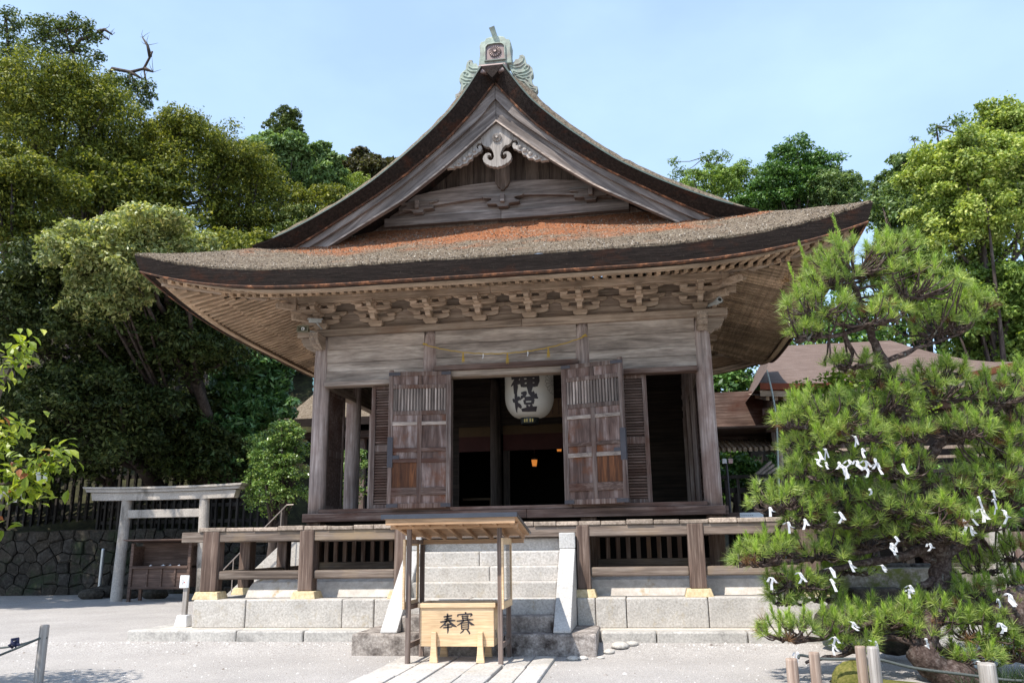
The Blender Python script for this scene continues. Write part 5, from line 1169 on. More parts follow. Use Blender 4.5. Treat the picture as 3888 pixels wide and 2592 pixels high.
for i, (x, y, r, lab) in enumerate(((-13.0,8.3,.30,'grey boulder under the capped metal pole'),(-12.3,8.2,.26,'rounded brown boulder just behind the left gateway pillar'),(-12.9,7.6,.27,'flat boulder left of the gateway pillar foot'),(-11.0,7.6,.26,'low boulder behind the left leg of the display shelf'),(-11.9,7.7,.22,'small tan boulder right of the gateway pillar'))):
    mb = MB(); n = 14; rows = []
    for k_ in range(8):
        th = pi*k_/7; rows.append([(x+r*1.35*sin(th)*cos(2*pi*j/n)*(1+.12*sin(3*j+i)), y+r*sin(th)*sin(2*pi*j/n)*(1+.1*cos(2*j+i)), .1+r*.62+r*.62*-cos(th)*(1+.08*sin(j*2+k_))-.04) for j in range(n+1)])
    mb.grid(rows); tag(mb.build('boulder', Rock, smooth=True), lab, 'boulder', 'boulders at the foot of the stone wall')

def pale_fence(name, label, a, b, z0, z1, pw, gap, rails, mat=Fen, post_every=8):
    w = thing(name, label, 'fence', ((a[0]+b[0])/2, (a[1]+b[1])/2, z0)); L = sqrt((b[0]-a[0])**2+(b[1]-a[1])**2); n = int(L/gap)
    mb = MB(); dx, dy = (b[0]-a[0])/L, (b[1]-a[1])/L
    for i in range(n+1):
        x, y = a[0]+dx*gap*i, a[1]+dy*gap*i; mb.beam((x, y, z0), (x, y, z1-rr.uniform(0, .01)), pw, pw*.6, up=(dx, dy, 0))
    mb.build('pales', mat, w)
    for z in rails:
        mb = MB(); mb.beam((a[0],a[1]+.05,z),(b[0],b[1]+.05,z), .06, .11); mb.build('rail', mat, w)
    mb = MB(); mb.beam((a[0]-.1,a[1],z1+.035),(b[0]+.1,b[1],z1+.035), .16, .07); mb.build('top_rail', mat, w)
    for i in range(0, n+1, post_every):
        x, y = a[0]+dx*gap*i, a[1]+dy*gap*i; mb = MB(); mb.beam((x,y+.1,z0-.3),(x,y+.1,z1), .16, .16, up=(0,1,0)); mb.build('post', mat, w)
    return w
pale_fence('wooden_fence', 'tall dark vertical paled fence on the bank under the trees', (-24, 10.9), (-11.6, 11.9), 1.9, 4.25, .12, .27, (2.5, 3.8))
pale_fence('wooden_fence', 'low dark paled fence seen through the stone gateway', (-14.8, 10.2), (-8.9, 10.45), 1.95, 2.95, .11, .23, (2.25, 2.75))
pale_fence('wooden_fence', 'grey wooden railing fence right of the hall by the white notice board', (3.55, 4.0), (9.0, 3.7), 1.2, 2.69, .10, .245, (2.45, 1.6))

hr = thing('stair_handrail', 'thin brown metal handrail climbing the side stairs behind the veranda', 'handrail', (-6.3, 4.0, 0.2))
mb = MB(); mb.tube([(-7.75,4.0,.35),(-7.18,4.0,.95),(-5.74,4.0,2.36),(-5.58,4.0,2.365)], .014, 8); mb.build('rail', Steel, hr)
for P_ in ([(-5.86,4.0,.6),(-5.86,4.0,2.24)],[(-6.95,4.0,.2),(-6.95,4.0,1.17)]):
    mb = MB(); mb.tube(P_, .013, 8); mb.build('stanchion', Steel, hr)
ss = thing('side_stairs', 'speckled granite side stairs with sloping edge slab beyond the veranda', 'staircase', (-6.2, 4.4, 0.1))
mb = MB(); mb.prism([(-7.6,.1),(-6.55,1.0),(-5.75,1.72),(-5.4,1.72),(-5.4,.1)], 'y', 4.35, 4.6); mb.build('edge_slab', Gran, ss, bev=0.01)
for i in range(8):
    mb = MB(); mb.bx(-7.3+.25*i, -5.2, 4.601, 6.0, .1+.2*i, .298+.2*i); mb.build('step', GranK, ss, bev=0.01)

# ------------------------------------------------------------------ neighbouring shrine buildings
lb = thing('rear_shrine', 'dark bark roofed rear building with blue copper ridge end left of the hall', 'building', (-6, 16, 0.1))
mb = MB(); rows = []
for y, z in ((13.5,5.86),(14.2,6.18),(15.0,6.62),(15.8,7.12),(16.5,7.62)): rows.append([(x, y, z) for x in np.linspace(-10.45+0.35*(y-13.5)/3, 3, 8)])
mb.grid(rows); mb.grid([[(p[0], 33-p[1], p[2]) for p in r] for r in rows]); mb.build('roof', RfR, lb, smooth=False)
mb = MB()
for r0, r1 in zip(rows[:-1], rows[1:]): mb.add([r0[0], r1[0], (r1[0][0], r1[0][1], r1[0][2]-.28), (r0[0][0], r0[0][1], r0[0][2]-.28)], [(0,1,2,3)])
mb.bx(-10.45, 3, 13.5, 13.55, 5.58, 5.855); mb.build('roof_edge', ThE, lb)
mb = MB(); mb.bx(-9.7, 2.8, 14.1, 18, 5.2, 5.45); mb.build('eave_beam', DkX, lb, bev=0.01)
mb = MB(); mb.bx(-9.3, 2.5, 14.6, 18.5, 0.1, 5.6); mb.build('wall', Dark, lb)
for x in (-9.2,-7.6,-6.0,-4.4):
    mb = MB(); mb.bx(x-.1, x+.1, 14.4, 14.59, 0.1, 5.2); mb.build('post', DkZ, lb)
mb = MB(); mb.bx(-9.3, 2.5, 14.5, 14.59, 3.3, 3.5); mb.bx(-9.3, 2.5, 14.5, 14.59, 2.2, 2.35); mb.build('rail', DkX, lb)
mb = MB(); mb.bx(-10.15,3,16.3,16.7,7.55,7.85); mb.build('ridge', CopperB, lb)
mb = MB()
for z, w in ((7.22,.16),(7.45,.19),(7.70,.21),(7.92,.22)): mb.tube([(-10.22,16.2,z),(-10.22,16.8,z)], w*.62, 10)
mb.bx(-10.3,-10.14,16.25,16.75,7.1,7.95); mb.build('ridge_end', CopperBl, lb)

rb = thing('side_shrine', 'brown bark roofed side shrine building behind the pine tree', 'building', (8, 8.5, 0.1))
def rbz(x): return 0.30*max(0, (x-8.2)/2.7)**2.2 + 0.06*max(0, (7.0-x)/1.7)**2
rows = []
for d, z in ((0,0),(.5,.20),(1.2,.52),(2.0,.93),(2.8,1.36),(3.5,1.75)):
    xa, xb = 5.22+d*0.28, 10.95-d*0.45; rows.append([(x, 6.0+d, 5.02+z+rbz(x)*(1-d/3.5)) for x in np.linspace(xa, xb, 24)])
mb = MB(); mb.grid(rows); mb.build('roof', RfB, rb, smooth=True)
mb = MB(); mb.grid([[r[-1] for r in rows], [(r[-1][0]+.02, 16.0-(r[-1][1]-6.0)*1.0, r[-1][2]) for r in rows]]); mb.grid([[r[0] for r in rows], [(r[0][0], 16.0-(r[0][1]-6.0), r[0][2]) for r in rows]]); mb.grid([[(p[0], 22-p[1], p[2]) for p in r] for r in rows]); mb.build('roof', RfB, rb)
mb = MB(); n = 24; xs_ = np.linspace(5.22, 10.95, n)
mb.grid([[(x, 6.0, 5.022+rbz(x)) for x in xs_], [(x, 6.05, 4.88+rbz(x)) for x in xs_], [(x, 6.3, 4.86+rbz(x)) for x in xs_]]); mb.build('roof_edge', VermD, rb)
mb = MB(); mb.grid([[(x, 6.12, 4.86+rbz(x)) for x in xs_], [(x, 6.12, 4.72+rbz(x)) for x in xs_], [(x, 8.2, 5.2) for x in xs_]]); mb.build('eave_fascia', BrkW, rb)
mb = MB()
for x in np.arange(5.4, 10.8, .2): mb.beam((x, 6.2, 4.68+rbz(x)), (x, 8.0, 5.1), .07, .09)
tag(mb.build('rafters', SofY, rb), kind='stuff')
mb = MB(); mb.bx(5.7, 10.3, 7.9, 13, 0.1, 5.2); mb.build('wall', plain('side_shrine_wall', (0.035,0.024,0.019), 0.8), rb)
for x in (5.75, 7.4, 9.0, 10.3):
    mb = MB(); mb.bx(x-.12, x+.12, 7.6, 7.85, 0.1, 4.9); mb.build('post', DkZ, rb, bev=0.01)
for z in (4.55, 4.1, 3.0):
    mb = MB(); mb.bx(5.5, 10.5, 7.55, 7.88, z, z+.18); mb.build('beam', DkX, rb, bev=0.01)
mb = MB(); mb.bx(5.2, 10.6, 5.2, 7.6, 2.78, 2.9); mb.build('porch_floor', VerX, rb, bev=0.01)
mb = MB(); mb.lathe([(0.001,0),(.07,0),(.07,.50),(.05,.52),(.075,.56),(.07,.60),(.03,.66),(0.001,.68)], (5.37, 5.1, 2.85), 14); mb.bx(5.30,5.44,5.03,5.17,.3,2.85); mb.build('newel', PostB, rb)
mb = MB(); mb.bx(5.44, 10.5, 5.08, 5.14, 3.10, 3.16); mb.bx(5.44, 10.5, 5.08, 5.14, 3.30, 3.37); mb.build('porch_rail', PostB, rb)
for q in range(4):
    mb = MB(); mb.beam((5.30-.05*q, 5.0, 2.90-.0*q+.07*q), (4.72, 4.4, 2.62+.07*q-.04), .05, .045); mb.build('stair_rail', PostB, rb)
aw = MB(); aw.bx(4.2, 5.9, 7.3, 9.4, 4.18, 4.24); aw.build('porch_awning', DkX, rb)
mb = MB()
for x in np.arange(4.25, 5.9, .13): mb.beam((x, 7.15, 3.62), (x, 9.4, 4.15), .075, .09)
tag(mb.build('awning_rafters', SofY, rb), kind='stuff')
mb = MB(); mb.bx(4.2, 4.24, 7.1, 9.4, 3.55, 4.6); mb.bx(4.2,5.9,8.9,9.0,3.8,5.4); mb.build('awning_side', DkX, rb)

rd = thing('lightning_rod', 'thin bending grey rod rising from the fence right of the hall', 'rod', (4.95, 3.0, 1.0))
mb = MB(); mb.tube([(4.94,3.0,.2),(4.955,3.0,2.6),(5.0,3.0,3.3),(5.025,3.0,3.785),(5.0,3.0,4.2),(4.975,3.0,4.45),(4.925,3.0,4.80)], [.022,.022,.02,.019,.018,.017,.014], 8); mb.build('shaft', plain('grey_rod', (0.40,0.47,0.47), 0.5), rd)
nb = thing('notice_board', 'small white notice board propped on the veranda right of the hall', 'notice', (4.1, 1.0, 1.75))
mb = MB(); mb.bx(3.90, 4.32, 0.98, 1.0, 1.75, 1.895); mb.build('board', White, nb)
mb = MB()
for x in np.arange(3.95, 4.15, .035): brush(mb, [[(x,1.85,.003),(x+.02,1.845,.004)]], lambda a, b_: (a, .977, b_))
mb.build('writing', Ink, nb, fix=False)
mb = MB(); mb.bx(3.68,3.92,0.92,1.05,1.75,1.90); tag(mb.build('wooden_block', DkX, bev=0.01), 'dark wooden block on the veranda beside the white notice board', 'block')
fl = thing('floodlight', 'white faced twin floodlight on a short post beyond the right column', 'floodlight', (4.0, 3.0, 1.2))
mb = MB(); mb.tube([(3.99,3.0,1.2),(3.98,3.0,2.95)], .022, 8); mb.tube([(3.9,3.0,2.95),(4.08,3.0,2.95)], .018, 6); mb.build('post', Iron, fl)
for x, m_ in ((3.93, White), (4.05, plain('pink_lens', (0.62,0.42,0.40), 0.4))):
    mb = MB(); mb.beam((x,2.88,2.96),(x+.01,3.06,2.985), .085, .09); mb.build('lamp_head', m_, fl, bev=0.008)
TREES=[
    ((-22.48,15.47,19.08),4.53,3.18,'olive',26000,'broad olive evergreen dome at the upper left, largest crown on the slope'),
    ((-18.07,18.27,18.88),3.05,2.54,'olive',16000,'golden olive evergreen right of the large upper left dome'),
    ((-15.95,20.87,18.09),2.68,3.00,'olive',15000,'olive evergreen tree rising left of the hall gable'),
    ((-11.18,5.28,9.17),2.38,1.37,'silver',20000,'bright silvery green domed tree beside the left eave tip'),
    ((-11.88,5.27,7.97),1.35,0.85,'silver',9000,'lower silvery green bough dome hanging left of the eave tip'),
    ((-19.67,10.47,13.44),2.36,2.52,'olive',15000,'olive evergreen crown at the left picture edge below the large dome'),
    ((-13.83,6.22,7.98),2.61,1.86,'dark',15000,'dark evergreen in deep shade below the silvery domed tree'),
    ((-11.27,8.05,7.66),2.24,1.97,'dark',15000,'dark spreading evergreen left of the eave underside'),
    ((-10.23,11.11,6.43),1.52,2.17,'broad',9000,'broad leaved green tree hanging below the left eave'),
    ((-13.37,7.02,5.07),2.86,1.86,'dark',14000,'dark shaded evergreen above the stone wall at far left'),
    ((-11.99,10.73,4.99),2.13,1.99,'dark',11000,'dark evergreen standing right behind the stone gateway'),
    ((-16.05,24.21,21.33),2.24,2.24,'pale',9000,'pale green tree on the skyline left of the gable'),
    ((-16.53,25.49,24.26),1.18,1.28,'darkolive',4000,'small dark round crown topping the skyline left of the gable'),
    ((-14.20,24.58,20.96),1.41,2.12,'pale',6000,'pale tall tree just left of the thatched gable slope'),
    ((-12.48,21.54,17.52),1.50,1.50,'olive',5000,'small olive tree low against the left gable slope'),
    ((-12.57,27.54,22.62),1.89,0.91,'bronze',4500,'bronze tinted low tree on the skyline touching the gable'),
    ((-13.08,25.92,20.44),1.45,1.21,'lime',4500,'yellow green young tree beneath the bronze tinted one'),
    ((-14.58,18.10,13.34),2.31,2.12,'olive',9000,'olive tree low behind the silvery dome above the left eave'),
    ((-12.83,19.99,15.15),1.42,2.24,'darkolive',6000,'dark olive narrow tree close above the left roof slope'),
    ((6.62,24.28,18.07),2.57,1.29,'lime2',8000,'mid green low tree on the skyline right of the gable'),
    ((9.94,21.86,17.25),1.88,1.78,'deep',10000,'deep green round crowned tree on the skyline right of the gable'),
    ((11.68,21.41,15.95),1.64,1.45,'bluegreen',7000,'blue green tree between the deep green crown and the right eave tip'),
    ((13.33,18.88,14.53),1.41,2.12,'bluegreen',8000,'loose blue green tall tree behind the right eave tip'),
    ((12.95,11.30,11.32),2.28,2.54,'lime',28000,'huge yellow green tree at the right edge, largest crown there'),
    ((15.13,13.02,14.06),1.59,1.59,'lime',12000,'yellow green upper crown at the top right picture edge'),
    ((12.91,11.52,8.32),1.71,1.57,'lime2',15000,'mid green tree hanging over the side shrine roof'),
    ((12.46,18.35,11.98),1.20,1.54,'deep',6000,'deep green small crown just beyond the right eave tip'),
    ((12.62,15.65,10.37),1.40,1.40,'lime2',7000,'mid green tree between the eave tip and the yellow green giant'),
    ((8.77,22.94,16.41),2.44,1.02,'deep',7000,'deep green low tree line directly above the right gable slope'),
]
PADS=[
    (4.53,-4.37,2.26,0.39,0.19),
    (5.11,-4.37,2.19,0.33,0.19),
    (5.79,-4.13,1.63,0.38,0.21),
    (6.42,-3.53,1.29,0.25,0.20),
    (4.00,-4.41,1.66,0.29,0.14),
    (5.22,-4.45,2.56,0.29,0.17),
    (5.79,-4.27,2.62,0.36,0.19),
    (3.98,-4.54,2.17,0.24,0.14),
    (6.39,-3.75,2.56,0.30,0.20),
    (6.36,-3.55,0.91,0.25,0.17),
    (4.54,-4.22,1.65,0.34,0.14),
    (3.36,-4.46,1.27,0.19,0.13),
    (4.54,-3.77,1.13,0.30,0.12),
    (4.93,-4.29,0.52,0.28,0.16),
    (4.35,-4.46,0.40,0.27,0.11),
    (5.98,-3.96,0.66,0.28,0.16),
    (4.12,-4.54,2.25,0.29,0.17),
    (6.71,-3.66,3.23,0.21,0.21),
    (3.72,-4.24,0.83,0.19,0.10),
    (4.22,-4.64,2.52,0.24,0.19),
    (6.16,-4.06,4.06,0.25,0.23),
    (5.22,-4.57,4.70,0.30,0.20),
    (4.42,-4.79,4.26,0.29,0.19),
    (3.96,-4.68,2.72,0.19,0.17),
    (4.74,-4.69,4.48,0.54,0.30),
    (4.28,-4.83,3.95,0.41,0.22),
    (5.31,-4.54,4.23,0.59,0.30),
    (5.76,-4.17,3.84,0.40,0.23),
    (4.77,-4.83,3.82,0.43,0.21),
    (4.12,-4.79,3.67,0.22,0.17),
    (4.61,-4.53,3.36,0.29,0.11),
    (5.00,-4.24,3.25,0.30,0.17),
    (5.73,-4.03,3.28,0.30,0.15),
    (4.27,-4.55,2.82,0.43,0.29),
    (4.91,-4.28,2.94,0.54,0.27),
    (5.63,-4.10,3.09,0.55,0.25),
    (6.31,-3.79,3.07,0.46,0.28),
    (4.21,-4.48,2.50,0.41,0.17),
    (6.62,-3.58,2.83,0.31,0.36),
    (6.37,-3.62,2.43,0.41,0.23),
    (4.54,-4.66,2.56,0.33,0.16),
    (3.77,-4.50,1.89,0.36,0.21),
    (4.41,-4.10,1.94,0.44,0.25),
    (4.95,-4.30,1.83,0.43,0.21),
    (5.78,-3.92,2.02,0.54,0.25),
    (6.40,-3.59,1.93,0.35,0.30),
    (5.33,-4.32,1.68,0.42,0.19),
    (6.27,-3.77,2.17,0.45,0.20),
    (3.58,-4.38,1.31,0.31,0.20),
    (4.12,-4.10,1.35,0.44,0.22),
    (4.76,-3.83,1.46,0.45,0.20),
    (3.87,-4.26,1.01,0.33,0.17),
    (5.11,-4.10,1.52,0.34,0.19),
    (5.51,-4.24,1.49,0.38,0.19),
    (4.21,-3.86,0.85,0.32,0.14),
    (6.10,-3.34,1.15,0.31,0.20),
    (3.66,-4.59,0.54,0.30,0.18),
    (4.16,-4.42,0.57,0.37,0.19),
    (4.73,-4.24,0.62,0.37,0.20),
    (5.29,-4.17,0.68,0.37,0.21),
    (5.74,-4.06,0.49,0.37,0.22),
    (6.05,-4.07,0.32,0.28,0.28),
    (5.42,-4.26,0.25,0.41,0.15),
    (5.79,-3.84,0.88,0.29,0.13),
]
BRANCHES=[
    ([(5.48,-4.39,-0.02),(5.16,-4.46,0.09),(5.03,-4.42,0.27),(5.13,-4.25,0.47),(5.36,-3.96,0.71),(5.54,-3.73,1.11),(5.51,-3.80,1.40),(5.43,-3.92,1.83),(5.39,-4.04,2.27),(5.23,-4.14,2.60),(5.15,-4.23,2.89),(5.07,-4.34,3.27),(4.94,-4.43,3.56),(4.83,-4.53,3.90),(4.71,-4.64,4.29)],0.170,0.030),
    ([(5.39,-4.02,2.22),(5.61,-4.05,2.45),(6.05,-3.85,2.76),(6.40,-3.73,2.90),(6.80,-3.58,2.96)],0.075,0.030),
    ([(5.50,-3.79,1.35),(5.12,-3.92,1.24),(4.74,-3.97,1.18),(4.23,-4.13,1.09),(3.82,-4.27,1.01)],0.070,0.020),
    ([(5.45,-3.81,0.98),(5.22,-3.93,0.89),(5.04,-4.03,0.78),(4.78,-4.24,0.64),(4.33,-4.37,0.48),(3.85,-4.53,0.41)],0.055,0.020),
    ([(5.01,-4.45,0.36),(4.74,-4.29,0.41),(4.25,-4.44,0.27),(3.84,-4.48,0.19)],0.040,0.015),
    ([(5.28,-4.06,0.63),(5.56,-4.03,0.67),(6.02,-3.87,0.72),(6.45,-3.72,0.83)],0.035,0.020),
    ([(5.54,-3.74,1.16),(5.94,-3.64,1.44),(6.34,-3.53,1.63),(6.68,-3.46,1.58)],0.060,0.030),
    ([(5.42,-3.98,2.07),(5.03,-4.19,2.24),(4.57,-4.37,2.26),(4.10,-4.46,2.36)],0.050,0.020),
    ([(5.03,-4.37,3.37),(5.42,-4.34,3.51),(5.95,-4.10,3.69)],0.040,0.015),
    ([(4.88,-4.49,3.78),(4.46,-4.72,3.62),(4.03,-4.79,3.60)],0.040,0.015),
    ([(5.09,-4.31,3.18),(5.49,-4.14,3.14),(5.83,-4.01,3.26)],0.035,0.012),
    ([(5.49,-3.83,1.50),(4.97,-4.16,1.67),(4.43,-4.16,1.75),(3.81,-4.45,1.70)],0.050,0.020),
    ([(5.54,-3.73,1.11),(5.16,-3.84,1.36),(4.67,-3.90,1.29),(3.74,-4.33,1.20)],0.050,0.020),
    ([(5.16,-4.33,0.39),(5.42,-4.25,0.21),(5.87,-4.09,0.28),(6.23,-4.02,0.23)],0.050,0.020),
    ([(5.15,-4.23,2.89),(4.69,-4.46,2.72),(4.26,-4.51,2.64)],0.040,0.015),
    ([(5.41,-3.97,0.75),(5.70,-4.08,0.54),(6.11,-4.03,0.58)],0.040,0.020),
]
PAPERS=[
    (4.58,-4.53,2.51),
    (4.18,-4.55,2.35),
    (4.25,-4.55,2.38),
    (4.65,-4.49,2.38),
    (4.39,-4.49,2.24),
    (4.42,-4.48,2.21),
    (4.46,-4.47,2.17),
    (4.50,-4.48,2.26),
    (4.45,-4.47,2.19),
    (4.59,-4.46,2.25),
    (4.68,-4.45,2.25),
    (4.68,-4.43,2.18),
    (4.78,-4.44,2.27),
    (4.81,-4.42,2.21),
    (5.08,-4.38,2.21),
    (4.71,-4.37,1.95),
    (3.62,-4.49,1.77),
    (4.37,-4.36,1.71),
    (3.99,-4.40,1.64),
    (3.81,-4.42,1.61),
    (5.88,-4.17,1.85),
    (5.91,-4.13,1.72),
    (6.04,-4.16,1.91),
    (6.04,-4.14,1.82),
    (5.80,-4.14,1.70),
    (5.70,-4.14,1.61),
    (5.78,-4.11,1.54),
    (6.15,-4.09,1.70),
    (5.33,-4.13,1.36),
    (4.96,-4.21,1.44),
    (4.91,-4.20,1.37),
    (4.25,-4.51,2.24),
    (4.16,-4.54,2.27),
    (3.91,-4.27,1.07),
    (4.24,-4.24,1.12),
    (4.45,-4.22,1.19),
    (4.24,-4.21,1.00),
    (4.80,-4.16,1.14),
    (5.09,-4.06,0.92),
    (5.08,-4.05,0.88),
    (3.61,-4.30,1.02),
    (4.38,-4.39,0.57),
    (4.18,-4.38,0.42),
    (4.16,-4.37,0.35),
    (4.60,-4.30,0.37),
    (3.78,-4.40,0.27),
    (5.13,-4.23,0.39),
    (5.13,-4.21,0.32),
    (5.93,-4.14,0.53),
    (5.63,-4.09,0.11),
    (5.67,-4.09,0.15),
    (6.16,-3.87,0.81),
    (6.03,-3.88,0.76),
    (4.92,-4.19,1.37),
]
# ------------------------------------------------------------------ foliage generators
LEAF = {'olive':(.155,.07),'darkolive':(.16,.07),'silver':(.135,.058),'dark':(.155,.065),'broad':(.26,.085),'pale':(.24,.11),'bronze':(.24,.10),'lime':(.12,.07),'lime2':(.125,.07),'deep':(.15,.07),'bluegreen':(.15,.065),'bush':(.085,.038),'maple':(.085,.075)}
def leaf_quads(P, N, L, Wd, r):
    n = len(P); t = r.normal(size=(n, 3)); N = N + 0.55*r.normal(size=(n, 3)); N /= np.linalg.norm(N, axis=1, keepdims=True)
    t -= N*np.sum(t*N, axis=1, keepdims=True); t /= np.linalg.norm(t, axis=1, keepdims=True); b_ = np.cross(N, t)
    s_ = r.uniform(.65, 1.25, size=(n, 1)); l = L*s_; w = Wd*s_
    V = np.empty((n, 4, 3)); V[:, 0] = P - t*l*.5; V[:, 1] = P + b_*w*.5 - N*w*.18; V[:, 2] = P + t*l*.5 - N*l*.16; V[:, 3] = P - b_*w*.5 - N*w*.18
    return V.reshape(-1, 3)
def crown_points(c, rx, rz, n, r, lobes=None, lr=None, flat=0.8, front=0.75):
    """leaf positions: big rounded boughs over the crown, each carrying smaller leafy clumps"""
    ry = rx*0.85; m_ = min(rx, rz*1.25)
    nl = lobes or int(13+5*rx*rz**.5)
    d = r.normal(size=(nl*4, 3)); d /= np.linalg.norm(d, axis=1, keepdims=True)
    keep = (d[:, 2] > -0.8) & ((d[:, 1] < 0.5) | (r.random(len(d)) > front)); d = d[keep][:nl]
    rad = r.uniform(.5, 1.0, size=(len(d), 1))**0.55
    C = np.array(c) + d*rad*np.array([rx*.80, ry*.80, rz*.78])
    R = (lr or m_)*r.uniform(.24, .42, size=len(d))
    ns = 11; e = r.normal(size=(len(d), ns, 3)); e[..., 2] = e[..., 2]*.8+.28; e /= np.linalg.norm(e, axis=2, keepdims=True)
    C2 = (C[:, None] + e*R[:, None, None]*r.uniform(.6, 1.05, size=(len(d), ns, 1))*np.array([1.1, 1.0, .72])).reshape(-1, 3)
    R2 = np.repeat(R, ns)*r.uniform(.22, .46, size=len(d)*ns)
    wgt = R2**1.8; wgt /= wgt.sum(); idx = r.choice(len(C2), size=n, p=wgt)
    e = r.normal(size=(n, 3)); e[:, 2] = e[:, 2]*.75 + .32; e /= np.linalg.norm(e, axis=1, keepdims=True)
    u = r.uniform(.45, 1.15, size=(n, 1)) + .6*(r.random((n, 1)) < .07)*r.random((n, 1)); P = C2[idx] + e*R2[idx][:, None]*u*np.array([1.15, 1.1, flat])
    N = e*0.7 + np.array([0, 0, 0.6])
    k_ = n//5; iv = r.normal(size=(k_, 3)); iv /= np.linalg.norm(iv, axis=1, keepdims=True); P[:k_] = np.array(c) + iv*(r.random((k_, 1))**.45)*np.array([rx*.82, ry*.80, rz*.80])
    return P, N, C, R
def trunk_tubes(c, rx, rz, zg, C, seed, r0=None):
    rr = random.Random(seed); mb = MB(); r0 = r0 or 0.10+0.05*rx
    top = Vector(c)+Vector((0, 0, rz*.35)); base = Vector((c[0]+rr.uniform(-.4, .4)*rx*.4, max(c[1]+rr.uniform(0, .3), 12.2 if -22 < c[0] < -10.5 and c[1] > 4.5 else -99), zg-.3))
    pts = []; n = 8
    for i in range(n+1):
        u = i/n; p = base.lerp(top, u); p.x += rr.uniform(-.12, .12)*rx*.5*sin(pi*u); p.y += rr.uniform(-.1, .1)*rx*.4*sin(pi*u); pts.append(p)
    mb.tube(pts, [r0*(1-.8*i/n)+.02 for i in range(n+1)], 8)
    for j in range(min(9, len(C))):
        q = Vector(C[rr.randrange(len(C))]); k_ = rr.randrange(n//2-1, n-1); a = pts[k_]; mid = a.lerp(q, .5); mid.z -= .1*rx
        mb.tube([a, a.lerp(mid, .6), mid, mid.lerp(q, .55), q], [r0*.45, r0*.38, r0*.3, r0*.2, .015], 6)
    return mb
def make_tree(c, rx, rz, kind, n, label, zg=None, group=None, name='tree', cat='tree', seed=0, scale=1.0, **kw):
    r = np.random.default_rng(seed)
    zg = hz(c[0], max(c[1], 12.2)) if zg is None else zg
    t_ = thing(name, label, cat, (c[0], c[1], zg), group)
    P, N, C, R = crown_points(c, rx, rz, n, r, **kw)
    L, Wd = LEAF[kind]; V = leaf_quads(P, N, L*scale, Wd*scale, r)
    raw_mesh('crown', V, np.arange(len(V)).reshape(-1, 4), LM[kind], t_)
    trunk_tubes(c, rx, rz, zg, C, seed).build('trunk', Bark, t_, smooth=True)
    return t_

for i, (c, rx, rz, kind, n, lab) in enumerate(TREES):
    make_tree(c, rx, rz, kind, int(n*2.5), lab, group='trees on the wooded slope' if c[0] < 0 else 'trees right of the hall', seed=100+i)
# dim second row filling the wood behind the first crowns
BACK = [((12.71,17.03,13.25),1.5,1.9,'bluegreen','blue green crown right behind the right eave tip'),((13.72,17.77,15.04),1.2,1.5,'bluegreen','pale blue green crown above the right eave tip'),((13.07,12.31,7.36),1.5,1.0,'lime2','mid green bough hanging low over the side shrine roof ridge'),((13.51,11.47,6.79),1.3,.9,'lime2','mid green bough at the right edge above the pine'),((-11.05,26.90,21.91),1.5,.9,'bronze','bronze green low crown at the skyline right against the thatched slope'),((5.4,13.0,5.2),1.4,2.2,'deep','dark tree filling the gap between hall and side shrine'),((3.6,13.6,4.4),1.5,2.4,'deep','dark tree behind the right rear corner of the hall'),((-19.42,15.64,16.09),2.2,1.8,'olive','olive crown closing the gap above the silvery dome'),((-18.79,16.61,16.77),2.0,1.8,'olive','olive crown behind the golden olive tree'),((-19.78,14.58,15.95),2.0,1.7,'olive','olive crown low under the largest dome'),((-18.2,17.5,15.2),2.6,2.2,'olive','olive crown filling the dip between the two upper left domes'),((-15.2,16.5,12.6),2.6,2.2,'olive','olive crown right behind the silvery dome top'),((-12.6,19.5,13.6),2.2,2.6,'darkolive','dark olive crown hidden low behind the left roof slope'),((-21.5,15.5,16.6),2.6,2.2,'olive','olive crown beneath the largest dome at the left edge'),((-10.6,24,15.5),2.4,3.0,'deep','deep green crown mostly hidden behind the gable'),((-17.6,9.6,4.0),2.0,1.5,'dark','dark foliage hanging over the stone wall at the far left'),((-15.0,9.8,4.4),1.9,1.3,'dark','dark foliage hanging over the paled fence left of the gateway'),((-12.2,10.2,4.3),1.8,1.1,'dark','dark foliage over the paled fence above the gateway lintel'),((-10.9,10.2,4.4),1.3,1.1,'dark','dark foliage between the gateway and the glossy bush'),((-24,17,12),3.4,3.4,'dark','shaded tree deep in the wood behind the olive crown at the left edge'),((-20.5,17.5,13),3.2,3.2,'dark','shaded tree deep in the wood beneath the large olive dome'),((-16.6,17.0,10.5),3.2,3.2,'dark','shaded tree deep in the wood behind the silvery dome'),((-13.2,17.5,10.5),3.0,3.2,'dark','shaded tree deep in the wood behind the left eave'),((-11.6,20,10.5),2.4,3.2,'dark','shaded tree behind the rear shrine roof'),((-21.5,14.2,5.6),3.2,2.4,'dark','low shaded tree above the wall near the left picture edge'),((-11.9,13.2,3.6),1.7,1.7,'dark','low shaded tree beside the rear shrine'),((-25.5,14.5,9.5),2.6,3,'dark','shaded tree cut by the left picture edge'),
 ((10.2,16.5,8.2),2.6,2.4,'deep','shaded tree behind the side shrine'),((15.5,14.5,8.6),2.4,2.6,'deep','shaded tree at the right edge behind the yellow green giant'),((13.4,14.2,5.6),2.4,2.2,'deep','low shaded tree at the right edge'),((7.2,17.5,7.0),2.4,3.0,'deep','shaded tree between hall and side shrine'),((4.6,19,9),2.2,3.4,'deep','tall shaded tree hidden behind the hall')]
for i, (c, rx, rz, kind, lab) in enumerate(BACK):
    make_tree(c, rx, rz, kind, 6500, lab, seed=300+i, group='shaded trees of the second row', scale=1.35)

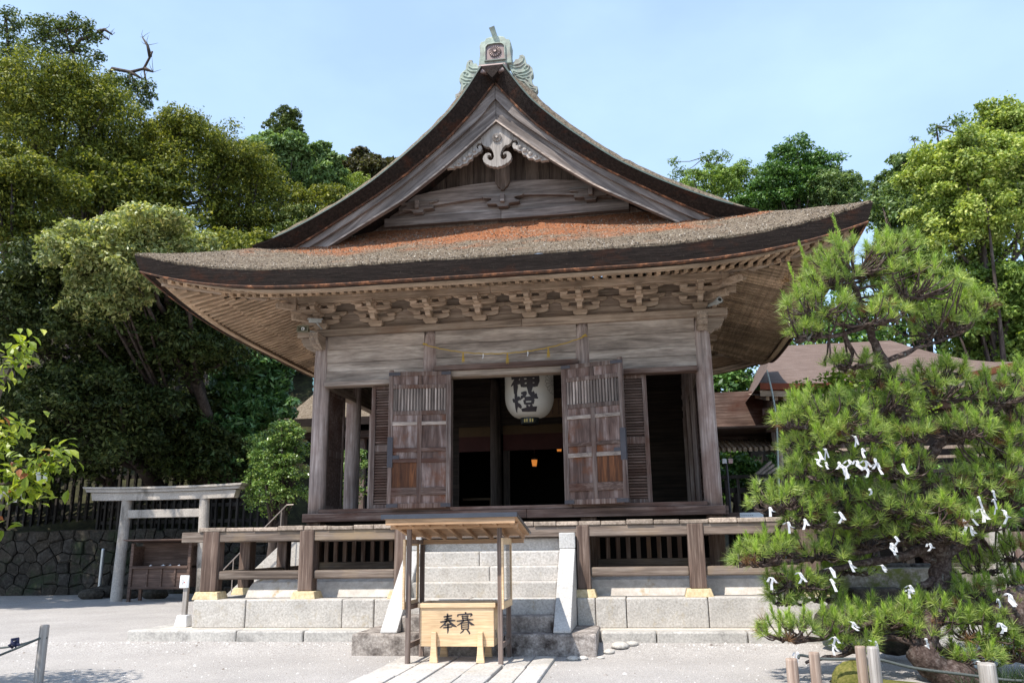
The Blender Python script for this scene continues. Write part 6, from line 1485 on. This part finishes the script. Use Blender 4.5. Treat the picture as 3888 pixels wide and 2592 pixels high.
def sparse_tree(trunks, clumps, kind, n, label, zg, seed, r0=.16, dead=(), scale=1.0):
    r = np.random.default_rng(seed); b0 = trunks[0][0]
    t_ = thing('tree', label, 'tree', (b0[0], b0[1], zg), 'thin open trees on the skyline')
    mb = MB()
    for k_, T in enumerate(trunks):
        T = ([(T[0][0], T[0][1], zg-.2)] if k_ == 0 else []) + list(T); m_ = len(T); mb.tube(T, [(r0 if k_ == 0 else r0*.5)*(1-.75*i/(m_-1))+.012 for i in range(m_)], 7)
    for (c, R) in clumps:
        q = Vector(c); best = min((Vector(p) for T in trunks for p in T), key=lambda p: (p-q).length); mid = best.lerp(q, .5)+Vector((0,0,-.12)); mb.tube([best, mid, q], [r0*.32, r0*.2, .012], 5)
    for T in dead:
        m_ = len(T); mb.tube(T, [r0*.75*(1-.8*i/(m_-1))+.012 for i in range(m_)], 6)
        for i in range(1, m_):
            for q in range(3):
                a = Vector(T[i]); d = Vector((r.normal()*.18, r.normal()*.1, .12+abs(r.normal())*.35)); mb.tube([a, a+d*.5+Vector((r.normal()*.08, 0, 0)), a+d], [.018, .012, .006], 4)
    mb.build('trunk', Bark, t_, smooth=True)
    PP, NN = [], []
    for (c, R) in clumps:
        m_ = int(n*R*R)
        e = r.normal(size=(m_, 3)); e[:, 2] = e[:, 2]*.8+.2; e /= np.linalg.norm(e, axis=1, keepdims=True)
        PP.append(np.array(c)+e*R*r.uniform(.35, 1.15, size=(m_, 1))*np.array([1.1, 1, .8])); NN.append(e*.6+np.array([0, 0, .6]))
    L, Wd = LEAF[kind]; V = leaf_quads(np.vstack(PP), np.vstack(NN), L*scale, Wd*scale, r)
    raw_mesh('crown', V, np.arange(len(V)).reshape(-1, 4), LM[kind], t_)
sparse_tree([[(-26.35,22.3,22.74),(-26.67,21.57,25.49),(-26.67,21.34,26.41),(-26.91,21.01,27.56),(-27.2,20.68,28.71)]],
 [((-27.89,20.52,28.94),.71),((-27.19,20.63,28.93),.61),((-26.38,20.81,28.69),.61),((-25.7,21.0,28.34),.52),((-28.37,20.53,28.61),.47),((-28.81,20.32,29.19),.52),((-27.47,20.81,28.02),.61),((-26.55,21.01,27.78),.57),((-29.34,20.58,27.82),.57),((-28.19,20.82,27.58),.57),((-28.62,20.58,28.27),.52),((-27.28,21.07,27.1),.47),((-26.13,21.31,26.86),.61),((-25.52,21.28,27.31),.42),((-26.02,20.78,29.03),.38),((-26.7,20.59,29.38),.33),((-27.9,21.1,26.3),.6),((-28.7,21.2,25.9),.55),((-26.2,21.6,25.7),.6),((-25.4,21.7,25.2),.55)],
 'darkolive', 1000, 'open limbed tree with clumped leaves and bent dead limb at the top left skyline', 12, 401, dead=[[(-26.91,21.01,27.56),(-26.41,20.92,28.24),(-25.94,20.96,28.34),(-25.46,20.98,28.57),(-24.9,21.16,28.17)],[(-25.46,20.98,28.57),(-25.1,21.0,28.72),(-24.7,21.13,28.44)]], scale=1.25)
sparse_tree([[(-31.96,22.98,24.97),(-31.82,22.29,27.84),(-31.8,21.99,29.04),(-31.81,21.57,30.71)]],
 [((-31.66,21.56,30.83),.59),((-31.2,21.78,30.22),.54),((-32.07,21.71,30.0),.49),((-31.48,21.92,29.51),.54),((-31.89,22.04,28.8),.59),((-31.04,22.2,28.67),.54),((-32.17,22.17,28.08),.59),((-31.32,22.3,28.07),.59),((-30.6,22.4,27.3),.6),((-31.6,22.4,27.2),.6)],
 'darkolive', 1000, 'narrow open tree at the extreme top left picture corner', 12, 402, scale=1.25)
sparse_tree([[(-24.18,20.36,23.51),(-23.88,20.02,25.03),(-23.56,19.95,25.51),(-22.64,20.13,25.32),(-21.96,20.2,25.49),(-21.6,20.1,26.09),(-21.47,20.05,26.35)]],
 [((-23.89,20.07,24.82),.49),((-23.33,20.13,24.92),.54),((-22.67,20.26,24.8),.49),((-22.24,20.41,24.46),.49),((-21.78,20.42,24.68),.4),((-21.7,20.58,24.13),.36),((-21.72,20.68,23.69),.22),((-24.4,20.2,24.4),.5),((-23.0,20.4,24.2),.55),((-22.2,20.7,23.8),.5)],
 'darkolive', 1000, 'small tree with a long bare crooked branch reaching right against the sky', 11, 403, r0=.13, dead=[[(-22.64,20.13,25.32),(-22.03,20.32,24.96)],[(-21.9,20.2,25.48),(-21.48,20.31,25.3)],[(-21.6,20.1,26.09),(-21.75,20.0,26.7),(-22.0,19.9,27.1)]], scale=1.2)
sparse_tree([[(6.71,25.12,18.91),(6.68,24.93,19.66),(6.38,24.75,20.2)],[(6.68,24.93,19.66),(7.14,24.87,20.18)]],
 [((6.49,24.8,20.09),.4),((7.25,24.89,20.18),.4),((6.9,24.97,19.65),.35),((4.81,24.57,19.96),.31),((5.04,24.75,19.4),.44),((5.69,24.86,19.35),.31),((6.83,24.77,20.4),.22)],
 'bluegreen', 1100, 'tiny open topped tree poking above the skyline right of the gable', 10, 404, r0=.09, scale=1.1)
sparse_tree([[(13.6,17.24,12.92),(13.35,16.84,14.37),(13.23,16.58,15.34)],[(14.11,17.24,13.23),(14.23,16.7,15.49),(14.12,16.4,16.62)]],
 [((13.3,16.67,15.02),.37),((12.85,16.77,14.38),.43),((12.58,16.48,15.35),.23),((13.75,16.54,15.82),.33),((14.11,16.43,16.46),.33),((14.23,16.7,15.49),.4),((14.95,16.48,16.77),.43),((15.5,16.69,16.28),.5),((14.52,16.9,14.84),.5),((13.5,16.91,14.21),.5),((12.53,16.68,14.55),.33),((13.28,16.39,16.15),.17),((14.9,16.8,15.6),.5),((13.9,16.9,14.9),.5)],
 'bluegreen', 1300, 'feathery blue green tree with bare twigs left of the yellow green giant', 5, 405, r0=.12)

# trees standing out of view to the left whose shade falls on the court and the gateway
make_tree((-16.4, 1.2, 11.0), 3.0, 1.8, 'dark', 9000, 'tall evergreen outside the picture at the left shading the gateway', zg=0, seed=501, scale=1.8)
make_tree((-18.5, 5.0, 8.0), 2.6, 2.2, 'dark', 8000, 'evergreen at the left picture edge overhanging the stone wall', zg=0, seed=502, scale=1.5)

# shrubs
make_tree((-7.42, 7.0, 3.3), .95, 1.5, 'bush', 13000, 'tall glossy green bush left of the front corner column', zg=1.0, seed=601, name='bush', cat='bush', lobes=34)
make_tree((-7.15, 6.9, 4.35), .6, .55, 'bush', 3500, 'bright leafy top shoot of the glossy bush by the corner column', zg=1.0, seed=602, name='bush', cat='bush', lobes=14)
make_tree((-6.1, 9.3, 3.4), .6, 1.2, 'bush', 4500, 'small sunlit bush seen through the open left side bay', zg=1.0, seed=603, name='bush', cat='bush')
make_tree((-10.9, 11.0, 5.0), 1.5, 2.3, 'broad', 9000, 'large leaved green tree left of the rear shrine roof', zg=1.5, seed=604)
for i, (c, rx, rz, lab) in enumerate((((4.45,5.9,2.9),.7,.55,'low green shrub behind the right corner column'),((5.3,6.2,2.85),.7,.5,'low leafy shrub right of the floodlight post'),((4.55,11.5,3.0),.5,.9,'dark shrub between the hall and side shrine'),((6.2,4.9,2.3),.7,.7,'green shrub in front of the side shrine stairs'),((7.6,4.6,2.6),.9,.9,'rounded shrub behind the pine tree'),((9.4,4.2,2.2),1.1,1.1,'wide shrub at the right edge behind the pine'))):
    make_tree(c, rx, rz, 'deep', 3800, lab, zg=0.1, seed=620+i, name='shrub', cat='shrub', group='shrubs right of the hall', scale=.7)
mp_ = [((5.35,1.53,4.14),.24),((5.58,1.6,4.02),.3),((5.83,1.58,4.21),.3),((6.06,1.64,4.13),.27),((5.49,1.63,3.83),.26),((5.92,1.56,4.37),.2),((6.23,1.63,4.28),.25),((6.47,1.64,4.36),.24),((6.3,1.9,3.9),.4),((6.8,1.9,4.1),.4),((6.0,1.9,3.6),.35),((6.7,2.0,3.5),.4),((7.3,2.0,3.9),.45)]
r = np.random.default_rng(640); mt_ = thing('maple_tree', 'small light green maple between the pine and the side shrine eave', 'tree', (6.4, 2.0, 0.1))
PP, NN = [], []
for c, R in mp_:
    m_ = int(2600*R*R); e = r.normal(size=(m_, 3)); e /= np.linalg.norm(e, axis=1, keepdims=True); PP.append(np.array(c)+e*R*r.uniform(.3, 1.15, size=(m_, 1))*np.array([1.1, 1, .7])); NN.append(np.tile([0, -.2, 1.0], (m_, 1)))
V = leaf_quads(np.vstack(PP), np.vstack(NN), .08, .07, r); raw_mesh('crown', V, np.arange(len(V)).reshape(-1, 4), LM['maple'], mt_)
mb = MB(); mb.tube([(6.4,2.0,0.0),(6.35,2.0,1.6),(6.2,1.9,2.9),(6.1,1.8,3.8)], [.07,.06,.045,.02], 7)
for c, R in mp_: mb.tube([(6.25,1.95,2.6),Vector((6.2,1.9,3.2)).lerp(Vector(c), .5),c], [.03,.018,.006], 5)
mb.build('trunk', Bark, mt_, smooth=True)

# ------------------------------------------------------------------ the pine
rng = np.random.default_rng(21); rr = random.Random(21)
pn = thing('pine_tree', 'trained pine tree with layered needle pads and crooked dark trunk, tied with white papers', 'tree', (5.48, -4.39, 0.0))
def smooth_path(P, k=5, jit=0.0):
    P = [Vector(p) for p in P]; out_ = []
    for i in range(len(P)-1):
        p0, p1, p2, p3 = P[max(0, i-1)], P[i], P[i+1], P[min(len(P)-1, i+2)]
        for q in range(k):
            t = q/k; out_.append(0.5*((2*p1)+(p2-p0)*t+(2*p0-5*p1+4*p2-p3)*t*t+(3*p1-p0-3*p2+p3)*t*t*t))
    out_.append(P[-1])
    return [p+Vector((rr.uniform(-jit, jit), rr.uniform(-jit, jit), rr.uniform(-jit, jit))) for p in out_]
skel = []
for i, (P, r0, r1) in enumerate(BRANCHES):
    sp_ = smooth_path(P, 5, 0.012 if i == 0 else 0.016); n = len(sp_); rad = [(r0+(r1-r0)*(j/(n-1))**0.8)*rr.uniform(.86, 1.16) for j in range(n)]
    mb = MB(); mb.tube(sp_, rad, 10 if i == 0 else 7); mb.build('trunk' if i == 0 else 'branch', PBark, pn, smooth=True)
    skel += [(p, rad[j]) for j, p in enumerate(sp_)]
SKP = np.array([tuple(p) for p, _ in skel])
nv, dv, sv = [], [], []
def needles(base, axis, n, L, spread, w, V, bias=0.0):
    """n thin tapered needles fanning out round axis"""
    a = np.array(axis, dtype=float); a /= np.linalg.norm(a)
    t = np.cross(a, [0.3, 0.5, 0.8]); t /= np.linalg.norm(t); b_ = np.cross(a, t)
    ph = rng.uniform(0, 2*pi, n); th = spread*np.sqrt(rng.uniform(bias, 1, n))
    d = (a[None]*np.cos(th)[:, None] + (t[None]*np.cos(ph)[:, None] + b_[None]*np.sin(ph)[:, None])*np.sin(th)[:, None])
    l = L*rng.uniform(.75, 1.15, (n, 1)); s0 = np.array(base)[None] + a[None]*rng.uniform(-.05, .015, (n, 1))
    tip = s0 + d*l; tip[:, 2] -= 0.10*l[:, 0]*np.sin(th); sd_ = np.cross(d, rng.normal(size=(n, 3))); sd_ /= np.linalg.norm(sd_, axis=1, keepdims=True)
    q = np.empty((n, 3, 3)); q[:, 0] = s0 - sd_*w*.5; q[:, 1] = s0 + sd_*w*.5; q[:, 2] = tip; V.append(q.reshape(-1, 3))
tw = MB()
for (cx, cy, cz, rx, rz) in PADS:
    n = int(40*rx*(rz+.12)/.08*.44)+10
    hub = None
    for k_ in range(n):
        a = rng.uniform(0, 2*pi); rad = sqrt(rng.uniform(0, 1)); rad *= 1.0+.45*(rng.random() < .25)*rng.random(); px, py = cos(a)*rad*rx, sin(a)*rad*rx*.9
        dome = sqrt(max(0, 1-min(1, rad)**2)); pz = rz*(dome*rng.uniform(.0, 1.15) - .5*rng.random()) + rng.normal()*.03 ; p = np.array([cx+px, cy+py, cz+pz])
        ax = np.array([px/rx*.75, py/rx*.75, .85]) + rng.normal(size=3)*.28
        i = int(np.argmin(((SKP-p)**2).sum(1)))
        top = pz > rz*.25
        dead = rng.random() < .035 or (not top and rng.random() < .06)
        needles(p, ax, int(rng.uniform(40, 70)), rng.uniform(.095, .155), rng.uniform(1.0, 1.4), .0062, dv if dead else nv)
        if dead: continue
        if rng.random() < (.75 if top else .3):
            ca = np.array([ax[0]*.3, ax[1]*.3, 1.0]); h = rng.uniform(.03, .07); q = p+ca*.02
            for z in np.linspace(0, h, 3): needles(q+ca*z, ca, 20, .075, .6, .0068, sv)
        # twig down to a limb of the pad
        qn = Vector((cx+px*.35, cy+py*.35, cz-rz*.55)) if rng.random() < .72 else Vector(SKP[i])
        pv = Vector(p); mid = pv.lerp(qn, .5)+Vector((rr.uniform(-.04, .04), rr.uniform(-.04, .04), -.05)); tw.tube([pv, pv.lerp(mid, .55)+Vector((rr.uniform(-.02,.02),0,-.02)), mid, qn], [.006, .008, .010, .013], 4, cap=False)
    hub = Vector((cx, cy, cz-rz*.55)); i = int(np.argmin(((SKP-np.array(hub))**2).sum(1))); q = Vector(SKP[i])
    for e in range(5):
        a = 2*pi*e/5+rr.random(); end = hub+Vector((cos(a)*rx*.6, sin(a)*rx*.5, rz*.1)); m1 = hub.lerp(end, .5)+Vector((rr.uniform(-.05,.05), rr.uniform(-.05,.05), -.04)); tw.tube([hub, m1, end], [.017, .013, .008], 5, cap=False)
    m1 = q.lerp(hub, .5)+Vector((rr.uniform(-.06,.06), rr.uniform(-.06,.06), -.04)); tw.tube([q, q.lerp(m1, .6), m1, hub], [.03, .026, .022, .017], 6, cap=False)
# tall single shoots on the top pad
for (x, y, z, h) in ((4.21,-4.79,4.44,.26),(4.66,-4.69,4.62,.42),(4.42,-4.8,4.42,.12),(5.05,-4.7,4.70,.15),(4.05,-4.8,4.30,.14),(5.45,-4.5,4.50,.12),(5.95,-4.2,4.15,.16)):
    for q in np.linspace(0, h, int(h/.025)+2): needles((x-.08*q/.4, y, z+q), (-.15, 0, 1), 18, .05, .75, .006, sv)
tw.build('twigs', PBark, pn, smooth=True, fix=False)
V = np.vstack(nv); raw_mesh('needles', V, np.arange(len(V)).reshape(-1, 3), LM['needle'], pn)
V = np.vstack(dv); raw_mesh('dead_needles', V, np.arange(len(V)).reshape(-1, 3), LM['deadneedle'], pn)
V = np.vstack(sv); raw_mesh('young_shoots', V, np.arange(len(V)).reshape(-1, 3), LM['shoot'], pn)

# folded paper fortune slips knotted round the twigs
def slip_mb(p, k_, s_=1.0):
    r2 = random.Random(k_); mb = MB(); x, y, z = p; yaw = r2.uniform(-.9, .9); w = .0125*s_
    def L(pts, w_):
        rows = [[], []]
        for (a, b_, tw_) in pts:
            rows[0].append((x+(a-w_*cos(tw_))*cos(yaw), y+(a-w_*cos(tw_))*sin(yaw)-.02-w_*sin(tw_), z+b_)); rows[1].append((x+(a+w_*cos(tw_))*cos(yaw), y+(a+w_*cos(tw_))*sin(yaw)-.02+w_*sin(tw_), z+b_))
        mb.grid(rows)
    d = r2.uniform(.05, .10)*s_
    L([(0,0,.2),(r2.uniform(-.02,.02),-d*.5,.5),(r2.uniform(-.045,.045),-d,.1)], w)
    L([(0,0,-.3),(r2.uniform(.0,.03),-d*.3,-.6),(r2.uniform(.01,.06),-d*r2.uniform(.3,.9),-.1)], w)
    if r2.random() < .6: L([(0,.004,.1),(-.03,r2.uniform(0,.02),.4),(r2.uniform(-.07,-.04),r2.uniform(-.03,.02),.2)], w*.9)
    mb.lathe([(.001,-.013),(.015,-.007),(.017,.006),(.001,.014)], (x, y-.01, z), 7)
    return mb
ZONES = [(2.05, 'white fortune slip in the crowded cluster on the middle pine bough'), (1.45, 'white fortune slip knotted on the pine bough level with the veranda deck'), (.80, 'white fortune slip on the drooping lower left pine bough'), (-1, 'white fortune slip hanging from the lowest pine bough above the rope')]
for i, p in enumerate(PAPERS):
    p = (2.21+(p[0]-2.21)*.968, -13.89+(p[1]+13.89)*.968, 1.44+(p[2]-1.44)*.968)
    lab = next(l for z, l in ZONES if p[2] > z)
    if p[0] > 5.4 and 1.45 < p[2] < 2.05: lab = 'large white fortune slip on the right hand pine bough in front of the stone post'
    if p[0] > 5.4 and p[2] <= 1.0: lab = 'white fortune slip at the lower right of the pine near the curved trunk'
    tag(slip_mb(p, i, 1.55 if p[0] > 5.45 else 1.2).build('fortune_slip', Paper, fix=False), lab, 'paper slip', lab.replace('white fortune slip', 'fortune slips').replace('large ', ''))

# posts and rope round the pine bed
for (x, y, z, rd_, m_, lab) in ((3.525,-5.6,.37,.055,PostB,'leftmost brown round post holding up the lowest pine bough'),(3.73,-5.6,.425,.05,PostB,'second brown round post from the left under the pine bough'),(4.20,-5.35,.45,.05,PostB,'brown post half hidden behind the mossy rock'),(4.25,-5.6,.475,.055,PostG,'greenish round post in front of the mossy rock'),(5.20,-5.6,.34,.075,PostG,'thick pale split topped post at the right under the pine')):
    mb = MB(); mb.lathe([(0.001,-.3),(rd_,-.3),(rd_*.98,z-.015),(rd_*.9,z),(0.001,z)], (x, y, 0), 16); tag(mb.build('support_post', m_, smooth=False), lab, 'post', 'round posts under the pine')
mb = MB(); rp3 = [(3.62,-5.42,.352),(3.676,-5.25,.354),(3.877,-5.2,.315),(4.212,-5.2,.316),(4.393,-5.2,.312),(4.693,-5.2,.24),(5.126,-5.2,.185),(5.649,-5.2,.132),(6.2,-5.1,.16)]
mb.tube(smooth_path(rp3, 6), .0135, 8)
tag(mb.build('rope', Rope, smooth=True), 'dark twisted rope slung between the posts under the pine', 'rope')
def lump(c, rx, ry, rz, seed, n=18, m_=9):
    r2 = random.Random(seed); ph = [r2.uniform(0, 6) for _ in range(4)]; rows = []
    for k_ in range(m_):
        th = pi*k_/(m_-1); rows.append([(c[0]+rx*sin(th)*cos(2*pi*j/n)*(1+.14*sin(3*2*pi*j/n+ph[0])+.07*sin(7*2*pi*j/n+ph[1]+th)), c[1]+ry*sin(th)*sin(2*pi*j/n)*(1+.12*sin(2*2*pi*j/n+ph[2])), c[2]-rz*cos(th)*(1+.12*sin(4*2*pi*j/n+ph[3]))) for j in range(n+1)])
    mb = MB(); mb.grid(rows); return mb
tag(lump((4.20,-5.0,.05), .24, .2, .21, 3).build('mossy_rock', MossM, smooth=True), 'golden mossy rock between the round posts under the pine', 'rock')
mb = MB(); rows = []
for i in range(13):
    u = i/12; rows.append([(4.05+u*6.0, -4.5+.10*sin(u*23)+yy, (0.0 if k_ in (0, 3) else .07+.03*sin(u*17+k_))) for k_, yy in ((0,-1.4),(1,-1.2),(2,-.3),(3,.0))])
mb.grid(rows); tag(mb.build('moss_bed', MossM, smooth=True), 'low mossy bed round the pine trunk', 'moss', kind='structure')
tag(lump((6.35,-3.9,.62), .52, .3, .28, 5).build('boulder', PBark, smooth=True), 'grey brown arched lichen boulder at the right edge under the pine', 'boulder')
tag(lump((5.2,-2.9,.30), .32, .3, .22, 6).build('boulder', Rock, smooth=True), 'grey boulder behind the lower pine trunk', 'boulder')
tag(lump((4.7,-2.4,.40), .38, .3, .22, 7).build('boulder', Rock, smooth=True), 'flat topped dark boulder by the right end of the kerb', 'boulder')
mb = MB()
for (x0, x1, y, z) in ((6.4,8.6,.9,.55),(6.2,8.8,1.6,.85)):
    pass
for i, (y, z, lab) in enumerate(((0.8,.62,'lower mossy kerb stone row beyond the pine'),(1.7,.98,'upper mossy kerb stone row beyond the pine'))):
    w = thing('kerb_row', lab, 'kerb', (7.5, y, 0.1)); mb = MB(); x = 5.6
    while x < 10.5: d = rr.uniform(.4, .8); mb.bx(x+.01, x+d-.01, y+rr.uniform(-.03,.03), y+.35, .1, z+rr.uniform(-.03,.03)); x += d
    mb.build('stones', Rock, w, bev=0.05)
mb = MB(); mb.bx(5.3, 11, 1.15, 3.4, .05, .93); tag(mb.build('raised_bed', stone('bank_earth', (0.10,0.085,0.06), (0.20,0.175,0.135), (0.32,0.29,0.24), scale=16, isl=0, stain=(0.10,0.11,0.03), slo=0.5, shi=0.6, sscale=2.5)), 'mossy earth bank right of the hall behind the pine', 'bank', kind='structure')
gp = thing('stone_pillar', 'square grey stone pillar standing behind the right side of the pine', 'pillar', (7.6, 0, .1))
mb = MB(); mb.bx(7.49,7.69,-.1,.1,.1,1.62); mb.prism([(7.49,1.62),(7.69,1.62),(7.64,1.68),(7.54,1.68)], 'y', -.1, .1); mb.build('shaft', Torii, gp, bev=0.01)
bd = thing('notice_stand', 'dark wooden notice panel on white legs beside the square stone pillar', 'notice', (8.15, .3, .1))
mb = MB(); mb.bx(7.95,8.25,.28,.32,.75,1.5); mb.build('panel', DkZ, bd); 
for x in (7.92, 8.30):
    mb = MB(); mb.bx(x-.03,x+.03,.24,.30,.1,1.55); mb.build('leg', PostG, bd)
# dark lilyturf tuft at the bottom right
vv = []
for k_ in range(60): needles((5.75+rng.normal()*.22, -5.0+rng.normal()*.12, 0.02), (rng.normal()*.2, -.1, 1), 16, .26, .9, .012, vv)
V = np.vstack(vv); tag(raw_mesh('lilyturf', V, np.arange(len(V)).reshape(-1, 3), LM['grass']), 'dark strap leaved grass clump at the lower right corner', 'grass clump')

# ------------------------------------------------------------------ cherry boughs reaching in from the left
ct = thing('cherry_tree', 'cherry boughs with fresh red tipped leaves reaching in from the left edge', 'tree', (-4.6, -7.3, 0))
CB = [[(-4.5,-7.35,1.5),(-3.85,-7.39,1.76),(-3.53,-7.38,1.94),(-3.22,-7.38,2.13),(-2.99,-7.36,2.18),(-2.81,-7.35,2.23)],[(-4.5,-7.35,1.5),(-3.84,-7.41,1.87),(-3.6,-7.47,2.24),(-3.42,-7.53,2.58),(-3.25,-7.6,2.99),(-3.12,-7.64,3.21)],[(-3.53,-7.38,1.94),(-3.46,-7.48,1.96),(-3.22,-7.46,2.01),(-3.08,-7.43,1.99),(-2.96,-7.4,1.98)],[(-3.68,-7.42,2.1),(-3.6,-7.38,2.3),(-3.44,-7.38,2.42),(-3.28,-7.37,2.5)],[(-4.3,-7.36,1.58),(-3.77,-7.38,1.72),(-3.55,-7.32,1.68),(-3.38,-7.27,1.62)]]
mb = MB(); mb.tube([(-4.75,-7.3,-.1),(-4.7,-7.3,.7),(-4.55,-7.34,1.35),(-4.5,-7.35,1.55)], [.10,.085,.07,.05], 9); mb.build('trunk', Bark, ct, smooth=True)
for B_ in CB:
    mb = MB(); P = smooth_path(B_, 5, .006); mb.tube(P, [.022*(1-.8*j/(len(P)-1))+.003 for j in range(len(P))], 6); mb.build('bough', Bark, ct, smooth=True)
LV, LF = [], []
def cherry_leaf(p, d, up, L):
    d = d.normalized(); s_ = d.cross(up); s_ = s_.normalized() if s_.length > .01 else Vector((1,0,0)); n = s_.cross(d); w = L*.24; b = len(LV)
    for (a, c_, h) in ((0,0,0),(.3,-.85,.10),(.3,.85,.10),(.62,-1,.11),(.62,1,.11),(1.0,0,-.12),(.3,0,0),(.62,0,-.02)): LV.append(p+d*(L*a)+s_*(w*c_)+n*(L*h))
    LF.extend([(b,b+6,b+1,b+1),(b,b+2,b+6,b+6),(b+1,b+6,b+7,b+3),(b+6,b+2,b+4,b+7),(b+3,b+7,b+5,b+5),(b+7,b+4,b+5,b+5)])
rr = random.Random(77)
tips = [(p, i/len(smooth_path(B_, 6, .0))) for bi, B_ in enumerate(CB) for i, p in enumerate(smooth_path(B_, 6, .0)) if p[0] > -3.75 and (bi != 1 or i > 21) and (bi != 4 or i % 4 == 0)]
for p, u in tips:
    for q in range(7 if u < .8 else 9):
        o_ = Vector((rr.gauss(0, .075), rr.gauss(0, .075), rr.gauss(.02, .08))); d = Vector((rr.uniform(-.4, 1), rr.uniform(-.9, .5), rr.uniform(-.9, .35))); cherry_leaf(p+o_, d, Vector((rr.uniform(-.4,.4), rr.uniform(-.6,.2), 1)), rr.uniform(.085, .13))
F = [tuple(f[:3]) if f[2] == f[3] else f for f in LF]
me = bpy.data.meshes.new('leaves'); off = origin(ct); me.from_pydata([tuple(Vector(v)-off) for v in LV], [], F); me.materials.append(LM['cherry']); o = bpy.data.objects.new('leaves', me); COL.objects.link(o); o.parent = ct
r = np.random.default_rng(5)
e = r.normal(size=(2600, 3)); e /= np.linalg.norm(e, axis=1, keepdims=True); P = np.array([-5.6,-6.6,2.9])+e*r.uniform(.4, 1, (2600, 1))*np.array([1.1, 1.1, .6]); V = leaf_quads(P, e+np.array([0, 0, 1]), .11, .055, r)
raw_mesh('crown', V, np.arange(len(V)).reshape(-1, 4), LM['cherry'], ct)
for i, p in enumerate([(-2.96,-7.43,2.09),(-2.9,-7.42,2.08),(-3.28,-7.44,1.95),(-3.22,-7.43,1.93),(-3.14,-7.43,1.96)]):
    tag(slip_mb(p, 900+i, 1.2).build('fortune_slip', Paper, fix=False), 'white fortune slip knotted on the leafy cherry bough at the left edge', 'paper slip', 'fortune slips on the cherry bough')
print('OBJECTS', len(bpy.data.objects), 'FACES', sum(len(m.polygons) for m in bpy.data.meshes))
